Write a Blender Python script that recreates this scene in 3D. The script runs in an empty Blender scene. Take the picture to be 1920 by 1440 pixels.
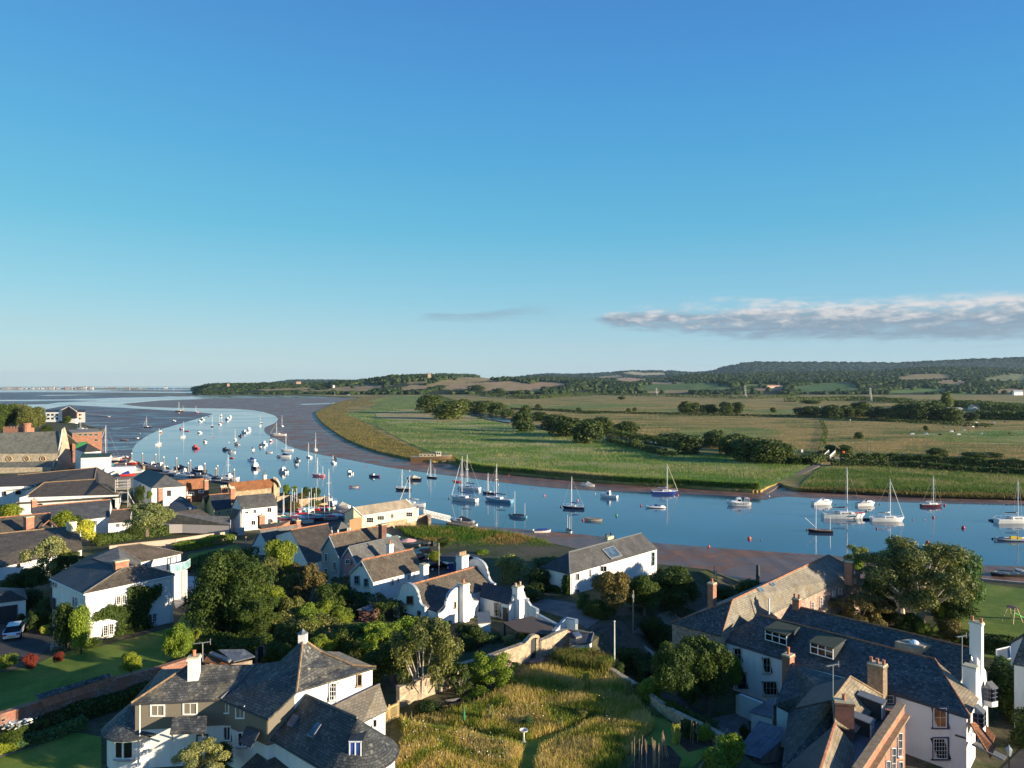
import bpy,bmesh,math,random,re
import numpy as np
from mathutils import Vector,Matrix
from mathutils.geometry import tessellate_polygon
R=math.radians
PI=math.pi
random.seed(7)
scene=bpy.context.scene
COL=scene.collection
F,HZ,CX,H=1331.0,721.0,960.0,36.0
def P(px,py,z=0.0):
 Y=F*(H-z)/(py-HZ)
 return Vector(((px-CX)/F*Y,Y,z))
def smooth(a,b,x):
 t=max(0.0,min(1.0,(x-a)/(b-a)));return t*t*(3-2*t)
def zt(x,y):
 b=2.2+4.6*smooth(175,75,y);x0=6.7+(79.5-y)*.545 if y<79.5 else 6.7+(y-79.5)*.65
 return b+(min(b,2.6)-b)*smooth(x0+.3,x0+4.5,x)
def PG(px,py):
 Y=30.0;k=(py-HZ)/F;u=(px-CX)/F
 while H-k*Y>zt(u*Y,Y)and Y<900:Y+=.5
 lo,hi=Y-.5,Y
 for _ in range(12):
  m=(lo+hi)/2
  if H-k*m>zt(u*m,m):lo=m
  else:hi=m
 return Vector((u*hi,hi,zt(u*hi,hi)))
def AT(px,Y,z=0.0):
 return Vector(((px-CX)/F*Y,Y,z))
# -- node materials
MATS={}
def newmat(name):
 m=bpy.data.materials.new(name);m.use_nodes=True
 nt=m.node_tree;b=nt.nodes['Principled BSDF']
 return m,nt,b
def col(c):return(c[0],c[1],c[2],1.0)
def N(nt,t,**k):
 n=nt.nodes.new(t)
 for a,v in k.items():
  if a.startswith('i_'):
   n.inputs[a[2:].replace('_',' ')].default_value=v
  else:setattr(n,a,v)
 return n
def coords(nt,kind,scale=(1,1,1)):
 if kind=='world':
  g=nt.nodes.new('ShaderNodeNewGeometry');out=g.outputs['Position']
 else:
  g=nt.nodes.new('ShaderNodeTexCoord');out=g.outputs[{'obj':'Object','uv':'UV'}[kind]]
 mp=nt.nodes.new('ShaderNodeMapping');mp.inputs['Scale'].default_value=scale
 nt.links.new(out,mp.inputs['Vector']);return mp.outputs['Vector']
def ramp(nt,fac,stops):
 r=nt.nodes.new('ShaderNodeValToRGB')
 while len(r.color_ramp.elements)>1:r.color_ramp.elements.remove(r.color_ramp.elements[-1])
 r.color_ramp.elements[0].position=stops[0][0];r.color_ramp.elements[0].color=col(stops[0][1])
 for p,c in stops[1:]:
  e=r.color_ramp.elements.new(p);e.color=col(c)
 nt.links.new(fac,r.inputs['Fac']);return r.outputs['Color']
def noise(nt,vec,scale,detail=4,rough=.55,dist=0):
 n=nt.nodes.new('ShaderNodeTexNoise');n.inputs['Scale'].default_value=scale
 n.inputs['Detail'].default_value=detail;n.inputs['Roughness'].default_value=rough
 n.inputs['Distortion'].default_value=dist
 nt.links.new(vec,n.inputs['Vector']);return n.outputs['Fac']
def mix(nt,fac,a,b,mode='MIX'):
 m=nt.nodes.new('ShaderNodeMix');m.data_type='RGBA';m.blend_type=mode
 if isinstance(fac,(int,float)):m.inputs[0].default_value=fac
 else:nt.links.new(fac,m.inputs[0])
 for i,v in((6,a),(7,b)):
  if isinstance(v,tuple):m.inputs[i].default_value=col(v)
  else:nt.links.new(v,m.inputs[i])
 return m.outputs[2]
def math_(nt,op,a,b=0.0,c=None):
 m=nt.nodes.new('ShaderNodeMath');m.operation=op
 for i,v in enumerate((a,b)if c is None else(a,b,c)):
  if isinstance(v,(int,float)):m.inputs[i].default_value=v
  else:nt.links.new(v,m.inputs[i])
 return m.outputs[0]
def bump(nt,b,h,strength=.3,dist=.05):
 n=nt.nodes.new('ShaderNodeBump');n.inputs['Strength'].default_value=strength
 n.inputs['Distance'].default_value=dist
 nt.links.new(h,n.inputs['Height']);nt.links.new(n.outputs['Normal'],b.inputs['Normal'])
def plain(name,c,rough=.6,metal=0,var=.18,scale=3.0,kind='obj',spec=.5,bmp=0):
 """one colour with slight wear: noise darkens and lightens it a little"""
 if name in MATS:return MATS[name]
 m,nt,b=newmat(name)
 v=coords(nt,kind)
 n=noise(nt,v,scale,5,.6)
 d=tuple(x*(1-var)for x in c);l=tuple(min(1,x*(1+var*.7))for x in c)
 c_=ramp(nt,n,[(.3,d),(.7,l)])
 nt.links.new(c_,b.inputs['Base Color'])
 b.inputs['Roughness'].default_value=rough;b.inputs['Metallic'].default_value=metal
 b.inputs['Specular IOR Level'].default_value=spec
 if bmp:bump(nt,b,noise(nt,v,scale*6,4),bmp,.02)
 MATS[name]=m;return m
def render_wall(name,c,stain=(.35,.33,.28),amt=.35):
 if name in MATS:return MATS[name]
 m,nt,b=newmat(name)
 v=coords(nt,'obj',(1,1,.2));n=noise(nt,v,1.6,7,.7)
 v2=coords(nt,'obj');n2=noise(nt,v2,.5,3)
 f=math_(nt,'MULTIPLY',ramp(nt,n,[(.47,(0,0,0)),(.74,(1,1,1))]),amt)
 base=ramp(nt,n2,[(.3,tuple(x*.93 for x in c)),(.7,c)])
 nt.links.new(mix(nt,f,base,stain),b.inputs['Base Color'])
 b.inputs['Roughness'].default_value=.85
 bump(nt,b,noise(nt,v2,14,4),.15,.02)
 MATS[name]=m;return m
def slate(name,c1,c2,mortar,w=.28,h=.2,lichen=None,lamt=.5,rough=.55,moss=None):
 """courses of slates laid in the roof's own UV metres"""
 if name in MATS:return MATS[name]
 m,nt,b=newmat(name)
 uv=coords(nt,'uv')
 br=nt.nodes.new('ShaderNodeTexBrick')
 br.inputs['Scale'].default_value=1.0
 br.inputs['Brick Width'].default_value=w;br.inputs['Row Height'].default_value=h
 br.inputs['Mortar Size'].default_value=.018;br.inputs['Bias'].default_value=0
 br.inputs['Color1'].default_value=col(c1);br.inputs['Color2'].default_value=col(c2)
 br.inputs['Mortar'].default_value=col(mortar);nt.links.new(uv,br.inputs['Vector'])
 ov=coords(nt,'obj')
 n=noise(nt,ov,.7,5,.65)
 sh=ramp(nt,n,[(.3,(.62,.62,.62)),(.7,(1.25,1.25,1.25))])
 cc=mix(nt,1.0,br.outputs['Color'],sh,'MULTIPLY')
 if lichen:
  vo=nt.nodes.new('ShaderNodeTexVoronoi');vo.inputs['Scale'].default_value=2.6
  nt.links.new(ov,vo.inputs['Vector'])
  f1=ramp(nt,vo.outputs['Distance'],[(.16,(1,1,1)),(.42,(0,0,0))])
  f2=ramp(nt,noise(nt,ov,1.1,4),[(.45,(0,0,0)),(.62,(1,1,1))])
  f=math_(nt,'MULTIPLY',math_(nt,'MULTIPLY',f1,f2),lamt)
  cc=mix(nt,f,cc,lichen)
 if moss:
  f3=ramp(nt,noise(nt,ov,.55,5,.7),[(.5,(0,0,0)),(.66,(1,1,1))])
  cc=mix(nt,math_(nt,'MULTIPLY',f3,.75),cc,moss)
 nt.links.new(cc,b.inputs['Base Color'])
 b.inputs['Roughness'].default_value=rough;b.inputs['Specular IOR Level'].default_value=.28
 bump(nt,b,br.outputs['Fac'],-.5,.03)
 MATS[name]=m;return m
def brick(name,c1=(.36,.13,.07),c2=(.25,.09,.055),mortar=(.35,.3,.25),w=.225,h=.075):
 if name in MATS:return MATS[name]
 m,nt,b=newmat(name)
 uv=coords(nt,'uv');br=nt.nodes.new('ShaderNodeTexBrick')
 br.inputs['Scale'].default_value=1.0
 br.inputs['Brick Width'].default_value=w;br.inputs['Row Height'].default_value=h
 br.inputs['Mortar Size'].default_value=.008
 br.inputs['Color1'].default_value=col(c1);br.inputs['Color2'].default_value=col(c2)
 br.inputs['Mortar'].default_value=col(mortar);nt.links.new(uv,br.inputs['Vector'])
 ov=coords(nt,'obj');n=noise(nt,ov,1.5,6,.7)
 sh=ramp(nt,n,[(.3,(.6,.6,.6)),(.7,(1.25,1.2,1.15))])
 nt.links.new(mix(nt,1.0,br.outputs['Color'],sh,'MULTIPLY'),b.inputs['Base Color'])
 b.inputs['Roughness'].default_value=.9
 bump(nt,b,n,.3,.05)
 MATS[name]=m;return m
def stone(name,c1=(.42,.34,.25),c2=(.24,.19,.14),scale=2.6,brk=None):
 if name in MATS:return MATS[name]
 m,nt,b=newmat(name)
 ov=coords(nt,'obj',(1,1,1.7));vo=nt.nodes.new('ShaderNodeTexVoronoi')
 vo.inputs['Scale'].default_value=scale;nt.links.new(ov,vo.inputs['Vector'])
 vd=nt.nodes.new('ShaderNodeTexVoronoi');vd.feature='DISTANCE_TO_EDGE'
 vd.inputs['Scale'].default_value=scale;nt.links.new(ov,vd.inputs['Vector'])
 sx=nt.nodes.new('ShaderNodeSeparateColor');nt.links.new(vo.outputs['Color'],sx.inputs[0])
 c=ramp(nt,sx.outputs[0],[(.1,c2),(.9,c1)])
 n=noise(nt,coords(nt,'obj'),.9,5,.7)
 c=mix(nt,1.0,c,ramp(nt,n,[(.3,(.7,.7,.7)),(.7,(1.2,1.2,1.2))]),'MULTIPLY')
 if brk:
  f=ramp(nt,noise(nt,coords(nt,'obj',(1,1,2)),.5,5,.7),[(.44,(0,0,0)),(.56,(1,1,1))])
  c=mix(nt,f,c,brk)
 e=ramp(nt,vd.outputs['Distance'],[(.0,(.6,.6,.6)),(.05,(1,1,1))])
 c=mix(nt,1.0,c,e,'MULTIPLY')
 nt.links.new(c,b.inputs['Base Color']);b.inputs['Roughness'].default_value=.95
 bump(nt,b,vd.outputs['Distance'],.5,.06)
 MATS[name]=m;return m
def glassy(name='window_glass',c=(.006,.008,.011),rough=.05):
 if name in MATS:return MATS[name]
 m,nt,b=newmat(name)
 n=noise(nt,coords(nt,'obj'),.9,2)
 nt.links.new(ramp(nt,n,[(.4,c),(.65,tuple(x*2+.002 for x in c))]),b.inputs['Base Color'])
 b.inputs['Roughness'].default_value=rough;b.inputs['IOR'].default_value=1.38
 MATS[name]=m;return m
def tight(st):return[(.5+(p-.5)*.52,c)for p,c in st]
def ground(name,stops,scale=.5,stretch=(1,1,1),rough=.95,fine=6.0,fine_amt=.5,bmp=.4,bd=.15,detail=6,dist=0.4,spec=.2):
 """earth, grass or crop: a big patchy noise crossed with a fine one, in world metres"""
 if name in MATS:return MATS[name]
 m,nt,b=newmat(name)
 v=coords(nt,'world',stretch);n=noise(nt,v,scale,detail,.6,dist)
 c=ramp(nt,n,tight(stops))
 n2=noise(nt,v,scale*fine,5,.7)
 g=ramp(nt,n2,[(.25,(1-fine_amt,)*3),(.75,(1+fine_amt,)*3)])
 nt.links.new(mix(nt,1.0,c,g,'MULTIPLY'),b.inputs['Base Color'])
 b.inputs['Roughness'].default_value=rough;b.inputs['Specular IOR Level'].default_value=spec
 if bmp:bump(nt,b,n2,bmp,bd)
 MATS[name]=m;return m
def leafmat(name,c,var=.5,trans=.25):
 """leaves: every leaf island has its own tone, every plant its own tint"""
 if name in MATS:return MATS[name]
 m,nt,b=newmat(name)
 g=nt.nodes.new('ShaderNodeNewGeometry');oi=nt.nodes.new('ShaderNodeObjectInfo')
 dark=tuple(x*(1-var)for x in c);light=(c[0]*(1+var*1.1),c[1]*(1+var*.9),c[2]*(1+var*.5))
 c1=ramp(nt,g.outputs['Random Per Island'],[(0,dark),(1,light)])
 t=ramp(nt,oi.outputs['Random'],[(0,(.85,.88,.9)),(1,(1.15,1.1,.95))])
 c2=mix(nt,1.0,c1,t,'MULTIPLY')
 n=noise(nt,coords(nt,'world'),.45,3)
 c2=mix(nt,1.0,c2,ramp(nt,n,[(.35,(.75,.8,.85)),(.65,(1.25,1.15,.95))]),'MULTIPLY')
 nt.links.new(c2,b.inputs['Base Color'])
 b.inputs['Roughness'].default_value=.6;b.inputs['Specular IOR Level'].default_value=.25
 tr=nt.nodes.new('ShaderNodeBsdfTranslucent');ms=nt.nodes.new('ShaderNodeMixShader')
 nt.links.new(mix(nt,1.0,c2,(1.1,1.25,.5),'MULTIPLY'),tr.inputs['Color'])
 ms.inputs[0].default_value=trans
 out=nt.nodes['Material Output']
 nt.links.new(b.outputs[0],ms.inputs[1]);nt.links.new(tr.outputs[0],ms.inputs[2]);nt.links.new(ms.outputs[0],out.inputs['Surface'])
 MATS[name]=m;return m
# -- objects
def tag(o,label=None,cat=None,group=None,kind=None):
 if label:o['label']=label
 if cat:o['category']=cat
 if group:o['group']=group
 if kind:o['kind']=kind
 return o
def empty(name,loc,rz=0,label=None,cat=None,group=None):
 o=bpy.data.objects.new(name,None);COL.objects.link(o)
 o.location=loc;o.rotation_euler=(0,0,rz);o.empty_display_size=.1
 return tag(o,label,cat,group)
def copy_tree(o,parent=None):
 c=o.copy();COL.objects.link(c);c.parent=parent
 for ch in list(o.children):copy_tree(ch,c)
 return c
class MB:
 def __init__(s):s.v=[];s.f=[]
 def add(s,vs,fs):
  n=len(s.v);s.v.extend([tuple(v)for v in vs]);s.f.extend([tuple(i+n for i in f)for f in fs]);return s
 def box(s,x0,x1,y0,y1,z0,z1):
  return s.add([(x0,y0,z0),(x1,y0,z0),(x1,y1,z0),(x0,y1,z0),(x0,y0,z1),(x1,y0,z1),(x1,y1,z1),(x0,y1,z1)],[(0,3,2,1),(4,5,6,7),(0,1,5,4),(1,2,6,5),(2,3,7,6),(3,0,4,7)])
 def bar(s,a,b,w,h=None,up=(0,0,1)):
  """a rectangular bar from a to b, w wide, h tall"""
  a=Vector(a);b=Vector(b);h=h or w;d=(b-a).normalized();u=Vector(up)
  if abs(d.dot(u))>.95:u=Vector((1,0,0))
  r=d.cross(u).normalized()*w/2;t=r.cross(d).normalized()*h/2
  vs=[a-r-t,a+r-t,a+r+t,a-r+t,b-r-t,b+r-t,b+r+t,b-r+t]
  return s.add(vs,[(0,1,2,3),(7,6,5,4),(0,4,5,1),(1,5,6,2),(2,6,7,3),(3,7,4,0)])
 def tube(s,pts,r,n=6,cap=True):
  pts=[Vector(p)for p in pts];rs=r if isinstance(r,(list,tuple))else[r]*len(pts)
  base=len(s.v)
  for i,p in enumerate(pts):
   d=(pts[min(i+1,len(pts)-1)]-pts[max(i-1,0)]).normalized()
   u=Vector((0,0,1))if abs(d.z)<.9 else Vector((1,0,0))
   a=d.cross(u).normalized();b=a.cross(d)
   for k in range(n):
    t=2*PI*k/n;s.v.append(tuple(p+(a*math.cos(t)+b*math.sin(t))*rs[i]))
  for i in range(len(pts)-1):
   for k in range(n):
    s.f.append((base+i*n+k,base+i*n+(k+1)%n,base+(i+1)*n+(k+1)%n,base+(i+1)*n+k))
  if cap:
   s.f.append(tuple(base+k for k in range(n))[::-1]);s.f.append(tuple(base+(len(pts)-1)*n+k for k in range(n)))
  return s
 def lathe(s,c,prof,n=12):
  c=Vector(c);base=len(s.v)
  for(r,z)in prof:
   for k in range(n):
    t=2*PI*k/n;s.v.append((c.x+r*math.cos(t),c.y+r*math.sin(t),c.z+z))
  for i in range(len(prof)-1):
   for k in range(n):
    s.f.append((base+i*n+k,base+i*n+(k+1)%n,base+(i+1)*n+(k+1)%n,base+(i+1)*n+k))
  s.f.append(tuple(base+k for k in range(n))[::-1]);s.f.append(tuple(base+(len(prof)-1)*n+k for k in range(n)))
  return s
 def prism(s,poly,z0,z1):
  """plan polygon (counter-clockwise) from z0 to z1"""
  n=len(poly);vs=[(p[0],p[1],z0)for p in poly]+[(p[0],p[1],z1)for p in poly]
  fs=[tuple(range(n))[::-1],tuple(range(n,2*n))]+[(i,(i+1)%n,n+(i+1)%n,n+i)for i in range(n)]
  return s.add(vs,fs)
 def slab(s,poly,t):
  """a 3-D polygon thickened downward along its normal"""
  ps=[Vector(p)for p in poly];nrm=(ps[1]-ps[0]).cross(ps[2]-ps[0]).normalized()
  if nrm.z<0:ps=ps[::-1];nrm=-nrm
  n=len(ps);lo=[p-nrm*t for p in ps]
  return s.add(ps+lo,[tuple(range(n)),tuple(range(n,2*n))[::-1]]+[(i,n+i,n+(i+1)%n,(i+1)%n)for i in range(n)])
 def face(s,*ps):return s.add(ps,[tuple(range(len(ps)))])
 def build(s,name,mat,parent=None,smooth_=False,label=None,loc=None):
  me=bpy.data.meshes.new(name);me.from_pydata(s.v,[],s.f);me.update()
  auto_uv(me)
  me.materials.append(mat)
  if smooth_:me.polygons.foreach_set('use_smooth',[True]*len(me.polygons))
  o=bpy.data.objects.new(name,me);COL.objects.link(o)
  if parent:o.parent=parent
  if label:o['label']=label
  if loc is not None:o.location=loc
  return o
def auto_uv(me):
 uv=me.uv_layers.new(name='UVMap').data
 vs=me.vertices;lp=me.loops
 for p in me.polygons:
  n=p.normal
  t=Vector((0,0,1)).cross(n)
  t=t.normalized()if t.length>.02 else Vector((1,0,0))
  b=n.cross(t)
  for li in p.loop_indices:
   co=vs[lp[li].vertex_index].co;uv[li].uv=(co.dot(t),co.dot(b))
def np_mesh(name,verts,quads,mat,parent=None,smooth_=False):
 """fast mesh from arrays: verts (n,3), faces (m,k)"""
 me=bpy.data.meshes.new(name);k=quads.shape[1]
 me.vertices.add(len(verts));me.vertices.foreach_set('co',verts.astype(np.float32).ravel())
 me.loops.add(quads.size);me.loops.foreach_set('vertex_index',quads.astype(np.int32).ravel())
 me.polygons.add(len(quads));me.polygons.foreach_set('loop_start',np.arange(0,quads.size,k,dtype=np.int32))
 me.polygons.foreach_set('loop_total',np.full(len(quads),k,dtype=np.int32))
 if smooth_:me.polygons.foreach_set('use_smooth',np.ones(len(quads),dtype=bool))
 me.update(calc_edges=True);me.materials.append(mat)
 o=bpy.data.objects.new(name,me);COL.objects.link(o)
 if parent:o.parent=parent
 return o
def sheet(name,pts,mat,zf=None,dz=0.0,maxedge=None,kind='structure',skirt=0,label=None):
 """flat or draped sheet from world points; zf(x,y) gives its height"""
 bm=bmesh.new();vs=[bm.verts.new(p)for p in pts]
 tris=tessellate_polygon([[Vector((p[0],p[1],0))for p in pts]])
 for t in tris:
  try:bm.faces.new([vs[i]for i in t])
  except ValueError:pass
 if maxedge:
  for _ in range(7):
   lg=[e for e in bm.edges if e.calc_length()>maxedge]
   if not lg:break
   bmesh.ops.subdivide_edges(bm,edges=lg,cuts=1)
   bmesh.ops.triangulate(bm,faces=[f for f in bm.faces if len(f.verts)>3])
 if zf:
  for v in bm.verts:v.co.z=zf(v.co.x,v.co.y)+dz
 else:
  for v in bm.verts:v.co.z+=dz
 bmesh.ops.recalc_face_normals(bm,faces=bm.faces)
 if sum(f.normal.z for f in bm.faces)<0:bmesh.ops.reverse_faces(bm,faces=bm.faces)
 if skirt:
  be=[e for e in bm.edges if e.is_boundary]
  r=bmesh.ops.extrude_edge_only(bm,edges=be)
  for v in[g for g in r['geom']if isinstance(g,bmesh.types.BMVert)]:v.co.z-=skirt
 me=bpy.data.meshes.new(name);bm.to_mesh(me);bm.free();auto_uv(me);me.materials.append(mat)
 o=bpy.data.objects.new(name,me);COL.objects.link(o)
 if kind:o['kind']=kind
 return o
def inpoly(x,y,poly):
 c=False;n=len(poly);j=n-1
 for i in range(n):
  xi,yi=poly[i][0],poly[i][1];xj,yj=poly[j][0],poly[j][1]
  if(yi>y)!=(yj>y)and x<(xj-xi)*(y-yi)/(yj-yi)+xi:c=not c
  j=i
 return c
def np_inpoly(x,y,poly):
 c=np.zeros(x.shape,bool);n=len(poly);j=n-1
 for i in range(n):
  xi,yi=poly[i][0],poly[i][1];xj,yj=poly[j][0],poly[j][1]
  with np.errstate(divide='ignore',invalid='ignore'):
   c^=((yi>y)!=(yj>y))&(x<(xj-xi)*(y-yi)/((yj-yi)or 1e-9)+xi)
  j=i
 return c
# -- camera, sun, sky
cam=bpy.data.objects.new('camera',bpy.data.cameras.new('camera'));COL.objects.link(cam);scene.camera=cam
cam.data.sensor_width=36;cam.data.lens=F/1920*36;cam.data.shift_y=(HZ-720)/1920
cam.data.clip_start=1;cam.data.clip_end=60000
cam.location=(0,0,H);cam.rotation_euler=(PI/2,0,0)
scene.view_settings.view_transform='Standard';scene.view_settings.look='None'
scene.view_settings.gamma=1;scene.view_settings.exposure=EXPO=1.05
SUN_AZ,SUN_EL=R(112),R(11)
sl=bpy.data.lights.new('sun','SUN');sl.energy=5;sl.angle=R(.53);sl.color=(1,.84,.6)
so=bpy.data.objects.new('sun',sl);COL.objects.link(so)
sdir=Vector((math.sin(SUN_AZ)*math.cos(SUN_EL),math.cos(SUN_AZ)*math.cos(SUN_EL),math.sin(SUN_EL)))
so.rotation_euler=sdir.to_track_quat('Z','Y').to_euler();so.location=(200,-50,120)
w=bpy.data.worlds.new('World');scene.world=w;w.use_nodes=True
nt=w.node_tree;bg=nt.nodes['Background'];bg.inputs['Strength'].default_value=.1
sky=nt.nodes.new('ShaderNodeTexSky');sky.sky_type='NISHITA';sky.sun_disc=False
sky.sun_elevation=SUN_EL;sky.sun_rotation=SUN_AZ;sky.altitude=40
sky.air_density=1.0;sky.dust_density=.6;sky.ozone_density=2.0
tc=nt.nodes.new('ShaderNodeTexCoord');sp=nt.nodes.new('ShaderNodeSeparateXYZ')
nt.links.new(tc.outputs['Generated'],sp.inputs[0])
el=math_(nt,'ARCSINE',sp.outputs['Z']);az=math_(nt,'ARCTAN2',sp.outputs['X'],sp.outputs['Y'])
E=lambda py:math.atan((HZ-py)/F)/(PI/2)
k=1/(.1*2**EXPO)
def T(r,g,b):
 f=lambda x:(x/255/12.92 if x<=10 else((x/255+.055)/1.055)**2.4)
 return tuple(f(x)*k/10 for x in(r,g,b))
grad=ramp(nt,math_(nt,'DIVIDE',el,PI/2),[(0,T(194,217,224)),(E(690),T(188,215,224)),(E(640),T(171,210,225)),(E(560),T(141,202,226)),(E(440),T(103,187,222)),(E(300),T(84,171,221)),(E(150),T(75,155,218)),(E(10),T(71,142,210)),(.55,T(54,112,192)),(1,T(50,95,175))])
sc_=nt.nodes.new('ShaderNodeVectorMath');sc_.operation='SCALE';sc_.inputs['Scale'].default_value=10
nt.links.new(grad,sc_.inputs[0])
side=math_(nt,'MULTIPLY_ADD',az,-.16,1.0)
sd=nt.nodes.new('ShaderNodeCombineXYZ')
nt.links.new(math_(nt,'MULTIPLY_ADD',az,-.16,1.0),sd.inputs[0]);nt.links.new(math_(nt,'MULTIPLY_ADD',az,-.11,1.0),sd.inputs[1]);nt.links.new(math_(nt,'MULTIPLY_ADD',az,-.02,1.0),sd.inputs[2])
g2=mix(nt,1.0,sc_.outputs[0],sd.outputs[0],'MULTIPLY')
base=mix(nt,.92,sky.outputs[0],g2)
cv=nt.nodes.new('ShaderNodeCombineXYZ');nt.links.new(az,cv.inputs[0]);nt.links.new(el,cv.inputs[1])
def cmap(sx,sy,off=0):
 m=nt.nodes.new('ShaderNodeMapping');m.inputs['Scale'].default_value=(sx,sy,1);m.inputs['Location'].default_value=(off,off*.7,0)
 nt.links.new(cv.outputs[0],m.inputs['Vector']);return m.outputs['Vector']
n1=noise(nt,cmap(6,75),1.0,7,.55,.4)
n2=noise(nt,cmap(34,105,3.1),1.0,7,.6,.2)
def band(c0,hw,soft):
 d=math_(nt,'ABSOLUTE',math_(nt,'SUBTRACT',el,c0))
 m=nt.nodes.new('ShaderNodeMapRange');m.inputs['From Min'].default_value=hw+soft;m.inputs['From Max'].default_value=hw
 nt.links.new(d,m.inputs['Value']);return m.outputs[0]
def rng(v,a,b,lo=0,hi=1):
 m=nt.nodes.new('ShaderNodeMapRange');m.interpolation_type='SMOOTHSTEP'
 for i,x in zip(('From Min','From Max','To Min','To Max'),(a,b,lo,hi)):m.inputs[i].default_value=x
 nt.links.new(v,m.inputs['Value']);return m.outputs[0]
azr=lambda px:math.atan((px-CX)/F)
wid=math_(nt,'MULTIPLY',rng(az,azr(1060),azr(1400),.004,.029),1.0)
cen=rng(az,azr(1100),azr(1900),.091,.078)
d=math_(nt,'ABSOLUTE',math_(nt,'SUBTRACT',el,cen))
env=math_(nt,'SUBTRACT',1.0,math_(nt,'DIVIDE',d,math_(nt,'ADD',wid,.006)))
azf=rng(az,azr(1040),azr(1160))
env=math_(nt,'SUBTRACT',math_(nt,'MULTIPLY',env,azf),math_(nt,'SUBTRACT',1.0,azf))
envc=rng(env,-.35,.5,0,1)
m_=math_(nt,'ADD',math_(nt,'MULTIPLY',env,.85),math_(nt,'MULTIPLY',math_(nt,'SUBTRACT',math_(nt,'ADD',math_(nt,'MULTIPLY',n1,.6),math_(nt,'MULTIPLY',n2,.4)),.5),2.4))
bank=math_(nt,'MULTIPLY',math_(nt,'MULTIPLY',rng(m_,.04,.7),envc),.97)
e2=math_(nt,'MULTIPLY',band(azr(0)*0+.101,.004,.012),math_(nt,'MULTIPLY',rng(az,azr(740),azr(800)),rng(az,azr(1080),azr(900))))
e3=math_(nt,'MULTIPLY',e2,rng(n1,.46,.62))
lightc=tuple(x*10 for x in T(224,222,222));darkc=tuple(x*10 for x in T(142,164,182))
up=rng(math_(nt,'ADD',math_(nt,'DIVIDE',math_(nt,'SUBTRACT',el,cen),.03),math_(nt,'MULTIPLY',math_(nt,'SUBTRACT',n2,.5),3.4)),-.3,.95)
cc=mix(nt,up,darkc,lightc)
fin=mix(nt,bank,base,cc);fin=mix(nt,math_(nt,'MULTIPLY',e3,.5),fin,darkc)
veil=math_(nt,'MULTIPLY',band(.045,.02,.02),rng(noise(nt,cmap(2.5,45,9),1.0,5,.5),.45,.75))
fin=mix(nt,math_(nt,'MULTIPLY',veil,.3),fin,tuple(x*10 for x in T(190,207,216)))
nt.links.new(fin,bg.inputs['Color'])
hz=MB();hz.box(-14900,14900,-190,14900,-1.5,260);hm_=bpy.data.materials.new('air');hm_.use_nodes=True;t_=hm_.node_tree;t_.nodes.remove(t_.nodes['Principled BSDF'])
pv_=t_.nodes.new('ShaderNodeVolumePrincipled');pv_.inputs['Color'].default_value=(.55,.77,.98,1);pv_.inputs['Density'].default_value=2.2e-5;pv_.inputs['Anisotropy'].default_value=.2
t_.links.new(pv_.outputs[0],t_.nodes['Material Output'].inputs['Volume']);ho=hz.build('haze',hm_);ho['kind']='stuff';ho['label']='thin blue sea haze over the whole estuary'
# -- water, mud, marsh, hills
def water_mat():
 m,nt,b=newmat('water')
 v=coords(nt,'world',(1,.55,1))
 n=noise(nt,coords(nt,'world',(.012,.03,1)),1.0,5,.6,.6)
 c=ramp(nt,n,[(.34,(.03,.052,.09)),(.5,(.032,.078,.14)),(.66,(.045,.12,.21))])
 nt.links.new(c,b.inputs['Base Color'])
 r=nt.nodes.new('ShaderNodeMapRange');r.inputs['From Min'].default_value=.35;r.inputs['From Max'].default_value=.65
 r.inputs['To Min'].default_value=.02;r.inputs['To Max'].default_value=.17;nt.links.new(n,r.inputs['Value'])
 nt.links.new(r.outputs[0],b.inputs['Roughness']);b.inputs['IOR'].default_value=1.45
 h=math_(nt,'ADD',math_(nt,'MULTIPLY',noise(nt,v,.9,3,.5),math_(nt,'MULTIPLY_ADD',n,1.2,-.25)),math_(nt,'MULTIPLY',noise(nt,v,.08,3,.5),.8))
 bump(nt,b,h,.32,.035);return m
WATER=water_mat()
def mudmat(name,c1,c2,wet,sc=.05,r0=.22,r1=.7):
 m,nt,b=newmat(name)
 v=coords(nt,'world',(1,1.6,1));n=noise(nt,v,sc,7,.62,.8);n2=noise(nt,v,sc*9,5,.65,.5)
 nt.links.new(mix(nt,1.0,ramp(nt,n,[(.34,tuple(x*.75 for x in c1)),(.5,c1),(.66,c2)]),ramp(nt,n2,[(.3,(.72,)*3),(.7,(1.22,)*3)]),'MULTIPLY'),b.inputs['Base Color'])
 nt.links.new(ramp(nt,math_(nt,'ADD',math_(nt,'MULTIPLY',n,.7),math_(nt,'MULTIPLY',n2,.3)),[(.5-wet*.25,(r0,)*3),(.62,(r1,)*3)]),b.inputs['Roughness'])
 b.inputs['Specular IOR Level'].default_value=.22+wet*.6
 wv=nt.nodes.new('ShaderNodeTexWave');wv.inputs['Scale'].default_value=.05;wv.inputs['Distortion'].default_value=9;wv.inputs['Detail'].default_value=4;nt.links.new(coords(nt,'world',(1,.35,1)),wv.inputs['Vector'])
 bump(nt,b,math_(nt,'ADD',math_(nt,'ADD',n2,n),math_(nt,'MULTIPLY',wv.outputs['Fac'],.6)),.5,.2);return m
MUD=mudmat('mud',(.17,.09,.055),(.25,.14,.09),.1,r0=.34,r1=.9)
MUDW=mudmat('wet_mud',(.1,.07,.065),(.16,.105,.09),.45,.02,.2,.75)
sheet('water',[(-14800,-180,0),(14800,-180,0),(14800,14800,0),(-14800,14800,0)],WATER)
def G(*pts,z=0.0):return[P(a,b,z)for a,b in pts]
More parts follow.
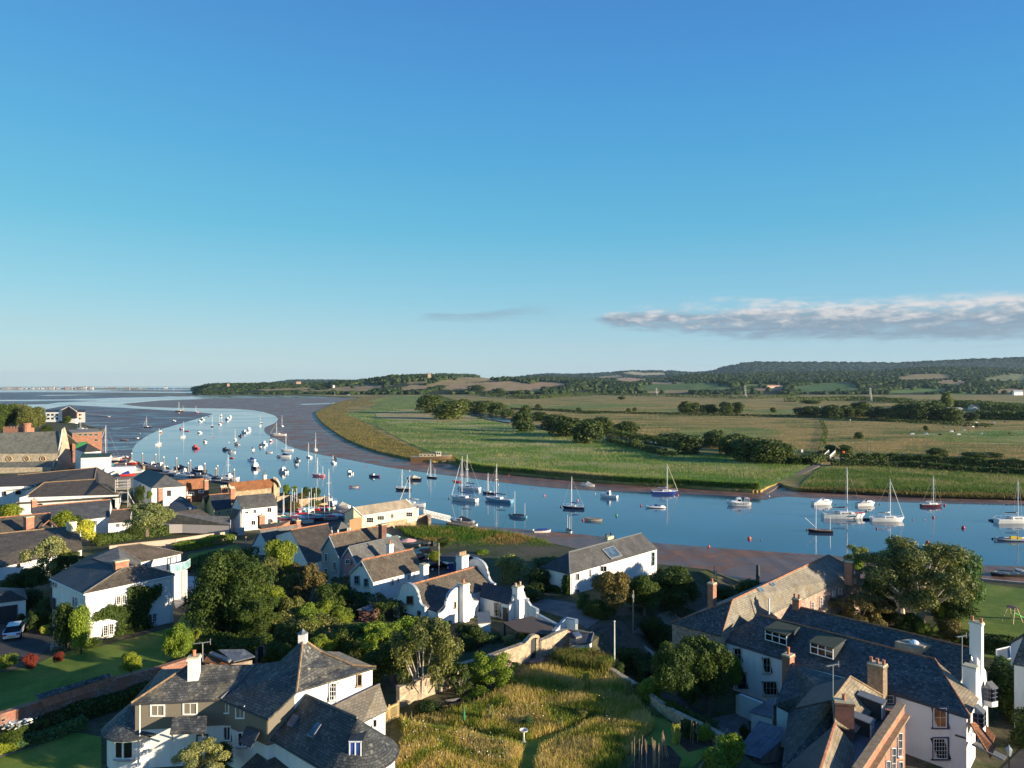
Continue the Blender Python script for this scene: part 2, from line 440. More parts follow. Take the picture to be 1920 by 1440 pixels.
def curve_pts(pts,n=6):
 """Catmull-Rom through pixel points so banks run smoothly"""
 out=[]
 for i in range(len(pts)-1):
  p0=pts[max(i-1,0)];p1=pts[i];p2=pts[i+1];p3=pts[min(i+2,len(pts)-1)]
  for j in range(n):
   t=j/n
   out.append(tuple(.5*((2*b)+(-a+c)*t+(2*a-5*b+4*c-d)*t*t+(-a+3*b-3*c+d)*t**3)for a,b,c,d in zip(p0,p1,p2,p3)))
 out.append(pts[-1]);return out
random.seed(3)
def rough_bank(pts,amp=.35,n=8):
 """smooth bank with small irregular bites, amp in pixels of the photograph's own height scale"""
 out=[]
 for i,(x,y)in enumerate(curve_pts(pts,n)):
  out.append((x+random.uniform(-1,1)*amp*3,y+random.uniform(-1,1)*amp*min(1,(y-HZ)/60)))
 return out
east_edge=[(228,757.5),(262,762),(330,764.6),(400,765.5),(448,767),(485,771),(512,778),(521,786),(514,794),(497,802),(498,812),(520,824),(552,840),(600,852),(660,863),(740,878),(830,890),(900,899),(1000,911),(1100,919),(1200,924),(1300,927.5),(1380,931),(1430,937),(1470,931),(1530,934),(1640,940),(1750,943),(1850,945),(2150,950)]
M1=rough_bank(east_edge,.25)+[(2150,905),(1500,890),(1000,850),(700,800),(700,748),(620,745.5),(430,746.5),(300,751)]
sheet('mud_bank',G(*M1),MUD,dz=.03)
M2=[(-200,778),(60,772),(110,763),(130,759.5),(180,762),(232,764.5),(300,768.5),(360,771.5),(398,776)]+rough_bank([(398,777),(350,791),(300,806),(268,822),(252,836),(247,850),(244,866)],.2)+[(150,880),(-200,860)]
sheet('tidal_flat',G(*M2),MUDW,dz=.02)
def strip(name,pts,mat,dz,amp=.12):return sheet(name,G(*pts),mat,dz=dz)
strip('mud_flat',[(-300,728.2),(300,727.8),(372,728.6),(372,730),(240,730.3),(100,729.6),(-300,730.6)],MUDW,.025)
strip('mud_flat',[(240,731.2),(560,732.3),(700,733.4),(840,734.2),(700,735.0),(400,734.6),(180,733.8)],MUD,.028)
strip('mud_flat',[(-300,738.5),(60,735.2),(200,735.8),(420,737.2),(640,737.4),(820,737),(1000,742),(760,743.3),(500,741.6),(380,742.8),(230,745.5),(120,749),(-300,751.5)],MUDW,.024)
strip('mud_flat',[(-300,754),(50,752),(130,750.8),(190,751.4),(110,754.5),(90,757.5),(-300,764)],MUDW,.026)
for pts in([(560,757.6),(650,754.3),(664,755.2),(600,758),(570,759.2)],[(300,742.3),(335,743.8),(372,743.2),(330,744.9)],[(70,741),(150,739.6),(190,740),(90,742.3)]):
 strip('tidal_pool',pts,WATER,.06)
near_edge=[(640,952),(700,966),(790,979),(880,985),(1000,994),(1080,1001),(1160,1010),(1232,1018.5),(1330,1026),(1450,1035),(1560,1042),(1700,1052),(1830,1059),(1960,1064),(2200,1075)]
M3=rough_bank(near_edge,.3)+[(2200,1140),(1920,1115),(1500,1140),(1200,1120),(1000,1090),(700,1010),(640,985)]
sheet('mud_bank',G(*M3),MUD,dz=.03)
# ---- town ground: one draped sheet behind the shore line
GRASSY=ground('rough_ground',[(.3,(.045,.06,.02)),(.5,(.07,.075,.035)),(.7,(.11,.09,.06))],.12,fine=14)
shore=[(-900,800),(60,782),(160,797),(195,805),(150,812),(110,820),(160,858),(262,868),(270,890),(440,912),(560,930),(600,950),(650,975),(745,995),(880,1000),(960,1010),(1060,1035),(1150,1066),(1230,1084),(1330,1100),(1420,1108),(1560,1096),(1700,1083),(1830,1093),(2200,1110)]
sh3=[P(a,b,2.0)for a,b in shore]
tp=[tuple(p)for p in sh3]+[(260,120,0),(260,-60,0),(-500,-60,0),(-900,300,0)]
sheet('town_ground',tp,GRASSY,zf=zt,maxedge=9,skirt=3)
# ---- marsh beyond the river
GOLD=ground('grazing_marsh',[(.3,(.075,.12,.025)),(.42,(.17,.16,.045)),(.56,(.34,.235,.085)),(.72,(.25,.19,.06))],.011,(1,2.6,1),fine=11,fine_amt=.45,detail=8)
REED=ground('reed_bed',[(.28,(.08,.165,.028)),(.46,(.135,.215,.045)),(.58,(.22,.25,.09)),(.74,(.36,.32,.16))],.022,(1,1.7,1),fine=14,fine_amt=.4,detail=8,bmp=.8,bd=.8)
BRIGHT=ground('lush_grass',[(.3,(.085,.14,.03)),(.55,(.14,.2,.05)),(.75,(.23,.23,.09))],.03,(1,2,1),fine=10,fine_amt=.3,bmp=.6,bd=.5)
FRINGE=ground('salt_marsh',[(.3,(.1,.1,.03)),(.6,(.2,.155,.055)),(.75,(.15,.14,.045))],.04,(1,2,1),fine=10,fine_amt=.35)
SAND=ground('dry_grass',[(.3,(.3,.23,.12)),(.7,(.42,.32,.18))],.03,(1,2,1),fine=12,fine_amt=.2)
mz=1.0
reed_front=[(855,868),(900,880),(1000,889),(1100,898),(1200,906),(1300,911),(1400,918),(1425,919)]
west=[(700,741.2),(640,752),(600,768),(592,776),(610,797),(650,823),(700,843),(760,857),(800,863),(842,864)]
right_front=[(1500,915),(1560,917),(1640,919),(1750,925),(1850,927),(2300,936)]
marsh_pts=[P(a,b,mz)for a,b in rough_bank(west,.25)+rough_bank(reed_front,.4)]+[P(1440,912,mz),P(1460,905,mz),P(1480,912,mz)]+[P(a,b,mz)for a,b in rough_bank(right_front,.5)]
far=[AT(3200,2600,mz),AT(100,2600,mz),AT(380,2450,mz),AT(560,2330,mz),AT(640,2050,mz),AT(700,1900,mz)]
sheet('marsh',marsh_pts+far,GOLD,dz=0,skirt=1.2)
def patch(name,pts,mat,dz,sm=True,z=mz):return sheet(name,[P(a,b,z)for a,b in(curve_pts(pts+[pts[0]],4)[:-1]if sm else pts)],mat,dz=dz)
fr=west+[(870,868),(868,858),(800,850),(760,834),(715,812),(672,786),(650,776),(652,764),(700,757),(740,746)]
sheet('salt_marsh',[P(a,b,mz)for a,b in rough_bank(west,.1)]+[P(a,b,mz)for a,b in fr[len(west):]],FRINGE,dz=.05)
green_top=[(735,742.5),(800,741.8),(825,752),(880,776),(950,796),(1040,812),(1130,826),(1250,842),(1400,858),(1500,862),(1540,868)]
green_bot=reed_front[::-1]+[(868,862),(800,845),(755,826),(712,802),(676,788),(640,775.5),(690,768),(720,758),(690,752)]
sheet('reed_bed',[P(a,b,mz)for a,b in green_top+[(1538,870),(1512,882),(1484,893),(1450,908),(1432,915)]]+[P(a,b,mz)for a,b in green_bot],REED,dz=.1)
patch('lush_grass',[(730,743),(800,743),(800,750),(830,762),(760,768),(700,768),(705,757)],BRIGHT,.15)
patch('lush_grass',[(700,786),(760,800),(800,806),(880,812),(860,830),(860,845),(800,838),(760,822),(715,802),(680,790)],BRIGHT,.15)
patch('dry_grass',[(704,776),(770,773),(868,779),(895,785),(870,790),(770,789),(712,784)],SAND,.2)
patch('dry_grass',[(735,769),(790,767),(830,769),(790,771)],SAND,.2)
patch('lush_grass',[(1500,909),(1518,893),(1552,872),(1620,878),(1750,886),(1940,890),(2100,900),(2100,924),(1750,915),(1560,909)],BRIGHT,.12)
for pts in([(1010,763),(1140,757),(1240,760),(1160,764),(1060,768)],[(1190,768),(1300,766),(1420,769),(1300,772)],[(1380,770),(1520,768),(1600,772),(1480,777)],[(1700,816),(1850,806),(2000,812),(2000,834),(1800,830)],[(900,762),(960,757),(1000,760),(940,768)],[(1270,806),(1400,802),(1470,812),(1380,822),(1290,816)]):
 patch('pasture',pts,BRIGHT if pts[0][0]!=1700 else REED,.07)
CAN=WATER
patch('canal_water',[(804,738.2),(818,740.5),(848,758),(836,758.6),(812,745)],CAN,.75,False)
patch('canal_water',[(872,772),(905,776),(968,788),(962,794.5),(920,788.5),(876,777)],CAN,.75,False)
patch('canal_water',[(996,798),(1012,799),(1070,810),(1120,817),(1110,819),(1010,802)],CAN,.75,False)
patch('canal_water',[(1130,819),(1250,833),(1262,838),(1140,824)],CAN,.75,False)
TRACK=ground('track',[(.3,(.2,.17,.13)),(.7,(.3,.26,.2))],.3,fine=8)
patch('track',[(1563,857),(1600,858),(1640,861),(1700,866),(1640,864),(1566,862)],TRACK,.25,False)
# ---- hills: a radial heightfield seen from the drone, true heights from the skyline
cols=np.arange(-200,2401,3.0)
def prof(tab):return np.interp(cols,[t[0]for t in tab],[t[1]for t in tab])
A=prof([(-200,724),(300,724),(365,725),(372,719.5),(400,717),(470,716),(520,715.5),(600,716),(680,712),(740,704),(790,703),(860,707),(930,709),(1000,713),(1060,714),(1150,717),(1260,716),(1400,712),(1500,713),(1700,711),(1920,710),(2400,708)])
B=prof([(-200,723),(330,723),(380,721),(420,719),(500,718),(600,716.5),(640,715),(700,712),(735,706),(780,701.5),(830,700),(880,701.5),(915,706),(960,707),(1010,706),(1040,705.5),(1100,708),(1180,710),(1250,708.5),(1262,704),(1300,700),(1400,698.5),(1550,696),(1650,695),(1690,690),(1760,687),(1830,689),(1920,691),(2400,690)])
Cc=prof([(-200,723),(480,723),(520,715),(545,712),(590,711),(640,712),(700,714),(900,714),(975,705),(1000,702),(1030,699.5),(1080,701),(1140,697.5),(1180,694),(1260,694.5),(1290,697),(1325,696),(1360,687),(1390,680),(1420,677.5),(1500,677.5),(1610,678.5),(1690,679),(1750,676),(1830,672),(1920,669),(2400,664)])
Yk=[(2250,None),(3100,'A'),(3700,'v1'),(4600,'B'),(5600,'v2'),(9000,'C'),(10500,'end')]
rows=np.concatenate([np.linspace(2250,4600,90),np.linspace(4650,9000,50),np.linspace(9200,10500,4)])
zA=H+(HZ-A)*3100/F;zB=H+(HZ-B)*4600/F;zC=H+(HZ-Cc)*9000/F
low_=np.interp(cols,[300,360,560,760],[5,6,5,0]);zA=zA-9-low_;zB=zB-11-low_;zC=zC-9
land=np.clip((cols-352)/40,0,1)
front=np.where(cols<700,2330,2350)
rng_=np.random.default_rng(5)
def lattice(n1,n2,sc):
 g=rng_.standard_normal((n1,n2));return g*sc
Zg=np.zeros((len(rows),len(cols)))
wob=np.interp(cols,np.arange(-200,2500,60),rng_.standard_normal(45))
for i,Y in enumerate(rows):
 f0=np.full(len(cols),1.0)
 ys=[2250,2450,3100,3600,4600,5600,9000,10500]
 zs=np.stack([f0*-2,f0*2.5,zA,zA*.8+2,zB,zB*.55+4,zC,zC*.8])
 t=np.array([np.interp(Y,ys,zs[:,j])for j in range(len(cols))])
 Zg[i]=t+wob*1.5*np.sin(Y/430+wob*2)
Zg=np.where(land[None,:]>0,np.minimum(Zg,400)*np.sqrt(land)[None,:]-(1-land)[None,:]*6,-6)
X=(cols[None,:]-CX)/F*rows[:,None];Yg=np.repeat(rows[:,None],len(cols),1)
hv=np.stack([X,Yg,Zg],-1).reshape(-1,3)
nr,nc=Zg.shape;ii,jj=np.meshgrid(np.arange(nr-1),np.arange(nc-1),indexing='ij')
q=np.stack([ii*nc+jj,ii*nc+jj+1,(ii+1)*nc+jj+1,(ii+1)*nc+jj],-1).reshape(-1,4)
hm,nt_,hb=newmat('hill_fields')
at=nt_.nodes.new('ShaderNodeAttribute');at.attribute_name='field'
nn=noise(nt_,coords(nt_,'world',(1,.5,1)),.02,5,.6)
nt_.links.new(mix(nt_,1.0,at.outputs['Color'],ramp(nt_,nn,[(.3,(.8,)*3),(.7,(1.2,)*3)]),'MULTIPLY'),hb.inputs['Base Color']);hb.inputs['Roughness'].default_value=.95;hb.inputs['Specular IOR Level'].default_value=.1
hills=np_mesh('hills',hv,q,hm,smooth_=True);hills['kind']='structure'
PYg=HZ-(Zg-H)*F/Yg;PXg=np.repeat(cols[None,:],nr,0)
tan,straw,grn,dgrn,wood,pale=(.3,.22,.12),(.27,.21,.1),(.1,.15,.05),(.06,.1,.035),(.03,.042,.02),(.42,.36,.21)
FIELDS=[((600,731),(640,725),(700,720.5),(740,722),(690,731),tan),((560,731),(600,731),(700,731),(760,733),(560,734),straw),((480,730),(580,726),(600,729),(500,733),tan),((730,713),(790,709),(800,713),(740,715),tan),((760,717),(810,712),(815,717),(770,720),straw),((800,722),(830,712),(870,707),(930,709),(945,712),(880,717),(840,722),straw),((820,730),(850,719),(900,717),(960,715),(1010,722),(1020,733),(900,733),tan),((740,730),(770,722),(820,722),(810,728),(760,732),tan),((980,722),(1010,716),(1062,718),(1064,724),(1000,726),(.34,.22,.13)),((1090,722),(1130,720),(1140,725),(1095,726),dgrn),((1200,722),(1260,717),(1330,717),(1370,722),(1366,730),(1200,733),grn),((1140,710),(1180,708),(1230,712),(1180,716),(.4,.26,.15)),((1200,720),(1230,716),(1290,716),(1270,720),tan),((1165,699),(1185,696),(1210,699),(1190,703),pale),((1190,700),(1240,698),(1250,702),(1200,704),pale),((1120,706),(1160,703),(1170,707),(1125,709),tan),((1180,734),(1290,731),(1300,736),(1180,738),straw),((1480,726),(1540,717),(1600,718),(1612,732),(1500,735),(.08,.14,.045)),((1640,735),(1700,728),(1770,726),(1790,732),(1720,736),(1650,738),(.12,.19,.05)),((1680,707),(1720,701),(1770,700),(1790,707),(1740,712),(1690,712),straw),((1760,713),(1800,712),(1830,716),(1800,722),(1750,718),tan),((1830,712),(1880,702),(1930,705),(1930,714),(1850,715),(.2,.21,.09)),((1870,698),(1930,702),(1930,706),(1880,701),(.2,.21,.09)),((1735,741),(1800,734),(1870,732),(1860,737),(1760,743),(.13,.2,.05)),((1850,734),(1880,729),(1960,726),(1960,735),(1870,737),tan),((1390,720),(1440,717),(1460,722),(1400,724),grn),((1400,728),(1470,726),(1470,732),(1405,733),(.33,.2,.12)),((1440,722),(1470,720),(1476,724),(1444,727),tan),((1930,720),(2400,718),(2400,730),(1930,730),grn),((-200,690),(365,690),(365,740),(-200,740),dgrn)]
fc=np.tile(np.array(wood+(1,)),(nr*nc,1)).reshape(nr,nc,4)
isfield=np.zeros((nr,nc),bool)
for fd in FIELDS:
 mk=np_inpoly(PXg,PYg,fd[:-1]);fc[mk]=fd[-1]+(1,);isfield|=mk
low=(Yg<2420)&~isfield;fc[low]=(.12,.12,.05,1)
ca=hills.data.color_attributes.new('field','FLOAT_COLOR','POINT');ca.data.foreach_set('color',fc.reshape(-1).astype(np.float32))
for _m in('hill',):pass
def hill_at(px,Y):
 j=(px-cols[0])/3.0;i=np.searchsorted(rows,Y)-1;i=int(max(0,min(nr-2,i)));j=max(0,min(nc-2.001,j));j0=int(j)
 t=(Y-rows[i])/(rows[i+1]-rows[i]);u=j-j0
 return float((Zg[i,j0]*(1-u)+Zg[i,j0+1]*u)*(1-t)+(Zg[i+1,j0]*(1-u)+Zg[i+1,j0+1]*u)*t)
# -- boats and buoys
PAINT={}
def paint(key,c,rough=.35):
 return plain('paint_'+key,c,rough,var=.1,scale=1.2)
CL=dict(white=(.72,.72,.7),cream=(.6,.55,.42),blue=(.02,.04,.2),navy=(.012,.016,.05),lblue=(.12,.3,.42),black=(.012,.012,.014),red=(.42,.03,.03),green=(.03,.2,.1),maroon=(.07,.015,.018),grey=(.3,.31,.32),wood=(.22,.11,.05),dark=(.025,.025,.03),teal=(.03,.22,.22),orange=(.75,.13,.03),pink=(.7,.2,.22),alu=(.75,.75,.76),yellow=(.6,.42,.04),brown=(.15,.095,.055),rust=(.25,.1,.04),sand=(.4,.33,.22))
def pc(k):return paint(k,CL[k])
def hull_shape(L,B,fb,bow=.12,trans=.75,n=11,flare=.84):
 """half sections from stern (t=0) to bow (t=1)"""
 st=[]
 for i in range(n):
  t=i/(n-1)
  b=B/2*(trans+(1-trans)*math.sin(min(1,t/.45)*PI/2))if t<.45 else B/2*math.cos(((t-.45)/.55)**1.7*PI/2)
  z=fb*(1+.28*(t-.35)**2*2.2)if t>.35 else fb*(1+.06*(.35-t))
  st.append((-L/2+L*t,max(b,.02),z))
 out=[]
 for i,(x,b,z)in enumerate(st):
  t=i/(n-1);rk=bow*L*max(0,t-.8)/.2
  out.append([(x-rk*.6,b*flare*.8,-.12),(x-rk*.3,b*flare,z*.35),(x,b*.97,z*.75),(x+.0,b,z)])
 return out
def mk_hull(par,L,B,fb,c,trim=None,deckc='white',**k):
 st=hull_shape(L,B,fb,**k);m=MB();n=len(st);vs=[]
 for s in st:
  vs+=[(x,-b,z)for x,b,z in reversed(s)]+[(x,b,z)for x,b,z in s]
 fs=[]
 for i in range(n-1):
  for j in range(7):
   a=i*8+j;fs.append((a,a+1,a+9,a+8))
 fs.append(tuple(range(8)));fs.append(tuple((n-1)*8+j for j in range(8))[::-1])
 m.add(vs,fs);h=m.build('hull',pc(c),par,smooth_=False)
 if trim:
  t=MB()
  for sgn in(-1,1):
   pts=[(s[3][0],sgn*(s[3][1]+.02),s[3][2])for s in st];t.tube(pts,.055,4)
  t.build('rubbing_strake',pc(trim),h)
 d=MB();top=[(s[3][0]*.985,s[3][1]*.93,s[3][2]-.02)for s in st]
 vs=[(x,-b,z)for x,b,z in top]+[(x,b,z)for x,b,z in top]+[(x,0,z+.05)for x,b,z in top]
 fs=[]
 for i in range(n-1):fs+=[(i,i+1,2*n+i+1,2*n+i),(2*n+i,2*n+i+1,n+i+1,n+i)]
 d.add(vs,fs).build('deck',pc(deckc),par)
 return st
def cabin(par,x0,x1,w,z0,h,c='white',win=True,slope=.35,name='cabin'):
 m=MB();w2=w/2
 vs=[(x0,-w2,z0),(x1,-w2*.8,z0),(x1,w2*.8,z0),(x0,w2,z0),(x0+h*.1,-w2*.85,z0+h),(x1-h*slope*2,-w2*.7,z0+h*.92),(x1-h*slope*2,w2*.7,z0+h*.92),(x0+h*.1,w2*.85,z0+h)]
 m.add(vs,[(4,5,6,7),(0,1,5,4),(1,2,6,5),(2,3,7,6),(3,0,4,7)])
 cb=m.build(name,pc(c),par)
 if win:
  for s in(-1,1):
   g=MB();a=Vector((x0+(x1-x0)*.12,s*w2*.945,z0+h*.42));b=Vector((x1-(x1-x0)*.25-h*slope,s*w2*.83,z0+h*.42))
   g.bar(a+Vector((0,s*.02,0)),b+Vector((0,s*.02,0)),.05,h*.38);g.build('cabin_window',glassy(),cb)
 return cb
def outboard(par,x,z,c='black'):
 m=MB();m.box(x-.35,x,-.14,.14,z+.0,z+.42);m.bar((x-.18,0,z),(x-.22,0,-.3),.1,.16);m.build('outboard_motor',pc(c),par)
def yacht(L,mast,hull='white',cover='navy',jib='white',trim=None,deck='white',mizzen=0,cab=True,boom=True,hood=None,jibside=1,bowc=None,fb=None,rig=True,r=.085):
 root=empty('sailing_boat',(0,0,0));B=L*.31;fb=fb or.095*L+.1
 mk_hull(root,L,B,fb,hull,trim,deck)
 mx=L*.08;w=max(r,L*.008)
 if cab:
  cabin(root,-L*.12,L*.26,B*.62,fb,.05*L+.05)
  ck=MB();ck.box(-L*.4,-L*.13,-B*.24,B*.24,fb-.05,fb+.06);ck.build('cockpit',pc('grey'),root)
 m=MB();m.tube([(mx,0,fb*.8),(mx,0,fb+mast*.6),(mx-.05,0,mast)],[w*1.15,w,w*.75],6)
 if L>6:m.bar((mx,-B*.32,mast*.58),(mx,B*.32,mast*.58),.06)
 ms=m.build('mast',pc('alu'),root)
 if boom:
  bz=fb+.14*L;b=MB();b.tube([(mx-.05,0,bz),(mx-L*.36,0,bz-.05)],w*.6,5);bo=b.build('boom',pc('alu'),root)
  if cover:c=MB();c.tube([(mx-.1,0,bz+.3),(mx-.6,0,bz+.16),(mx-L*.35,0,bz+.08)],[.13,.19,.12],6);c.build('sail_cover',pc(cover),bo,smooth_=True)
 if jib:
  j=MB();j.tube([(L*.48,0,fb+.35),(mx+.15,0,mast*.94)],[.1,.06],5);j.build('furled_sail',pc(jib),root)
 if rig:
  g=MB();rr=.022+.00*L
  for s in(-1,1):g.tube([(mx,s*B*.46,fb),(mx,s*B*.3,mast*.58),(mx,0,mast*.97)],rr,3,False)
  g.tube([(-L*.48,0,fb),(mx,0,mast*.98)],rr,3,False)
  if not jib:g.tube([(L*.48,0,fb),(mx,0,mast*.96)],rr,3,False)
  g.build('rigging',pc('grey'),root)
  p=MB()
  for s in(-1,1):
   p.tube([(-L*.46,s*B*.36,fb+.55),(0,s*B*.46,fb+.55),(L*.3,s*B*.3,fb+.6),(L*.47,0,fb+.68)],.022,3,False)
   for x,y in((-L*.46,.36),(-L*.2,.44),(L*.08,.44),(L*.3,.3)):p.bar((x,s*B*y,fb),(x,s*B*y,fb+.57),.03)
  p.build('guard_rail',pc('alu'),root)
 if mizzen:
  z=MB();z.tube([(-L*.36,0,fb*.8),(-L*.36,0,mizzen)],w*.8,5);z.build('mizzen_mast',pc('alu'),root)
 if hood:h=MB();h.lathe((0,0,0),[(B*.3,0),(B*.29,.3),(B*.2,.5),(.02,.55)],10);o=h.build('spray_hood',pc(hood),root,smooth_=True,loc=(-L*.13,0,fb+.05))
 if bowc:q=MB();q.tube([(L*.2,0,fb+.12),(L*.5,0,fb+.3)],[.34,.16],6);q.build('bow_cover',pc(bowc),root)
 return root
def motor(L,hull='white',cab='cuddy',cover=None,trim=None,ob='black',deck='white',top='white',flag=None):
 root=empty('motor_boat',(0,0,0));B=L*.36;fb=.11*L+.15
 mk_hull(root,L,B,fb,hull,trim,deck)
 if cab=='cuddy':
  cabin(root,-L*.02,L*.34,B*.74,fb,.5+.03*L,top)
  s=MB();s.slab([(L*.1,-B*.34,fb+.5),(L*.1,B*.34,fb+.5),(-L*.02,B*.3,fb+1.05),(-L*.02,-B*.3,fb+1.05)],.04);s.build('windscreen',glassy(),root)
 elif cab=='wheel':
  cabin(root,-L*.1,L*.14,B*.66,fb,1.45,top,slope=.12,name='wheelhouse');cabin(root,L*.12,L*.36,B*.6,fb,.5,top,win=False)
 elif cab=='fly':
  cabin(root,-L*.18,L*.3,B*.74,fb,1.05,top,slope=.5);cabin(root,-L*.14,L*.05,B*.55,fb+1.0,.5,top,win=True,slope=.4,name='flybridge')
 if cab in('none','cuddy')or True:
  ck=MB();ck.box(-L*.45,-L*.12 if cab!='none' else L*.2,-B*.32,B*.32,fb-.06,fb+.05);ck.build('cockpit',pc('grey' if cab!='none' else 'wood'),root)
 if cover:
  c=MB();c.add([(-L*.42,-B*.4,fb+.02),(L*.12,-B*.42,fb+.02),(L*.12,B*.42,fb+.02),(-L*.42,B*.4,fb+.02),(-L*.38,0,fb+.35),(-L*.02,0,fb+1.15),(L*.1,0,fb+.85)],[(0,1,5,4),(2,3,4,5),(1,2,6),(1,6,5),(2,5,6),(3,0,4)]);c.build('canopy',pc(cover),root)
 if ob:outboard(root,-L*.5,fb*.8,ob)
 rl=MB()
 for s in(-1,1):rl.tube([(L*.05,s*B*.44,fb+.35),(L*.3,s*B*.32,fb+.5),(L*.48,0,fb+.6)],.025,3,False)
 rl.build('bow_rail',pc('alu'),root)
 if flag:f=MB();f.bar((-L*.45,0,fb),(-L*.47,0,fb+1.0),.03);f.box(-L*.47-.4,-L*.47,-.01,.01,fb+.75,fb+1.0);f.build('flag',pc(flag),root)
 return root
def dinghy(L,hull='white',inner='wood',ob=None,mast=0,cover=None,mizzen=0,sparc='alu'):
 root=empty('dinghy',(0,0,0));B=L*.38;fb=.34+.04*L
 st=mk_hull(root,L,B,fb,hull,'wood' if hull in('white','cream','black')else None,inner,bow=.05,trans=.7)
 for x in(-.28,.02,.28):t=MB();t.box(L*x-.12,L*x+.12,-B*.36,B*.36,fb+.0,fb+.06);t.build('thwart',pc('sand' if inner!='sand' else 'wood'),root)
 if cover:c=MB();c.add([(-L*.4,-B*.38,fb),(L*.38,-B*.2,fb+.05),(L*.38,B*.2,fb+.05),(-L*.4,B*.38,fb),(-L*.36,0,fb+.35),(L*.2,0,fb+.45)],[(0,1,5,4),(2,3,4,5),(1,2,5),(3,0,4)]);c.build('boat_cover',pc(cover),root)
 if ob:outboard(root,-L*.49,fb*.8,ob)
 if mast:m=MB();m.tube([(L*.18,0,.1),(L*.17,0,mast)],[.07,.05],5);m.build('mast',pc(sparc),root)
 if mizzen:m=MB();m.tube([(-L*.4,0,.1),(-L*.41,0,mizzen)],[.06,.04],5);m.build('mizzen_mast',pc(sparc),root)
 return root
def rib(L,c='grey',seat='dark'):
 root=empty('inflatable_boat',(0,0,0));B=L*.4;pts=[]
 for s,rng_x in((-1,(-.5,-.2,.1,.3,.42)),):
  pts+=[(L*x,-B*.38*(1 if x<.2 else(1.25-x*1.6)),.3+.1*max(0,x))for x in rng_x]
 pts+=[(L*.5,0,.5)]+[(x,-y,z)for x,y,z in reversed(pts)]
 t=MB();t.tube(pts,.22,8);t.build('inflated_tube',pc(c),root,smooth_=True)
 f=MB();f.add([(-L*.45,-B*.36,.2),(L*.3,-B*.3,.2),(L*.45,0,.3),(L*.3,B*.3,.2),(-L*.45,B*.36,.2)],[(0,1,2,3,4)]);f.build('floor',pc('grey'),root)
 k=MB();k.box(-L*.1,L*.06,-.3,.3,.2,1.0);k.box(-L*.26,-L*.14,-.28,.28,.2,.75);k.build('console',pc(seat),root)
 outboard(root,-L*.46,.5);return root
def place(o,px,py,head,label,cat=None,group='boats moored on the river',z=0.0,off=0):
 p=P(px,py,z);o.location=p;o.rotation_euler=(0,0,R(head));tag(o,label,cat or{'sailing_boat':'sailing boat','motor_boat':'motor boat','dinghy':'dinghy','inflatable_boat':'inflatable boat'}[o.name.split('.')[0]],group)
 return o
def mp(py):return H/(py-HZ)
def mh(py,top):return(py-top)*mp(py)
Y_=yacht
place(Y_(9.6,mh(940,856),'white','blue','white',trim='dark'),870,939,150,'white yacht with blue boom cover, nearer of the two tall ones off the pontoon')
place(Y_(8.6,mh(919,853),'white','navy',None,hood='blue'),879,918,155,'white yacht with blue spray hood moored just behind another tall yacht')
place(Y_(9.6,mh(943,871),'lblue','navy',None,trim='white'),935,941,150,'pale blue hulled yacht with dark boom cover in mid channel')
place(Y_(5.2,mh(926,887),'navy',None,None,cab=True,boom=False),917,926,150,'small dark sailing boat half hidden behind the pale blue yacht')
place(dinghy(5.0,'lblue','dark',mast=mh(969,920),mizzen=mh(969,942),cover='dark'),971,970,160,'open two-masted boat with a grey blue hull and bare masts')
place(Y_(6.4,mh(953,893),'navy','blue',None,deck='white'),1075,954,165,'small dark hulled yacht with blue boom cover opposite the reed bank')
place(dinghy(3.6,'white','navy',mast=mh(997,967),cover='navy',mizzen=mh(997,966)),1067,998,-80,'small white dinghy with navy cover and two raised spars near the mud edge')
place(dinghy(4.6,'cream','sand'),1112,976,170,'empty cream rowing boat floating beside a red buoy')
place(dinghy(4.2,'white','wood',ob='white',cover='blue'),1017,998,10,'white dinghy with outboard lying on the near mud edge')
place(motor(5.0,'white','none',cover='grey',ob=None),1101,912,165,'low white speedboat with grey cover beached under the reeds')
place(motor(6.0,'white','wheel',ob=None),1141,933,150,'white fishing boat with small wheelhouse in the middle of the river')
place(Y_(8.6,mh(927,870),'blue','blue','cream',hood='blue',trim='white'),1247,926,3,'royal blue hulled yacht with cream furled jib by the reeds')
place(rib(5.6,'white','blue'),1229,952,175,'white inflatable with blue seats below the royal blue yacht')
w_=motor(7.0,'white','wheel',ob='black',flag='red');place(w_,1385,947,178,'white open workboat with wheelhouse and fenders along its side')
fn=MB()
for i in range(7):fn.tube([(-2.6+i*.75,1.22,.35),(-2.6+i*.75,1.22,.85)],.1,6)
fn.build('fenders',pc('dark'),w_)
gp=MB()
for x,y in((-2.9,-.7),(-2.9,.7),(-2.0,-.7),(-2.0,.7)):gp.bar((x,y,.8),(x,y,2.1),.06)
gp.box(-3.0,-1.9,-.8,.8,2.1,2.16);gp.build('stern_canopy',pc('white'),w_)
place(motor(6.6,'white','cuddy',cover='white',ob=None,flag='red'),1542,946,12,'white motor boat with pale canopy left of the red-bowed yacht mast')
place(motor(6.2,'white','cuddy',cover='grey',ob=None,flag=None),1623,948,12,'white motor boat with grey canopy between the two big white yachts')
place(Y_(11.2,mh(973,877),'white','dark',None,trim='green',hood='grey',bowc='red'),1582,971,-3,'large white ketch-like yacht with red cover on its bow')
place(Y_(8.6,mh(977,898),'white','cream','white',trim='white'),1664,977,-2,'white yacht with white furled jib and cream boom cover')
place(dinghy(2.6,'dark','dark'),1629,975,0,'small dark tender tied behind the white yacht with cream boom cover')
place(Y_(6.6,mh(950,892),'maroon',None,None,deck='white',hood='white'),1747,950,5,'small yacht with maroon hull and white deck between red buoys')
k_=dinghy(5.6,'black','wood',mast=mh(998,945)*.98,mizzen=mh(998,968));place(k_,1538,998,168,'black open ketch with wooden decks near the roofs')
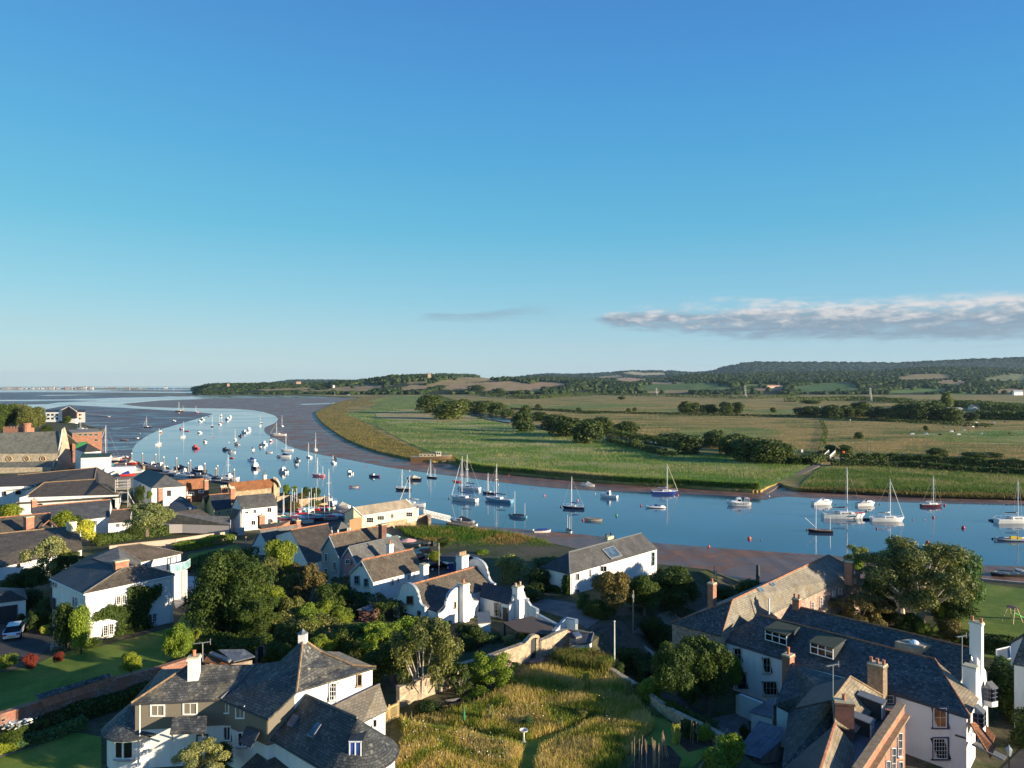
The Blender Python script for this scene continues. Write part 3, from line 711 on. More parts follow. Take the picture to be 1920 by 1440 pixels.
yd=MB();yd.tube([(5.6*.2,0,1.2),(5.6*.62,0,3.4)],.05,4);yd.build('yard',pc('alu'),k_)
place(Y_(10.2,mh(979,898),'white','navy',None,hood='grey'),1903,980,3,'white yacht with navy boom cover at the right edge of the water')
place(dinghy(2.5,'dark','dark'),1867,977,0,'dark tender tied behind the rightmost big yacht')
place(rib(8.0,'grey','yellow'),1898,1013,178,'long grey inflatable with yellow seats near the right bank')
place(dinghy(6.0,'dark','dark'),1888,1080,178,'dark open barge lying on the mud by the sea wall')
place(dinghy(4.5,'grey','grey'),1921,1076,100,'pale grey boat hull tipped up beside the sea wall')
place(Y_(4.6,mh(897,862),'black',None,'white',cab=False,boom=False,mizzen=mh(897,879)),809,896,150,'little black hulled sailing boat below the wreck')
place(motor(5.6,'black','cuddy',cover='cream',ob=None),776,900,170,'dark boat with rounded cream canopy below the wreck')
place(dinghy(3.2,'red','red'),858,904,170,'red dinghy behind the masts of the two tall yachts')
place(Y_(5.4,mh(919,880),'black',None,None,deck='grey'),756,919,175,'black hulled sailing boat in front of the clubhouse roof')
place(dinghy(3.4,'white','navy',ob='red'),663,914,170,'small white inflatable tender out in open water')
place(motor(4.4,'white','cuddy',cover=None),656,888,130,'white cabin boat with blue windscreen in open water')
place(motor(4.4,'navy','cuddy',ob='red'),701,894,165,'small open motor boat with dark hull and red engine')
place(Y_(5.4,mh(893,858),'pink',None,None,deck='dark',mizzen=mh(893,874)),597,893,165,'pinkish red ketch with dark deck near the walled garden')
place(Y_(6.2,mh(864,849),'white',None,None),625,869,120,'short white sailing boat at the edge of the wet mud')
place(motor(3.8,'navy','cuddy',cover='dark'),626,863,140,'dark covered dinghy just behind a short white sailing boat')
place(Y_(5.5,mh(857,829),'white',None,None,boom=False),579,858,130,'white sloop with thin mast nearest the mud bend')
place(Y_(6.5,mh(846,812),'white',None,'cream'),592,845,110,'white sloop with cream furled jib resting on the mud')
place(Y_(6.8,mh(844,812),'white',None,None,cab=False),538,845,178,'long low white sailing boat broadside on in the channel')
place(motor(7.0,'white','none',cover='navy',ob=None),532,857,175,'long white launch with navy cover broadside on in the channel')
place(motor(4.6,'white','cuddy',cover='dark'),555,871,120,'white motor boat with dark canopy, nearer of a close pair')
place(motor(4.4,'white','cuddy',cover='navy'),556,864,150,'white motor boat with dark canopy, farther of a close pair')
place(motor(6.2,'white','fly',cover='navy',ob='black'),530,886,140,'white cruiser with black engines and dark canopy off the pontoons')
place(motor(7.6,'navy','fly',ob=None),478,878,130,'large white topped cruiser with dark blue hull in the channel')
place(motor(4.6,'white','none',cover='blue',ob=None),471,864,160,'small boat under a bright blue cover behind the large cruiser')
place(dinghy(2.8,'red','white'),434,859,150,'tiny round red boat above a pontoon mast')
place(motor(4.4,'white','cuddy',ob=None,top='grey'),434,849,170,'white cabin boat with grey roof above the red round boat')
place(motor(4.8,'dark','cuddy',top='dark'),423,844,160,'dark cabin boat beside a white one with grey roof')
place(motor(4.8,'white','cuddy',cover='grey',ob=None),475,844,110,'small white cabin boat alone between two groups')
place(dinghy(3.6,'white','cream'),504,849,175,'white rowing boat left of the long white launch')
place(motor(4.6,'white','cuddy',cover='dark'),488,838,120,'white motor boat with black canopy, left one of a touching pair')
place(motor(5.8,'white','fly',ob=None),495,834,140,'white motor cruiser, right one of a touching pair')
place(motor(4.4,'red','cuddy',ob=None),508,828,130,'red and white cabin boat at the channel bend')
place(motor(4.4,'white','cuddy',top='wood'),444,834,150,'white cabin boat with brown top in mid channel')
place(Y_(6.0,mh(826,804),'white',None,None),441,825,120,'white sailing boat in the middle of the blue channel')
place(motor(4.4,'navy','cuddy',cover='maroon'),450,818,140,'small dark boat with maroon cover in the blue channel')
place(motor(6.6,'white','fly',cover='grey',ob=None),458,812,150,'white cruiser with grey canopy, left of two big ones side by side')
place(motor(7.4,'white','fly',ob=None),467,807,120,'tall white cruiser, right of two big ones side by side')
place(Y_(11.5,mh(817,792),'white',None,'cream',trim='wood',cab=True),521,817,176,'big white two-sail yacht aground on the brown mud point')
place(Y_(6.5,mh(799,778),'white',None,None),529,800,120,'white sailing boat standing farthest out on the brown mud')
place(Y_(6.5,mh(799,777),'white',None,None),488,799,110,'white sailing boat floating off the mud point')
place(motor(4.5,'maroon','cuddy',ob=None),490,794,120,'little maroon boat behind the white sailing boat off the mud point')
place(motor(7.0,'white','fly',ob=None),426,787,150,'white motor cruiser, left one of the two at the top of the channel')
place(motor(7.0,'white','fly',ob=None,cover='cream'),432,783,120,'white motor cruiser, right one of the two at the top of the channel')
place(Y_(7.5,mh(799,777),'dark',None,None),398,800,110,'dark hulled sailing boat in the upper channel')
place(Y_(6.5,mh(795,776),'white','maroon',None),412,796,130,'white sailing boat with maroon boom cover, left of a pair')
place(Y_(6.5,mh(792,774),'wood',None,None),416,793,120,'brown hulled sailing boat, right of a pair')
place(motor(5.0,'brown','wheel',ob=None),415,781,130,'brown fishing boat above the pair of small sailing boats')
place(dinghy(3.4,'brown','dark'),391,781,150,'small brown rowing boat on the edge of the flat')
place(motor(6.0,'red','wheel',top='red',ob=None),366,841,150,'bright red wheelhouse boat on open blue water')
place(motor(5.0,'white','cuddy',ob=None,top='dark'),384,829,130,'white cabin boat with dark windows above the red wheelhouse boat')
place(motor(5.4,'white','cuddy',ob=None),374,812,140,'round white cabin boat alone in the left of the channel')
place(Y_(7.6,mh(820,790),'white',None,None),344,820,100,'white sailing boat with tall mast above the red wheelhouse boat')
place(motor(4.5,'white','cuddy',ob=None,top='pink'),340,805,160,'white and pink motor boat behind the tall masted white sailing boat')
place(dinghy(4.0,'red','red'),350,809,170,'little red boat right of the white and pink motor boat')
place(Y_(8.0,mh(834,803),'white',None,None),298,834,100,'white sailing boat at the very edge of the wet flat')
place(motor(5.5,'wood','cuddy',ob=None),301,811,130,'brown and white boat aground behind a white sailing boat')
place(Y_(8.0,mh(802,781),'navy',None,'white'),276,802,160,'dark sailing boat heeled over on the tidal flat')
place(dinghy(5.0,'white','wood'),255,822,150,'white and brown dinghy stranded on the tidal flat')
place(dinghy(6.0,'brown','dark'),232,826,170,'brown flat barge stranded on the tidal flat')
place(Y_(14,mh(772,753),'wood','wood',None,mizzen=8,trim='white'),337,772,170,'old brown ketch at the head of the bend')
place(Y_(8.5,mh(774,760),'pink',None,None),368,774,150,'pinkish sailing boat right of the old brown ketch')
place(motor(5,'white','cuddy',ob=None),326,790,150,'white motor boat aground left of the tide line')
place(motor(6,'white','cuddy',ob=None),375,791,140,'white motor boat, nearer of two beside the tide line')
place(motor(6,'white','wheel',ob=None,top='cream'),379,787,150,'white and cream fishing boat, farther of two beside the tide line')
place(motor(5.5,'maroon','cuddy',ob=None),336,776,160,'small maroon boat just in front of the old brown ketch')
far_=[(243,732,12),(265,731.3,11),(290,731.2,13),(299,731.5,10),(308,730.8,10),(325,730.5,12),(340,730.4,9)]
for x,y,l in far_:
 place(Y_(l,l*1.3,'white',None,None,rig=False,r=.3),x,y,random.uniform(120,170),'tiny pale sailing boat out on the distant estuary',group='far boats on the estuary')
place(Y_(9,mh(741.5,734),'pink',None,None,rig=False,r=.2),628,741.5,160,'pink hulled sailing boat on the far strip of water')
place(motor(14,'white','fly',ob=None),653,741.5,170,'white motor yacht on the far strip of water')
for x,y in((677,740.2),(683,740.4),(698,739.8)):
 place(Y_(8,10,'white',None,None,rig=False,r=.2),x,y,160,'tiny white boat where the far strip of water ends',group='far boats at the end of the strip')
wr=empty('wrecked_barge',P(809,866),R(3),'rotting brown barge with pale cabin aground below the reeds','wreck')
mk_hull(wr,19.0,4.6,2.6,'brown','sand','sand',bow=.05,trans=.8)
cb_=MB();cb_.box(-5.5,1.6,-1.3,1.3,2.4,3.7);cb_.build('cabin',pc('sand'),wr)
for i in range(4):cw=MB();cw.box(-5+i*1.7,-4.3+i*1.7,-1.34,-1.3,2.9,3.4);cw.build('cabin_window',pc('dark'),wr)
wh=MB();wh.box(2.2,4.4,-1.2,1.2,2.4,4.7);wh.box(2.0,4.6,-1.35,1.35,4.7,4.8);w2=wh.build('wheelhouse',pc('cream'),wr)
ww=MB();ww.box(2.5,3.2,-1.24,-1.2,3.6,4.4);ww.box(3.5,4.1,-1.24,-1.2,3.6,4.4);ww.build('wheelhouse_window',pc('dark'),w2)
# ---- buoys
def buoy(px,py,r,c,label,kind='ball',z=0):
 m=MB();nm='buoy'
 if kind=='cone':m.lathe((0,0,0),[(r*.6,-.2),(r,0),(r*.9,.5*r),(r*.5,1.6*r),(r*.12,2.3*r)],12)
 else:m.lathe((0,0,r*.55),[(r*math.sin(t),-r*math.cos(t))for t in(.25,.6,1.0,1.4,1.8,2.2,2.6,2.95)]+[(.05,r*1.2)],14)
 o=m.build(nm,plain('buoy_'+c,CL[c],.35,var=.12),None,smooth_=True);o.location=P(px,py,z)
 tag(o,label,'buoy','mooring buoys on the river')
for b in[(1405,1011,.42,'orange','large orange buoy in open water above the warehouse roof'),(1427,1013,.15,'brown','tiny dark float right of the large orange buoy'),(1329,1026,.28,'orange','pale orange buoy left dry at the mud edge'),(1739,1019,.42,'red','large red buoy just above the eucalyptus crown'),(1806,991,.42,'red','large red buoy out from the rightmost yacht'),(1750,971,.32,'red','red buoy below the maroon hulled yacht'),(1771,948,.32,'red','red buoy at the bow of the maroon hulled yacht'),(1730,949,.25,'maroon','dark red buoy at the stern of the maroon hulled yacht'),(1711,975,.16,'red','small red float below the white yacht, left of a pink one'),(1733,975,.16,'pink','small pink float left of the red buoy'),(1644,992,.26,'red','red buoy below the white yacht with furled jib'),(1655,992,.15,'pink','little pale float beside the red buoy under the white yacht'),(1619,975,.24,'maroon','maroon buoy under the red bow cover'),(1566,945,.24,'white','white buoy right of the motor boat with pale canopy'),(1523,947,.24,'white','white buoy at the stern of the motor boat with pale canopy'),(1606,947,.22,'maroon','dark buoy at the stern of the motor boat with grey canopy'),(1649,946,.22,'brown','brown buoy right of the motor boat with grey canopy'),(1513,994,.2,'maroon','dark buoy at the bow of the black open ketch'),(1540,967,.18,'maroon','dark buoy at the stern of the yacht with red bow cover'),(1855,976,.24,'dark','black buoy ahead of the tender of the rightmost big yacht'),(1861,1011,.22,'dark','black buoy at the end of the long grey inflatable'),(1796,992,.1,'red','tiny red float left of the large red buoy'),(1799,953,.12,'pink','tiny pink float on the far side right of the maroon yacht'),(1364,942,.28,'cream','cream buoy at the bow of the workboat'),(1271,929,.28,'orange','orange buoy at the bow of the royal blue yacht'),(1217,924,.25,'cream','pale buoy at the stern of the royal blue yacht'),(1202,949,.28,'red','red buoy left of the white inflatable'),(1442,931,.22,'white','white marker off the end of the slipway'),(1093,976,.3,'red','red buoy left of the empty cream rowing boat'),(1083,939,.3,'pink','pink buoy behind the small dark hulled yacht'),(1052,951,.28,'brown','brown buoy at the bow of the small dark hulled yacht'),(1116,926,.2,'cream','pale buoy left of the fishing boat in mid river'),(1021,930,.3,'pink','bright pink buoy in mid channel'),(998,916,.2,'red','small red float near the far mud'),(954,892,.3,'red','red buoy dry on the far mud'),(955,966,.25,'maroon','dark red buoy by the open two-masted boat'),(911,941,.25,'brown','brown buoy at the bow of the pale blue yacht'),(842,935,.28,'brown','brown buoy at the bow of the nearer tall yacht'),(859,916,.25,'cream','pale buoy behind the nearer tall yacht'),(849,901,.25,'red','red buoy left of the red dinghy'),(934,909,.26,'cream','pale buoy behind the mast of the pale blue yacht'),(768,883,.24,'white','white buoy on the water line below the wreck'),(744,915,.26,'pink','pink buoy left of the black hulled sailing boat'),(687,875,.24,'red','small red buoy at the edge of the far mud'),(606,898,.26,'pink','pink buoy right of the pinkish ketch'),(589,890,.26,'pink','pink buoy at the bow of the pinkish ketch'),(519,857,.24,'maroon','dark float at the bow of the long white launch'),(400,820,.35,'red','red buoy alone in the wide blue channel'),(429,830,.3,'white','pale float above the dark cabin boat'),(389,805,.3,'pink','pink float near the round white cabin boat'),(205,758,.5,'pink','pink float far up the estuary'),(657,915,.2,'red','red float at the bow of the small white tender'),(263,813,.3,'white','white float on the tidal flat')]:
 buoy(*b)
buoy(1156,967,.36,'green','green conical channel mark in mid river','cone')
# -- building kit: corners measured from the photo, given real heights
def DP(px,py,Y):return Vector(((px-CX)/F*Y,Y,H-(py-HZ)*Y/F))
class Bld:
 def __init__(s,name,g,label,cat='house',group=None,**V):
  s.V={};s.g=g
  for k,v in V.items():s.V[k]=s.pt(v)
  ps=list(s.V.values());s.c=sum(ps,Vector())/len(ps);s.c.z=g
  s.o=empty(name,(s.c.x,s.c.y,g),0,label,cat,group);s.wv={}
 def pt(s,v):
  if isinstance(v,Vector):return v
  if len(v)==3 and v[0]=='+':
   ks=re.findall(r'[a-z]\d?',v[1]);return s.V[ks[0]]+s.V[ks[1]]-s.V[ks[2]]
  if len(v)==4:return DP(v[0],v[1],v[3])
  if len(v)==2 and isinstance(v[0],str):return s.V[v[0]].lerp(s.V[v[1]],.5)
  return P(*v)
 def add(s,**V):
  for k,v in V.items():s.V[k]=s.pt(v)
  return s
 def L(s,p):return Vector(p)-s.o.location
 def roof(s,mat,faces,t=.14,name='roof',ov=0):
  m=MB()
  for f in faces:m.slab([s.L(s.V[k])for k in f],t)
  r=m.build(name,mat,s.o);s.r=r;return r
 def ridge(s,mat,*chains,r=.12,parent=None,name='ridge_tiles',up=.05):
  m=MB()
  for ch in chains:m.tube([s.L(s.V[k])+Vector((0,0,up))for k in ch],r,5)
  return m.build(name,mat,parent or s.r)
 def walls(s,mat,loop,inset=.22,base=None,drop=.08,name='wall',top=None):
  b=s.g-.6 if base is None else base
  cc=sum((s.V[k]for k in loop),Vector())/len(loop);cc.z=0
  m=MB();n=len(loop);T=[];B=[]
  for k in loop:
   p=s.V[k];d=Vector((p.x-cc.x,p.y-cc.y,0));q=p-d.normalized()*inset*1.3;q.z=(p.z-drop)if top is None else top
   s.wv[k]=q;T.append(s.L(q));B.append(s.L(Vector((q.x,q.y,b))))
  for i in range(n):j=(i+1)%n;m.face(B[i],B[j],T[j],T[i])
  w=m.build(name,mat,s.o);s.w=w;return w
 def hit(s,a,b,px,py):
  A=s.wv.get(a)or s.V[a];B=s.wv.get(b)or s.V[b]
  d=Vector((B.x-A.x,B.y-A.y,0)).normalized();n=Vector((d.y,-d.x,0))
  if n.dot(Vector((-A.x,-A.y,0)))<0:n=-n
  r=Vector(((px-CX)/F,1,-(py-HZ)/F));t=n.dot(A-Vector((0,0,H)))/n.dot(r)
  return Vector((0,0,H))+r*t,d,n
 def win(s,a,b,x0,y0,x1,y1,cols=2,rows=2,fc=(.75,.75,.73),sill=True,fw=.07,label=None,name='window',pane=None,arch=False,surround=None):
  p0,d,n=s.hit(a,b,x0,(y0+y1)/2);p1,_,_=s.hit(a,b,x1,(y0+y1)/2)
  pm,_,_=s.hit(a,b,(x0+x1)/2,y0);pb,_,_=s.hit(a,b,(x0+x1)/2,y1)
  w=(p1-p0).length;u=(p1-p0).normalized();z0,z1=pb.z,pm.z;o=s.L(Vector((p0.x,p0.y,0)))
  Z=Vector((0,0,1));q=lambda a_,z,off=0:Vector((o.x,o.y,0))+u*a_+n*off+Z*(z-s.g)
  m=MB();f=.05;fw=min(fw,.055)if cols*rows>5 else fw
  for(a0,zz0,a1,zz1)in((0,z0+fw/2,w,z0+fw/2),(0,z1-fw/2,w,z1-fw/2)):m.bar(q(a0,zz0,f),q(a1,zz1,f),.1,fw)
  for a_ in(fw/2,w-fw/2):m.bar(q(a_,z0+fw,f),q(a_,z1-fw,f),fw,.1,up=n)
  for i in range(1,cols):
   a_=w*i/cols;m.bar(q(a_,z0+fw,f-.01),q(a_,z1-fw,f-.01),.05 if cols*rows<4 else.022,.05,up=n)
  for i in range(1,rows):
   z=z0+(z1-z0)*i/rows;m.bar(q(fw,z,f-.013),q(w-fw,z,f-.013),.05,.022)
  fr=m.build(name,plain('frame_%d_%d_%d'%tuple(int(c*99)for c in fc),fc,.5,var=.06),s.o,label=label)
  g=MB();g.bar(q(.03,(z0+z1)/2,.012),q(w-.03,(z0+z1)/2,.012),.02,z1-z0-.05);g.build('pane',pane or glassy(),fr)
  if sill:
   k=MB();k.bar(q(-.08,z0-.05,.09),q(w+.08,z0-.05,.09),.2,.08);k.build('sill',plain('sill',(.35,.34,.33)if sill is True else sill,.8),fr)
  if surround:
   k=MB();t=.12
   for a_ in(-t/2,w+t/2):k.bar(q(a_,z0-t,.02),q(a_,z1+t,.02),t,.05,up=n)
   k.bar(q(0,z1+t/2,.02),q(w,z1+t/2,.02),.05,t);k.bar(q(-.2,z0-t/2,.05),q(w+.2,z0-t/2,.05),.16,t)
   k.build('surround',plain('surround_%d'%int(surround[2]*99),surround,.6),fr)
  return fr
 def door(s,a,b,x0,y0,x1,y1,c=(.05,.04,.04),name='door',frame=(.6,.6,.58)):
  p0,d,n=s.hit(a,b,x0,(y0+y1)/2);p1,_,_=s.hit(a,b,x1,(y0+y1)/2)
  pm,_,_=s.hit(a,b,(x0+x1)/2,y0);pb,_,_=s.hit(a,b,(x0+x1)/2,y1)
  A=s.L(p0);B=s.L(p1);z0,z1=pb.z-s.g,pm.z-s.g
  m=MB();m.bar((A.x+n.x*.02,A.y+n.y*.02,(z0+z1)/2),(B.x+n.x*.02,B.y+n.y*.02,(z0+z1)/2),.06,z1-z0)
  dr=m.build(name,plain('door_%d_%d'%(int(c[0]*99),int(c[2]*99)),c,.6),s.o)
  f=MB();u=(B-A).normalized()
  for e in(A-u*.05,B+u*.05):f.bar((e.x+n.x*.03,e.y+n.y*.03,z0),(e.x+n.x*.03,e.y+n.y*.03,z1+.1),.1)
  f.bar((A.x+n.x*.03,A.y+n.y*.03,z1+.05),(B.x+n.x*.03,B.y+n.y*.03,z1+.05),.1);f.build('door_frame',plain('doorframe',frame,.6),dr)
  return dr
 def chimney(s,px,pyb,pyt,z,w=.9,d=.7,mat=None,ang=48,pots=2,potc=(.45,.18,.09),cap=None,Y=None,name='chimney',label=None,ph=.45):
  b=DP(px,pyb,Y)if Y else P(px,pyb,z);top=H-(pyt-HZ)*b.y/F
  m=MB();L=s.L(b);a=R(ang);zt_=top-s.g
  c_,s_=math.cos(a),math.sin(a)
  def rect(hw,hd):return[(L.x+c_*x-s_*y,L.y+s_*x+c_*y)for x,y in((-hw,-hd),(hw,-hd),(hw,hd),(-hw,hd))]
  m.prism(rect(w/2,d/2),b.z-s.g-1.0,zt_-.3);m.prism(rect(w/2+.07,d/2+.07),zt_-.3,zt_-.14);
  ch=m.build(name,mat or BRICK,getattr(s,'r',None)or s.o,label=label)
  k=MB();k.prism(rect(w/2+.03,d/2+.03),zt_-.14,zt_);k.build('cap',plain('chimney_cap',cap or(.33,.3,.26),.9),ch)
  for i in range(pots):
   t=(i-(pots-1)/2)*(w-.25)/max(1,pots-1)if pots>1 else 0
   p=MB();p.lathe((L.x+c_*t,L.y+s_*t,zt_-.02),[(.15,0),(.13,ph*.8),(.16,ph*.85),(.15,ph)],8);p.build('pot',plain('pot_%d'%int(potc[0]*99),potc,.8),ch,smooth_=False)
  return ch
 def rooflight(s,pts,z=None,Y=None,name='roof_light',c=(.05,.08,.12),frame=(.2,.2,.21),lift=.2):
  """pts: four pixel corners lying on the roof plane through three named corners"""
  a,b,c3=[s.V[k]for k in z];n=(b-a).cross(c3-a).normalized();n=n if n.z>0 else-n
  q=[]
  for px,py in pts:
   r=Vector(((px-CX)/F,1,-(py-HZ)/F));t=n.dot(a-Vector((0,0,H)))/n.dot(r);q.append(s.L(Vector((0,0,H))+r*t)+n*lift)
  m=MB();m.slab([p+n*.0 for p in q],lift+.02);f=m.build(name,plain('rooflight_frame',frame,.5),s.r)
  cc=sum(q,Vector())/4;m=MB();m.slab([cc+(p-cc)*.84+n*.012 for p in q],.02);m.build('pane',glassy('roof_glass',c,.08),f)
  return f
def aerial(s_,px,pyb,pyt,Y,parent=None,label='tv aerial on a tall pole'):
 b=DP(px,pyb,Y);t=DP(px,pyt,Y);m=MB();o=s_.o.location
 m.tube([b-o,t-o],.035,5)
 a=m.build('aerial',plain('galvanised',(.4,.4,.4),.5,.3),s_.o)
 m=MB();d=Vector((.9,.35,0));tt=t-o
 m.bar(tt-d*.7,tt+d*.6,.03)
 for i in range(7):
  e=tt-d*.65+d*.2*i;m.bar(e-Vector((-.35,.9,0))*.22,e+Vector((-.35,.9,0))*.22,.02)
 m.bar(tt+d*.6+Vector((0,0,-.25)),tt+d*.6+Vector((0,0,.25)),.03);m.build('antenna',plain('galvanised',(.4,.4,.4)),a)
 return a
WHITE=render_wall('white_render',(.78,.77,.74));WHITE2=render_wall('shaded_white_render',(.74,.72,.73));CREAM=render_wall('cream_render',(.7,.62,.42));YELLOW=render_wall('ochre_render',(.48,.38,.17))  # WHITE2: white render with the lavender tint of shade put into the colour
PALEB=render_wall('grey_blue_render',(.3,.36,.38));PINK=render_wall('pink_render',(.62,.3,.3));GREYR=render_wall('grey_render',(.42,.38,.36))
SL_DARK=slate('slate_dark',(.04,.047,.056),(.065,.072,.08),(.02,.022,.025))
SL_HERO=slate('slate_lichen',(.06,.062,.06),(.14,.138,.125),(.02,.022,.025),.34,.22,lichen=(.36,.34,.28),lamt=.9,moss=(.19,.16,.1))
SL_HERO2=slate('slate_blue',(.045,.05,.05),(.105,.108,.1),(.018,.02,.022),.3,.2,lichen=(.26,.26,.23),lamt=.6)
SL_BROWN=slate('tile_brown',(.1,.082,.062),(.15,.125,.095),(.04,.033,.025),.3,.22,lichen=(.3,.28,.22),lamt=.35,rough=.8)
SL_GREY=slate('slate_grey',(.12,.12,.115),(.17,.165,.155),(.06,.06,.055),.3,.22,rough=.7)
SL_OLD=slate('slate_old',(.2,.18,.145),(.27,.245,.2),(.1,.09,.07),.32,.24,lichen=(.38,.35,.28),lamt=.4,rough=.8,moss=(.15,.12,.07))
SL_LIT=slate('slate_sunlit',(.24,.2,.145),(.34,.29,.2),(.12,.1,.07),.34,.24,lichen=(.42,.38,.28),lamt=.4,rough=.8,moss=(.16,.12,.07))  # SL_LIT: sunlit copy of the roof slate, warm light put into the colour
SL_MUS=slate('tile_museum',(.085,.07,.055),(.11,.092,.072),(.045,.04,.035),.35,.3,rough=.8)
SL_CHURCH=slate('slate_church',(.15,.15,.125),(.2,.195,.165),(.09,.09,.075),.4,.3,rough=.8,moss=(.12,.11,.08))
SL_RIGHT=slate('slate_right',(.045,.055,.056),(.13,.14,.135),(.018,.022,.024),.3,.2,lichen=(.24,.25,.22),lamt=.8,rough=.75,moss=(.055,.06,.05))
TILE=slate('tile_red',(.24,.1,.05),(.33,.14,.065),(.1,.04,.02),.26,.24,rough=.85,moss=(.15,.09,.05))
METAL=slate('seam_metal',(.11,.125,.15),(.125,.14,.165),(.05,.06,.08),.5,30,rough=.4)
CORR=slate('corrugated',(.25,.21,.16),(.3,.25,.19),(.14,.12,.09),.33,30,rough=.7)
BRICK=brick('brick_orange',(.42,.15,.075),(.3,.11,.06));BRICKD=brick('brick_dark',(.2,.07,.05),(.14,.055,.04),(.14,.12,.11))
RTILE=plain('ridge_clay',(.36,.16,.085),.9,var=.5,scale=2.5);ROCH=plain('ridge_ochre',(.27,.18,.1),.9,var=.5);RDARK=plain('ridge_grey',(.16,.14,.12),.85,var=.4,scale=2);LEAD=plain('lead',(.12,.13,.14),.5)
STONEW=stone('garden_stone',(.5,.4,.28),(.32,.25,.17),3.2);STONEB=stone('brick_rubble',(.3,.22,.18),(.2,.12,.09),4.5,brk=(.3,.13,.085));STONEC=stone('church_stone',(.5,.42,.3),(.38,.31,.22),1.6)
STONEP=stone('warehouse_stone',(.42,.33,.26),(.28,.2,.16),3.0);STONEQ=stone('quay_stone',(.45,.35,.22),(.3,.22,.14),2.2)
def clad(name,c):
 if name in MATS:return MATS[name]
 m,nt,b=newmat(name);v=coords(nt,'obj',(0,0,1));wv=nt.nodes.new('ShaderNodeTexWave');wv.bands_direction='Z';wv.wave_profile='SAW'
 wv.inputs['Scale'].default_value=2.1;nt.links.new(v,wv.inputs['Vector'])
 nt.links.new(ramp(nt,wv.outputs['Fac'],[(0,tuple(x*.45 for x in c)),(.12,c),(1,tuple(x*1.1 for x in c))]),b.inputs['Base Color']);b.inputs['Roughness'].default_value=.7
 bump(nt,b,wv.outputs['Fac'],.6,.03);MATS[name]=m;return m
CLAD=clad('weatherboard',(.19,.165,.125));FENCE=clad('fence_board',(.3,.18,.09))
# ================================================================== near buildings
wc=(.78,.78,.76)
# ---- timber clad house with the swept slate roof (front left)
B=Bld('slate_roof_house',6.8,'white and timber clad house with swept up slate roof and turret cap',e1=(246,1319,11.8),e2=(414,1311,11.8),e3=(503,1348,11.8),v1=(556,1297,13.2),w1=(705,1251,13.2),r1=(355,1247,13.5),r2=(478,1246,13.5),ap=(568,1199,15.6),h1=(661,1248,13.35),hm=(603,1223,14.15),lm=(524,1240,14.1),b1=(611,1221,13.9),b2=(636,1222,13.7),bl=(302,1255,12.4),vm=(453,1276,12.6),ve=(562,1250,14.3))
B.add(bk1=B.V['e1']+Vector((-.6,6.5,-1.8)),bk2=B.V['w1']+Vector((-4.6,5.6,-3.0)))
B.roof(SL_HERO,[('e1','e2','vm','r2','r1')]);front_roof=B.r
hr=B.ridge(ROCH,('e1','r1'),r=.08)
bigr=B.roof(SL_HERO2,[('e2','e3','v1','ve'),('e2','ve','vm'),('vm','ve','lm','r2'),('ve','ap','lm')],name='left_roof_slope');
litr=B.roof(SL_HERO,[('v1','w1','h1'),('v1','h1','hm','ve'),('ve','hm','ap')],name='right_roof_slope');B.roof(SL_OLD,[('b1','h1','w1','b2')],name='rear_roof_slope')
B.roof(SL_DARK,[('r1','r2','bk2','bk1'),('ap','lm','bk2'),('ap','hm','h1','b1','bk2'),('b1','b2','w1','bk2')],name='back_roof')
B.r=litr;B.ridge(ROCH,('v1','ve','ap'),r=.09);B.ridge(ROCH,('ap','hm','h1','w1'),r=.09);B.r=bigr;B.ridge(LEAD,('e2','vm','r2'),r=.1,name='valley_lead')
B.walls(WHITE,['e1','e2','e3','v1','w1','bk2','bk1'])
m=MB();o=B.o.location
for a,b in(('e1','e2'),('e2','e3'),('e3','v1')):
 A,C=B.wv[a].copy(),B.wv[b].copy();d=(C-A);d.z=0;d.normalize();n=Vector((d.y,-d.x,0));n=n if n.dot(Vector((-A.x,-A.y,0)))>0 else-n
 zb=9.75;q=[A+n*.05,C+n*.05,Vector((C.x,C.y,zb))+n*.05,Vector((A.x,A.y,zb))+n*.05,A+n*.0,C,Vector((C.x,C.y,zb)),Vector((A.x,A.y,zb))]
 m.add([p-o for p in q],[(0,3,2,1),(4,5,6,7),(0,1,5,4),(2,3,7,6),(0,4,7,3),(1,2,6,5)])
m.build('timber_cladding',CLAD,B.o)
B.win('e1','e2',282,1319,310,1342,2,1,fc=wc,sill=False,fw=.1);B.win('e1','e2',343,1315,371,1339,2,1,fc=wc,sill=False,fw=.1,pane=glassy('curtain_glass',(.03,.008,.03)))
B.win('e2','e3',417,1316,431,1341,2,1,fc=wc,sill=False,fw=.09);B.win('e2','e3',443,1327,460,1351,2,1,fc=wc,sill=False,fw=.09)
B.win('e2','e3',420,1364,434,1392,2,1,fc=wc,fw=.08);B.win('e2','e3',447,1376,463,1404,2,1,fc=wc,fw=.08,sill=(.2,.24,.28))
B.win('v1','w1',616,1277,630,1311,3,4,fc=wc,fw=.06);B.win('v1','w1',668,1262,678,1285,1,1,fc=(.3,.2,.12),sill=(.7,.7,.68),label='small brown framed window with a red ornament')
B.door('e1','e2',371,1379,388,1420,c=(.7,.7,.68),frame=(.05,.05,.06))
m=MB();A=DP(324,1344,53.8)-o;C=DP(388,1342,53.8)-o;E=DP(385,1374,52.3)-o;D_=DP(318,1376,52.3)-o;m.slab([A,C,E,D_],.1);m.build('door_hood',SL_HERO,B.o)
for px in(326,383):m=MB();m.tube([DP(px,1390,53.6)-o,DP(px-2,1383,53.1)-o,DP(px-4,1376,52.6)-o],.06,5);m.build('hood_bracket',LEAD,B.o)
m=MB();A=DP(462,1361,52.7)-o;C=DP(486,1372,51.6)-o;E=DP(470,1402,50.6)-o;D_=DP(448,1391,51.4)-o;m.slab([A,C,E,D_],.1);m.build('side_door_hood',SL_DARK,B.o)
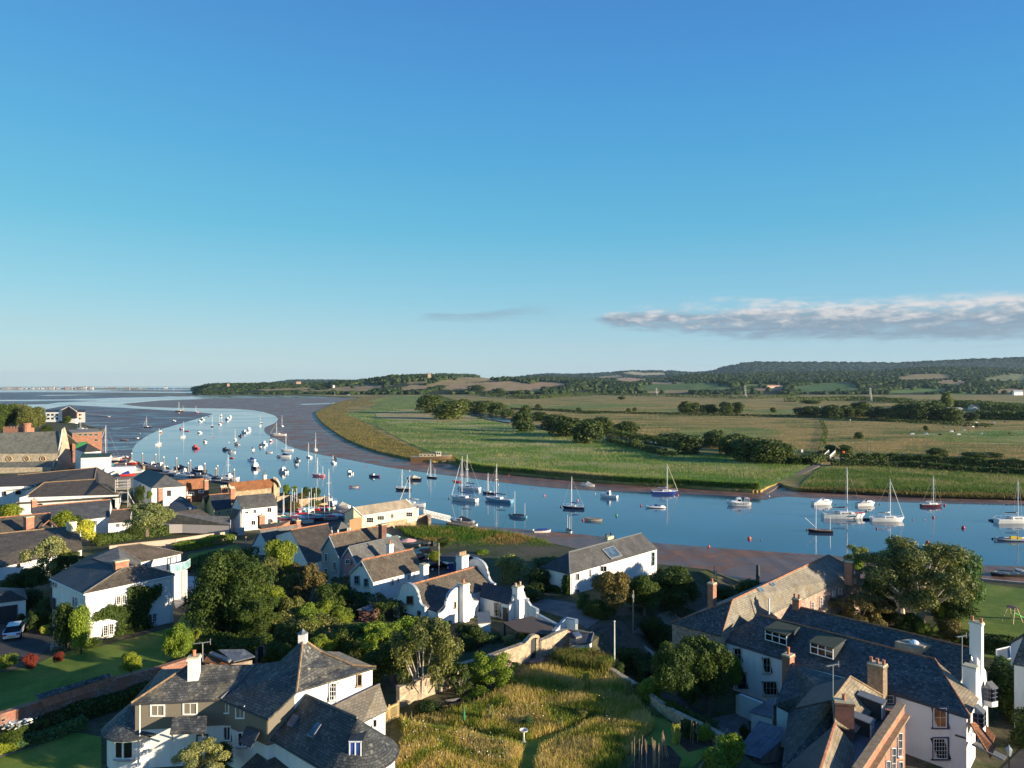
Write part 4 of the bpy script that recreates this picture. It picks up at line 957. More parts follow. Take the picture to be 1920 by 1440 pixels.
cx_,cy_=-29.2,55.7;m=MB();arc=[(cx_+2.25*math.cos(R(t)),cy_+2.25*math.sin(R(t)))for t in range(170,331,10)]
m.prism([(x-o.x,y-o.y)for x,y in arc+[(cx_+2.6,cy_+2.4),(cx_-1,cy_+3)]],-.4,9.45-6.8);bay=m.build('round_bay_wall',WHITE,B.o)
m=MB();eav=[Vector((cx_+2.65*math.cos(R(t)),cy_+2.65*math.sin(R(t)),9.35))for t in range(150,341,10)];tp_=B.V['bl'];tq=B.V['r1']+Vector((-.3,0,-.25));ec=B.V['e1']+Vector((.3,.3,-.3))
for i in range(len(eav)-1):
 md=[e.lerp(tp_,.5)+Vector((0,0,-.25))for e in(eav[i],eav[i+1])]
 m.slab([eav[i]-o,eav[i+1]-o,md[1]-o,md[0]-o],.12);m.slab([md[0]-o,md[1]-o,tp_-o],.12)
m.slab([eav[-1]-o,ec-o,tp_-o],.12);m.slab([ec-o,tq-o,tp_-o],.12);br_=m.build('bay_roof',SL_HERO2,B.o)
def bay_pt(t,z,r=2.3):return Vector((cx_+r*math.cos(R(t))-o.x,cy_+r*math.sin(R(t))-o.y,z-6.8))
m=MB()
for t0,t1 in((252,268),(269,286)):
 for z in(7.85,9.1):m.bar(bay_pt(t0,z),bay_pt(t1,z),.1,.1)
 for t in(t0,t1):m.bar(bay_pt(t,7.85),bay_pt(t,9.1),.1)
bw=m.build('window',plain('frame_77_77_75',wc,.5,var=.06),bay,label='curved white framed bay window');m=MB()
for t0,t1 in((252,268),(269,286)):m.bar(bay_pt(t0,8.48,2.27),bay_pt(t1,8.48,2.27),.03,1.2)
m.build('pane',glassy(),bw);m=MB();m.tube([bay_pt(t,7.75,2.38)for t in range(250,291,8)],.09,4);m.build('sill',plain('sill',(.35,.34,.33),.8),bw)
for(x,y0,y1,Y)in((262,1322,1432,53.6),):m=MB();m.tube([DP(x,y0,Y)-o,DP(x,y1,Y)-o],.05,6);m.build('downpipe',plain('white_pipe',(.75,.74,.7)),B.o)
m=MB();m.tube([p-o+Vector((0,0,-.12))for p in(B.V['e1'],B.V['e2'],B.V['e3'])],.06,5);m.build('gutter',plain('gutter_dark',(.05,.05,.055),.5),B.o)
B.r=front_roof
B.chimney(364,1262,1229,13.2,.8,.7,WHITE,ang=10,pots=1,potc=(.6,.2,.08),cap=(.5,.45,.3));aerial(B,380,1240,1205,57.5)
m=MB();A=B.V['ap']-o;m.prism([(A.x+x*.3,A.y+y*.3)for x,y in((-1,-1),(1,-1),(1,1),(-1,1))],A.z-.25,A.z+.5);tc_=m.build('turret_cap',WHITE,B.o);m=MB();m.lathe((A.x,A.y,A.z+.5),[(.48,0),(.2,.18),(.02,.4)],4);m.build('cap_roof',LEAD,tc_)
lowv=dict(a=P(503,1382,10.2),r0=P(565,1300,12.6),r1=P(670,1347,12.6));u_=(lowv['r1']-lowv['r0']).normalized();pn=Vector((-u_.y,u_.x,0));
B.add(la=lowv['a'],lb=lowv['r1']-pn*2.85+Vector((0,0,-2.4)),lr0=lowv['r0'],lr1=lowv['r1'],lc=lowv['r0']+pn*2.85+Vector((0,0,-2.4)),ld=lowv['r1']+pn*2.85+Vector((0,0,-2.4)))
B.roof(SL_HERO2,[('la','lb','lr1','lr0'),('lr0','lr1','ld','lc')],name='wing_roof');wing=B.r
ctr=B.V['lr1'];m=MB();a0=math.atan2(-pn.y,-pn.x)
ring=[Vector((ctr.x+2.85*math.cos(a0+PI*i/14),ctr.y+2.85*math.sin(a0+PI*i/14),10.2))for i in range(15)]
for i in range(14):m.slab([ring[i]-o,ring[i+1]-o,ctr-o],.12)
m.build('apse_roof',SL_HERO2,wing)
m=MB();ins=[Vector((ctr.x+2.6*math.cos(a0+PI*i/14),ctr.y+2.6*math.sin(a0+PI*i/14),0))for i in range(15)]
A=B.V['la'];pl=[(A.x+.2-o.x,A.y+.25-o.y)]+[(p.x-o.x,p.y-o.y)for p in ins]+[(B.V['lc'].x-o.x-.2,B.V['lc'].y-o.y-.2)];m.prism(pl,-.6,10.15-6.8);m.build('wing_wall',WHITE,B.o)
m=MB();m.tube([B.V['la']-o+Vector((0,0,-.1))]+[p-o+Vector((0,0,-.1))for p in ring],.07,5);m.build('gutter',plain('gutter_dark',(.05,.05,.055),.5),wing)
B.ridge(RDARK,('lr0','lr1'),r=.1,parent=wing)
B.rooflight([(553,1341),(563,1345),(549,1365),(540,1361)],z=('la','lb','lr1'));B.rooflight([(597,1356),(605,1360),(588,1386),(578,1382)],z=('la','lb','lr1'))
m=MB();c0=DP(668,1398,48.2)-o;m.box(c0.x-.5,c0.x+.5,c0.y-.25,c0.y+1.6,c0.z-.65,c0.z+.45);dm=m.build('dormer',SL_DARK,wing);m=MB();m.box(c0.x-.38,c0.x+.38,c0.y-.29,c0.y-.26,c0.z-.5,c0.z+.38);m.build('pane',glassy('blue_glass',(.02,.05,.2),.1),dm)
m=MB();
for x in(-.38,0,.38):m.box(c0.x+x-.04,c0.x+x+.04,c0.y-.33,c0.y-.28,c0.z-.55,c0.z+.42)
m.box(c0.x-.45,c0.x+.45,c0.y-.33,c0.y-.28,c0.z+.38,c0.z+.46);m.build('dormer_frame',plain('frame_77_77_75',wc),dm)
B.rooflight([(700,1377),(704,1374),(719,1388),(716,1390)],z=('lr1','ld','lb'),c=(.2,.3,.32))
B.add(t1=(628,1325,11.7,54.6),t2=(712,1284,11.7,57.3),t3=(727,1331,10.3),t4=(680,1354,10.3))
B.roof(SL_OLD,[('t1','t2','t3','t4')],name='lean_to_roof');B.ridge(RDARK,('t1','t2'),r=.1);B.add(t5=B.V['t4']+Vector((-.5,.9,0)),t6=B.V['t3']+Vector((-1.3,1.6,0)))
B.walls(WHITE,['t4','t3','t6','t5'],inset=.15,name='lean_to_wall',top=10.15);B.win('t4','t3',697,1345,706,1362,1,1,fc=wc,sill=False)
g_=empty('garden_gate',P(712,1362,6.9),0,'pale timber picket gate beside the lean-to and stone wall','gate')
m=MB();a=P(712,1362,6.9);b=P(747,1345,6.9);d=b-a
for i in range(17):p=d*(i/16);m.bar(p,p+Vector((0,0,1.35)),.06)
m.bar((0,0,.25),d+Vector((0,0,.25)),.06,.1);m.bar((0,0,1.2),d+Vector((0,0,1.2)),.06,.1);m.bar((0,0,.25),d*.5+Vector((0,0,1.2)),.05);m.build('pickets',plain('gate_wood',(.5,.38,.18)),g_)
for t in(0,.5,1):m=MB();p=d*t;m.bar(p,p+Vector((0,0,1.5)),.12);m.build('post',plain('gate_wood',(.5,.38,.18)),g_)
# ---- white hipped house on the left lawn
g=6.3;B=Bld('hipped_house',g,'big white two storey house with hipped slate roofs and a climber on its sunny wall',e0=(93,1084,12.5),e1=(157,1113,12.5),e2=(328,1077,12.5),a1=(228,1067,13.75),a2=(259,1060,13.75),v=(172,1047,14.0),c1=(221,1025,14.35),c2=(262,1020,14.2),f1=(264,1053,12.5),f2=(343,1037,12.5),m1=(246,1059,12.9))
B.add(b2=B.V['e2']+Vector((-4.6,3.7,0)),k1=B.V['c1']+Vector((-5.5,2.5,-1.8)),k2=B.V['f2']+Vector((-5.4,4.2,0)))
B.roof(SL_BROWN,[('e1','e2','a2','a1')],name='front_roof');B.ridge(RDARK,('e1','a1','a2','e2'),r=.08);fr_=B.r
B.roof(SL_DARK,[('e0','e1','a1','v'),('a2','e2','b2')],name='left_roof');B.ridge(RDARK,('v','a1'),r=.06)
B.roof(SL_GREY,[('v','a1','m1','f1','c1'),('a1','a2','b2','m1')],name='middle_roof');B.roof(SL_MUS,[('c1','f1','f2','c2'),('c2','f2','k2'),('c1','c2','k2','k1'),('v','c1','k1','e0')],name='rear_roof')
B.ridge(RDARK,('c1','c2','f2'),('c1','f1'),r=.07)
B.walls(WHITE,['e0','e1','e2','b2','k2','k1']);B.walls(WHITE,['f1','f2','k2','k1'],name='rear_wall')
m=MB();m.tube([B.L(B.V[k])+Vector((0,0,-.14))for k in('e0','e1','e2')],.09,4);m.build('gutter',plain('white_pipe',(.75,.74,.7)),B.o)
B.wv['e1']=B.V['e1']+Vector((.1,.25,0));B.wv['e2']=B.V['e2']+Vector((-.05,.25,0));B.wv['e0']=B.V['e0']+Vector((.2,0,0))
for r_ in((217,1116,226,1132),(228,1114,237,1130),(193,1171,202,1191),(204,1168,213,1188),(277,1150,285,1171),(285,1149,293,1169)):B.win('e1','e2',*r_,2,4,fc=wc,fw=.05,sill=(.7,.7,.68))
for r_ in((99,1090,104,1100),(137,1119,141,1138),(142,1121,146,1141)):B.win('e0','e1',*r_,1,3,fc=wc,fw=.05,sill=(.7,.7,.68))
B.door('e0','e1',96,1122,102,1142,c=(.03,.03,.04))
B.win('f1','f2',270,1055,276,1062,2,2,fc=wc,sill=False);B.door('f1','f2',314,1047,319,1068,c=(.3,.36,.38));B.door('f1','f2',320,1045,330,1067,c=(.55,.55,.55))
B.r=fr_;B.chimney(227,1067,1050,13.6,1.5,.8,BRICK,pots=0)
for px,py in((162,1116),(317,1083)):m=MB();p,d,n=B.hit('e1','e2',px,py);m.tube([B.L(p)+n*.1,B.L(Vector((p.x,p.y,g)))+n*.1],.05,6);m.build('downpipe',plain('white_pipe',(.75,.74,.7)),B.o)
m=MB();a,b=DP(318,1075,92)-B.o.location,DP(348,1068,97)-B.o.location;c=DP(357,1062,99)-B.o.location
m.slab([a,b,c,DP(330,1062,100)-B.o.location],.2);bal=m.build('balcony',WHITE,B.o)
m=MB();
for p,q in((a,b),(b,c)):m.bar(p+Vector((0,0,.55)),q+Vector((0,0,.55)),.03,1.0)
m.build('glass_screen',glassy('screen_glass',(.2,.34,.34),.05),bal);m=MB();m.bar(a+Vector((0,0,1.08)),b+Vector((0,0,1.08)),.06);m.bar(b+Vector((0,0,1.08)),c+Vector((0,0,1.08)),.06);m.build('handrail',pc('alu'),bal)
for p in(b,):m=MB();m.box(p.x-.5,p.x+.1,p.y-.2,p.y+.3,-1,p.z-.1);m.build('balcony_pier',WHITE,B.o)
# ---- garage
B=Bld('garage',6.4,'small white garage with dark hipped roof and dark door at the left edge','garage',e1=(-60,1138,9.3),e2=(52,1124,9.3),e3=(46,1103,9.3),r1=(-60,1098,10.6),r2=(20,1107,10.6))
B.add(e4=('+','e1e3e2',0));B.roof(SL_DARK,[('e1','e2','r2','r1'),('e2','e3','r2'),('e3','e4','r1','r2')]);B.walls(WHITE,['e1','e2','e3','e4']);B.door('e1','e2',-20,1138,31,1172,c=(.02,.02,.03),name='garage_door')
# ---- grey blue gable house, pink gable house, white gable house
def gable_house(name,label,g,l,rr,ap,re,wallm,roofm,ridgem=RTILE,ze=10,zr=13,ext=None):
 B=Bld(name,g,label,l=l,r=rr);B.add(ap=ap,re=re);d=B.V['re']-B.V['ap'];d.z=0
 B.add(l2=B.V['l']+d,r2=B.V['r']+d);q=(B.V['r']-B.V['l']);q.z=0;q=q.normalized()*.15
 B.roof(roofm,[('l','ap','re','l2'),('ap','r','r2','re')]);B.ridge(ridgem,('ap','re'),r=.13);B.walls(wallm,['l','ap','r','r2','re','l2'],inset=.12)
 m=MB();o=B.o.location;n=-d.normalized()*.06
 for a in('l','r'):m.bar(B.V[a]-o+n-Vector((0,0,.1)),B.V['ap']-o+n-Vector((0,0,.1)),.08,.22)
 m.build('bargeboard',plain('barge',(.6,.62,.62)if wallm!=PALEB else(.45,.5,.52)),B.r);return B
B=gable_house('gabled_house','tall grey blue rendered house with lichened roof and orange ridge, left of the pink house',5.0,(601,1031,10.5),(636,1045,10.5),(617,1004,13.2),(712,986,13.2),PALEB,SL_BROWN)
for r_ in((609,1039,615,1054),(625,1055,631,1071),(609,1067,615,1083),(625,1081,631,1096)):B.win('l','r',*r_,2,3,fc=wc,fw=.08,sill=(.7,.7,.7))
B.chimney(717,1002,982,12.6,.9,.9,BRICKD,pots=0)
B=gable_house('gabled_house','narrow pink rendered gable house with plain grey roof',5.3,(636,1052,9.8),(672,1064,9.5),(653,1026,12.0),(746,1005,12.0),PINK,SL_GREY,LEAD)
for r_ in((648,1050,657,1058),(643,1077,648,1088),(654,1081,657,1092)):B.win('l','r',*r_,2,2,fc=wc,fw=.07,sill=(.7,.7,.7))
B.chimney(731,1040,1019,10.6,.75,.75,WHITE,pots=1,cap=(.7,.7,.68))
B=gable_house('gabled_house','white gable house with brown tiled roof and orange ridge in front of the pink house',6.0,(655,1074,10.3),(699,1091,10.3),(678,1051,12.55),(774,1030,12.55),WHITE,SL_BROWN)
for r_ in((665,1081,674,1097),(683,1086,691,1101),(661,1113,678,1127)):B.win('l','r',*r_,3 if r_[0]==661 else 2,2,fc=(.3,.36,.42),fw=.08,sill=(.3,.36,.42))
B.win('l','r',677,1056,680,1063,1,1,fc=(.3,.34,.4),sill=False);B.door('l','r',682,1121,688,1134,c=(.03,.03,.04))
for r_ in((733,1084,738,1097),(744,1082,748,1092),(764,1077,768,1086),(774,1075,778,1083)):B.win('r','r2',*r_,2,2,fc=(.6,.62,.62),fw=.06,sill=False)
B.chimney(795,1075,1057,10.5,.9,.9,WHITE,pots=0)
# ---- house with curved gables
g=6.0;B=Bld('curved_gable_house',g,'white house with curved shaped gables and tall white chimneys in the centre',w0=Vector((-14.9,90.5,8.8)),w1=Vector((-10.4,86.5,8.8)))
D1=Vector((.66,.75,0));D2=Vector((.745,-.667,0));mid=(B.V['w0']+B.V['w1'])/2
B.add(m0=Vector((mid.x+D1.x*.3,mid.y+D1.y*.3,11.0)),m1=Vector((mid.x+D1.x*11.8,mid.y+D1.y*11.8,11.0)),x0=B.V['w0']+D1*11.8,x1=B.V['w1']+D1*11.8)
B.roof(SL_BROWN,[('w1','x1','m1','m0'),('w0','m0','m1','x0')]);mainr=B.r;B.ridge(RTILE,('m0','m1'),r=.13)
B.walls(WHITE,['w0','m0','w1','x1','m1','x0'],inset=.1)
def shaped(A,Bp,zs,ztop,base,th,name='shaped_gable',inward=None,label=None):
 """curved parapet gable between two ground points: scroll shoulders, round head"""
 A=Vector((A.x,A.y,0));Bp=Vector((Bp.x,Bp.y,0));c=(A+Bp)/2;u=(Bp-A)/2;n=Vector((u.y,-u.x,0)).normalized()
 prof=[(-1,zs)];h=ztop-zs
 for t in range(0,6):a=PI/2*t/5;prof.append((-1+.36*(1-math.cos(a)),zs+.02+h*.42*math.sin(a)*.95))if 0 else prof.append((-1+.38*math.sin(a),zs+h*.4*(1-math.cos(a))))
 prof.append((-.62,zs+h*.48));
 for t in range(0,13):a=PI-PI*t/12;prof.append((.56*math.cos(a),zs+h*.5+h*.5*math.sin(a)))
 prof+=[(-x,z)for x,z in prof[6::-1]]
 o=B.o.location;loop=[(c+u*x+Vector((0,0,z)))for x,z in prof]+[c+u+Vector((0,0,base)),c-u+Vector((0,0,base))]
 N_=len(loop);m=MB();f0=[p+n*th/2-o for p in loop];f1=[p-n*th/2-o for p in loop]
 top=len(prof)
 for F_,rev in((f0,False),(f1,True)):
  for i in range(top-1):
   a,b=F_[i],F_[i+1];q=[a,b,Vector((b.x,b.y,base-o.z)),Vector((a.x,a.y,base-o.z))];m.face(*(q[::-1]if rev else q))
 for i in range(top-1):m.face(f0[i],f1[i],f1[i+1],f0[i+1])
 for i in(0,top-1):q=[f0[i],f1[i],Vector((f1[i].x,f1[i].y,base-o.z)),Vector((f0[i].x,f0[i].y,base-o.z))];m.face(*q)
 g_=m.build(name,WHITE,B.o,label=label)
 k=MB();k_=[p+Vector((0,0,.03))-o for p in loop[:top]]
 for i in range(top-1):k.bar(k_[i],k_[i+1],th+.12,.1)
 k.build('coping',plain('coping_lead',(.33,.37,.42),.6),g_);return g_
shaped(B.V['w0']-D1*.15,B.V['w1']-D1*.15,8.9,11.25,5.4,.3)
e0,e1=B.V['x0']+D1*.2-D2*.3,B.V['x1']+D1*.2+D2*.3;shaped(e0,e1,9.2,12.05,5.0,.3)
f0_,f1_=Vector((-9.0,85.5,8.6)),Vector((-4.4,90.6,8.6));fm=(f0_+f1_)/2;shaped(f0_,f1_,8.4,10.95,5.4,.35)
B.add(f0=f0_,f1=f1_,fm=Vector((fm.x,fm.y,10.35)),fb=Vector((fm.x,fm.y,10.35))-D2*5.5,f0b=f0_-D2*4.5,f1b=f1_-D2*4.5)
B.roof(SL_DARK,[('f0','fm','fb','f0b'),('fm','f1','f1b','fb')],name='wing_roof');B.walls(WHITE,['f0','f1','f1b','f0b'],inset=.05,name='wing_wall')
g0_,g1_=Vector((-.45,88.4,8.6)),Vector((2.05,91.2,8.6));gm=(g0_+g1_)/2;shaped(g0_,g1_,8.5,9.9,5.4,.35)
B.add(g0=g0_,g1=g1_,gm=Vector((gm.x,gm.y,9.9)),gb=Vector((gm.x,gm.y,9.9))-D2*6.2,g0b=g0_-D2*5.0,g1b=g1_-D2*5.6)
B.roof(SL_DARK,[('g0','gm','gb','g0b'),('gm','g1','g1b','gb')],name='rear_wing_roof');B.walls(WHITE,['g0','g1','g1b','g0b'],inset=.05,name='rear_wing_wall')
B.wv['w0']=B.V['w0']-D1*.32;B.wv['w1']=B.V['w1']-D1*.32;B.wv['f0']=f0_-D1*0+D2*.19;B.wv['f1']=f1_+D2*.19
for r_ in((763,1119,775,1135),):B.win('w0','w1',*r_,2,1,fc=(.16,.14,.12),sill=(.3,.27,.22))
B.door('w0','w1',757,1152,774,1178,c=(.06,.05,.05));B.door('w0','w1',784,1147,788,1170,c=(.03,.03,.04));B.win('w0','w1',751,1137,756,1158,1,5,fc=(.3,.24,.2),sill=False)
B.win('f0','f1',837,1161,847,1172,3,2,fc=wc);B.win('f0','f1',851,1127,855,1140,1,1,fc=(.3,.24,.2),sill=(.5,.42,.3))
B.wv['g0']=g0_-D1*.0;B.add(s0=g0_-D2*4.8);B.wv['s0']=B.V['s0']-D1*.12;B.wv['g0']=g0_-D1*.12
B.win('s0','g0',927,1131,937,1157,3,4,fc=(.6,.56,.45),sill=(.25,.2,.15));B.door('s0','g0',944,1141,951,1165,c=(.03,.025,.025));B.door('s0','g0',926,1168,930,1184,c=(.03,.025,.025))
cp=fm+D1*1.0+D2*.5;ANG=48
def stack(px,Y,pyt,w,d,pots,zb=6.0,mat=WHITE,potc=(.5,.34,.2)):
 b=Vector(((px-CX)/F*Y,Y,zb));B.r=mainr;return B.chimney(px,HZ+(H-zb)*F/Y,pyt,zb,w,d,mat,ang=ANG,pots=pots,potc=potc,cap=(.62,.6,.56))
stack(869,88.2,1093,1.1,1.0,1,potc=(.6,.25,.12));stack(971,89.4,1098,1.1,.9,2);stack(867,97.0,1040,1.25,1.1,4,zb=8,potc=(.5,.24,.15))
B.add(p1=(943,1167,8.5),p2=(997,1155,8.5),p3=(1040,1171,8.3),p4=(1030,1190,8.3),p5=(968,1183,8.4));B.roof(plain('felt_brown',(.085,.062,.05),.9),[('p1','p2','p3','p4','p5')],name='carport_roof')
for k in('p1','p4','p5'):m=MB();p=B.L(B.V[k]);m.box(p.x-.1+.2,p.x+.1+.2,p.y+.2,p.y+.4,-.5,p.z-.1);m.build('carport_post',plain('dark_oak',(.04,.03,.025)),B.r)
B.add(q1=(895,1148,8.6),q2=(918,1146,8.6),q3=(921,1166,8.4),q4=(896,1168,8.4));B.roof(LEAD,[('q1','q2','q3','q4')],name='bay_roof');B.walls(WHITE,['q1','q2','q3','q4'],name='bay_wall',inset=.1)
B.wv.pop('q4',None)
W_=empty('yard_wall',P(1035,1180,7.5),0,'low white yard wall with scrolled ends beside the curved gable house','wall')
def polywall(parent,pts,th,base,mat,cop=None,name='wall_run',smoothtop=False,capname='coping'):
 """wall along points (x,y,ztop)"""
 o=parent.location;m=MB();k=MB()
 for i in range(len(pts)-1):
  a,b=Vector(pts[i]),Vector(pts[i+1]);d=Vector((b.x-a.x,b.y-a.y,0)).normalized();n=Vector((-d.y,d.x,0))*th/2
  ba=base if not callable(base)else base(a.x,a.y);bb=base if not callable(base)else base(b.x,b.y)
  q=[Vector((a.x,a.y,ba))-n,Vector((b.x,b.y,bb))-n,Vector((b.x,b.y,bb))+n,Vector((a.x,a.y,ba))+n,a-n,b-n,b+n,a+n]
  m.add([p-o for p in q],[(0,3,2,1),(4,5,6,7),(0,1,5,4),(1,2,6,5),(2,3,7,6),(3,0,4,7)])
  if cop:k.bar(a-o+Vector((0,0,.05)),b-o+Vector((0,0,.05)),th+.1,.1)
 w=m.build(name,mat,parent)
 if cop:k.build(capname,cop,w)
 return w
cl_=plain('coping_lead',(.33,.37,.42),.6)
polywall(W_,[P(985,1124,9.2),P(990,1128,9.1),P(996,1137,8.6),P(1008,1143,8.4),P(1008,1148,8.2)],.3,5.5,WHITE,cl_)
polywall(W_,[P(1008,1152,8.2),P(1045,1172,8.2)],.3,5.5,WHITE,cl_);polywall(W_,[P(1036,1186,8.0),P(1046,1176,8.3),P(1055,1164,8.9),P(1062,1159,9.1),P(1081,1163,9.1),P(1081,1170,8.9)],.3,5.5,WHITE,cl_)
B=Bld('outbuilding',4.5,'small slate roofed outbuilding with a blue skylight at the end of the stone wall','outbuilding',a=(1062,1180,8.6),b=(1113,1188,8.3),c=(1108,1205,8.0),d=(1072,1208,8.0))
B.roof(SL_DARK,[('a','b','c','d')]);B.walls(WHITE,['a','b','c','d']);B.ridge(LEAD,('a','b','c'),r=.1);B.rooflight([(1073,1189),(1084,1187),(1091,1195),(1080,1198)],z=('a','b','c'),c=(.1,.2,.35))
# ---- long white house by the water
B=Bld('waterside_house',4.8,'long white house with dark slate roof and glazed roof panel beside the river',a=(1068,1077,9.0),b=(1234,1029,9.0),l=(1013,1063,9.0),r1=(1066,1036,11.3),r2=(1203,1000,11.3))
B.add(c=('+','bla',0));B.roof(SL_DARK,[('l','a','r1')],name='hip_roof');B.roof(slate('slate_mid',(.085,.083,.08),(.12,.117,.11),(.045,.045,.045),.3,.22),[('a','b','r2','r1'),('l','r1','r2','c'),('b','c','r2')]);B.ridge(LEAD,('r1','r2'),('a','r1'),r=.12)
B.walls(WHITE,['l','a','b','c'])
pv=B.rooflight([(1127,1031),(1149,1024),(1166,1043),(1145,1050)],z=('a','b','r2'),frame=(.6,.62,.65),name='roof_glazing')
for r_ in((1079,1074,1086,1087),(1079,1104,1086,1124),(1125,1059,1137,1070),(1104,1067,1108,1080)):B.win('a','b',*r_,2,1,fc=(.5,.52,.52),sill=False)
B.win('a','b',1221,1034,1227,1060,1,3,fc=(.3,.45,.45),sill=False,label='tall green tinted corner window');B.chimney(1141,1012,1005,11.2,1.6,.8,plain('cream_stack',(.6,.48,.34)),pots=2,potc=(.05,.04,.04))
m=MB();q=P(1074,1080,8.9)-B.o.location;m.tube([q+Vector((-.2,-.2,0)),Vector((q.x-.2,q.y-.2,0))],.05,5);m.build('downpipe',plain('navy_pipe',(.03,.04,.1)),B.o)
# ---- stone warehouse
g=3.4;B=Bld('stone_warehouse',g,'long stone warehouse with pale lichened slate roof and brick dressed windows','warehouse',a=(1353,1193,8.5),b=(1615,1074,8.5),l=(1257,1168,8.5),r1=(1373,1126,11.5),r2=(1553,1041,11.4))
B.add(c=('+','bla',0));B.roof(SL_RIGHT,[('l','a','r1')],name='hip_roof');B.ridge(RTILE,('l','r1'),('a','r1'),r=.07);B.roof(SL_OLD,[('a','b','r2','r1'),('l','r1','r2','c'),('b','c','r2')]);B.ridge(RTILE,('r1','r2','b'),r=.1)  # hip end turned from the sun: its shade put into darker slate
B.walls(STONEP,['l','a','b','c'])
for r_ in((1571,1101,1577,1113),(1560,1106,1565,1119),(1520,1127,1525,1142),(1600,1084,1604,1093),(1537,1118,1541,1138)):B.win('a','b',*r_,2,3,fc=wc,surround=(.36,.13,.07))
B.rooflight([(1416,1102),(1424,1099),(1433,1110),(1425,1112)],z=('a','r2','r1'),c=(.12,.2,.3));B.rooflight([(1440,1093),(1447,1090),(1456,1101),(1449,1103)],z=('a','r2','r1'),c=(.12,.2,.3))
B.chimney(1592,1082,1052,9.4,.7,1.0,BRICK,pots=1,ph=.3);B.chimney(1335,1130,1092,10.5,.9,.7,BRICK,pots=1);
m=MB();q=P(1442,1152,9.3)-B.o.location;m.tube([q,q+Vector((0,0,1.9))],.09,6);m.build('flue',pc('alu'),B.r)
# ---- long white house with double slate roof (right)
g=2.8;B=Bld('long_white_house',g,'long white house under twin dark slate roofs with dormers and a towering white chimney',a=(1352,1197,7.83),b=(1819,1343,7.83),r1=(1423,1153,9.95),r2=(1753,1236,9.95),c=(1836,1310,7.94))
B.add(s1=(1481,1134,10.24),s2=(1826,1216,10.24),v1=(1440,1160,8.40,83.4),v2=(1756,1262,7.48,70.7));u=(B.V['b']-B.V['a']);u.z=0;u.normalize();n_=Vector((-u.y,u.x,0))
B.add(av=B.V['a']+n_*5.98,k1=B.V['s1']+n_*3.45-Vector((0,0,2)),k2=B.V['s2']+n_*3.45-Vector((0,0,2)));B.add(cv=Vector((B.V['c'].x,B.V['c'].y,7.94)),s1v=B.V['s1']-n_*3.68-Vector((0,0,2.2)),s2v=B.V['s2']-n_*3.68-Vector((0,0,2.2)))
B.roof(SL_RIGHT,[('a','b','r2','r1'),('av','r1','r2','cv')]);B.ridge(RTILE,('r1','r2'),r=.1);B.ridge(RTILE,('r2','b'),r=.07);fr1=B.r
B.roof(SL_LIT,[('b','c','r2')],name='hip_roof');B.roof(SL_RIGHT,[('s1v','s2v','s2','s1'),('s1','s2','k2','k1')],name='rear_roof');B.ridge(RTILE,('s1','s2'),r=.1);rr_=B.r  # hip facing the sun has paler slate, sunlight put into the colour
B.walls(WHITE2,['a','b','c','av']);B.walls(WHITE,['s1v','s2v','s2','k2','k1','s1'],name='rear_wall',inset=.1)
navy=(.03,.045,.12)
B.win('a','b',1377,1217,1391,1243,2,2,fc=(.5,.47,.42),surround=None,sill=navy);B.win('a','b',1431,1235,1446,1264,2,2,fc=(.5,.47,.42),sill=navy);B.win('a','b',1431,1282,1458,1308,4,2,fc=(.5,.47,.42),sill=navy);B.win('a','b',1380,1264,1400,1295,3,3,fc=(.12,.14,.18),sill=False)
B.win('a','b',1751,1331,1776,1368,2,2,fc=(.7,.68,.62),surround=navy,sill=False,pane=glassy('copper_glass',(.16,.07,.03),.1));B.win('a','b',1751,1389,1777,1427,5,5,fc=(.6,.6,.58),surround=navy,sill=False);B.win('a','b',1661,1306,1677,1322,4,2,fc=(.7,.7,.68),surround=navy,sill=False)
m=MB();p,d,n=B.hit('a','b',1791,1378);p2,_,_=B.hit('a','b',1811,1384);m.bar(B.L(p)+n*.03,B.L(p2)+n*.03,.04,.16);m.build('wall_plate',plain('plate_dark',(.06,.06,.08)),B.o)
m=MB();m.tube([B.L(B.V['a'])+Vector((0,0,-.2)),B.L(B.V['b'])+Vector((0,0,-.2))],.12,4);m.build('gutter',plain('gutter_dark',(.05,.05,.055),.5),B.o)
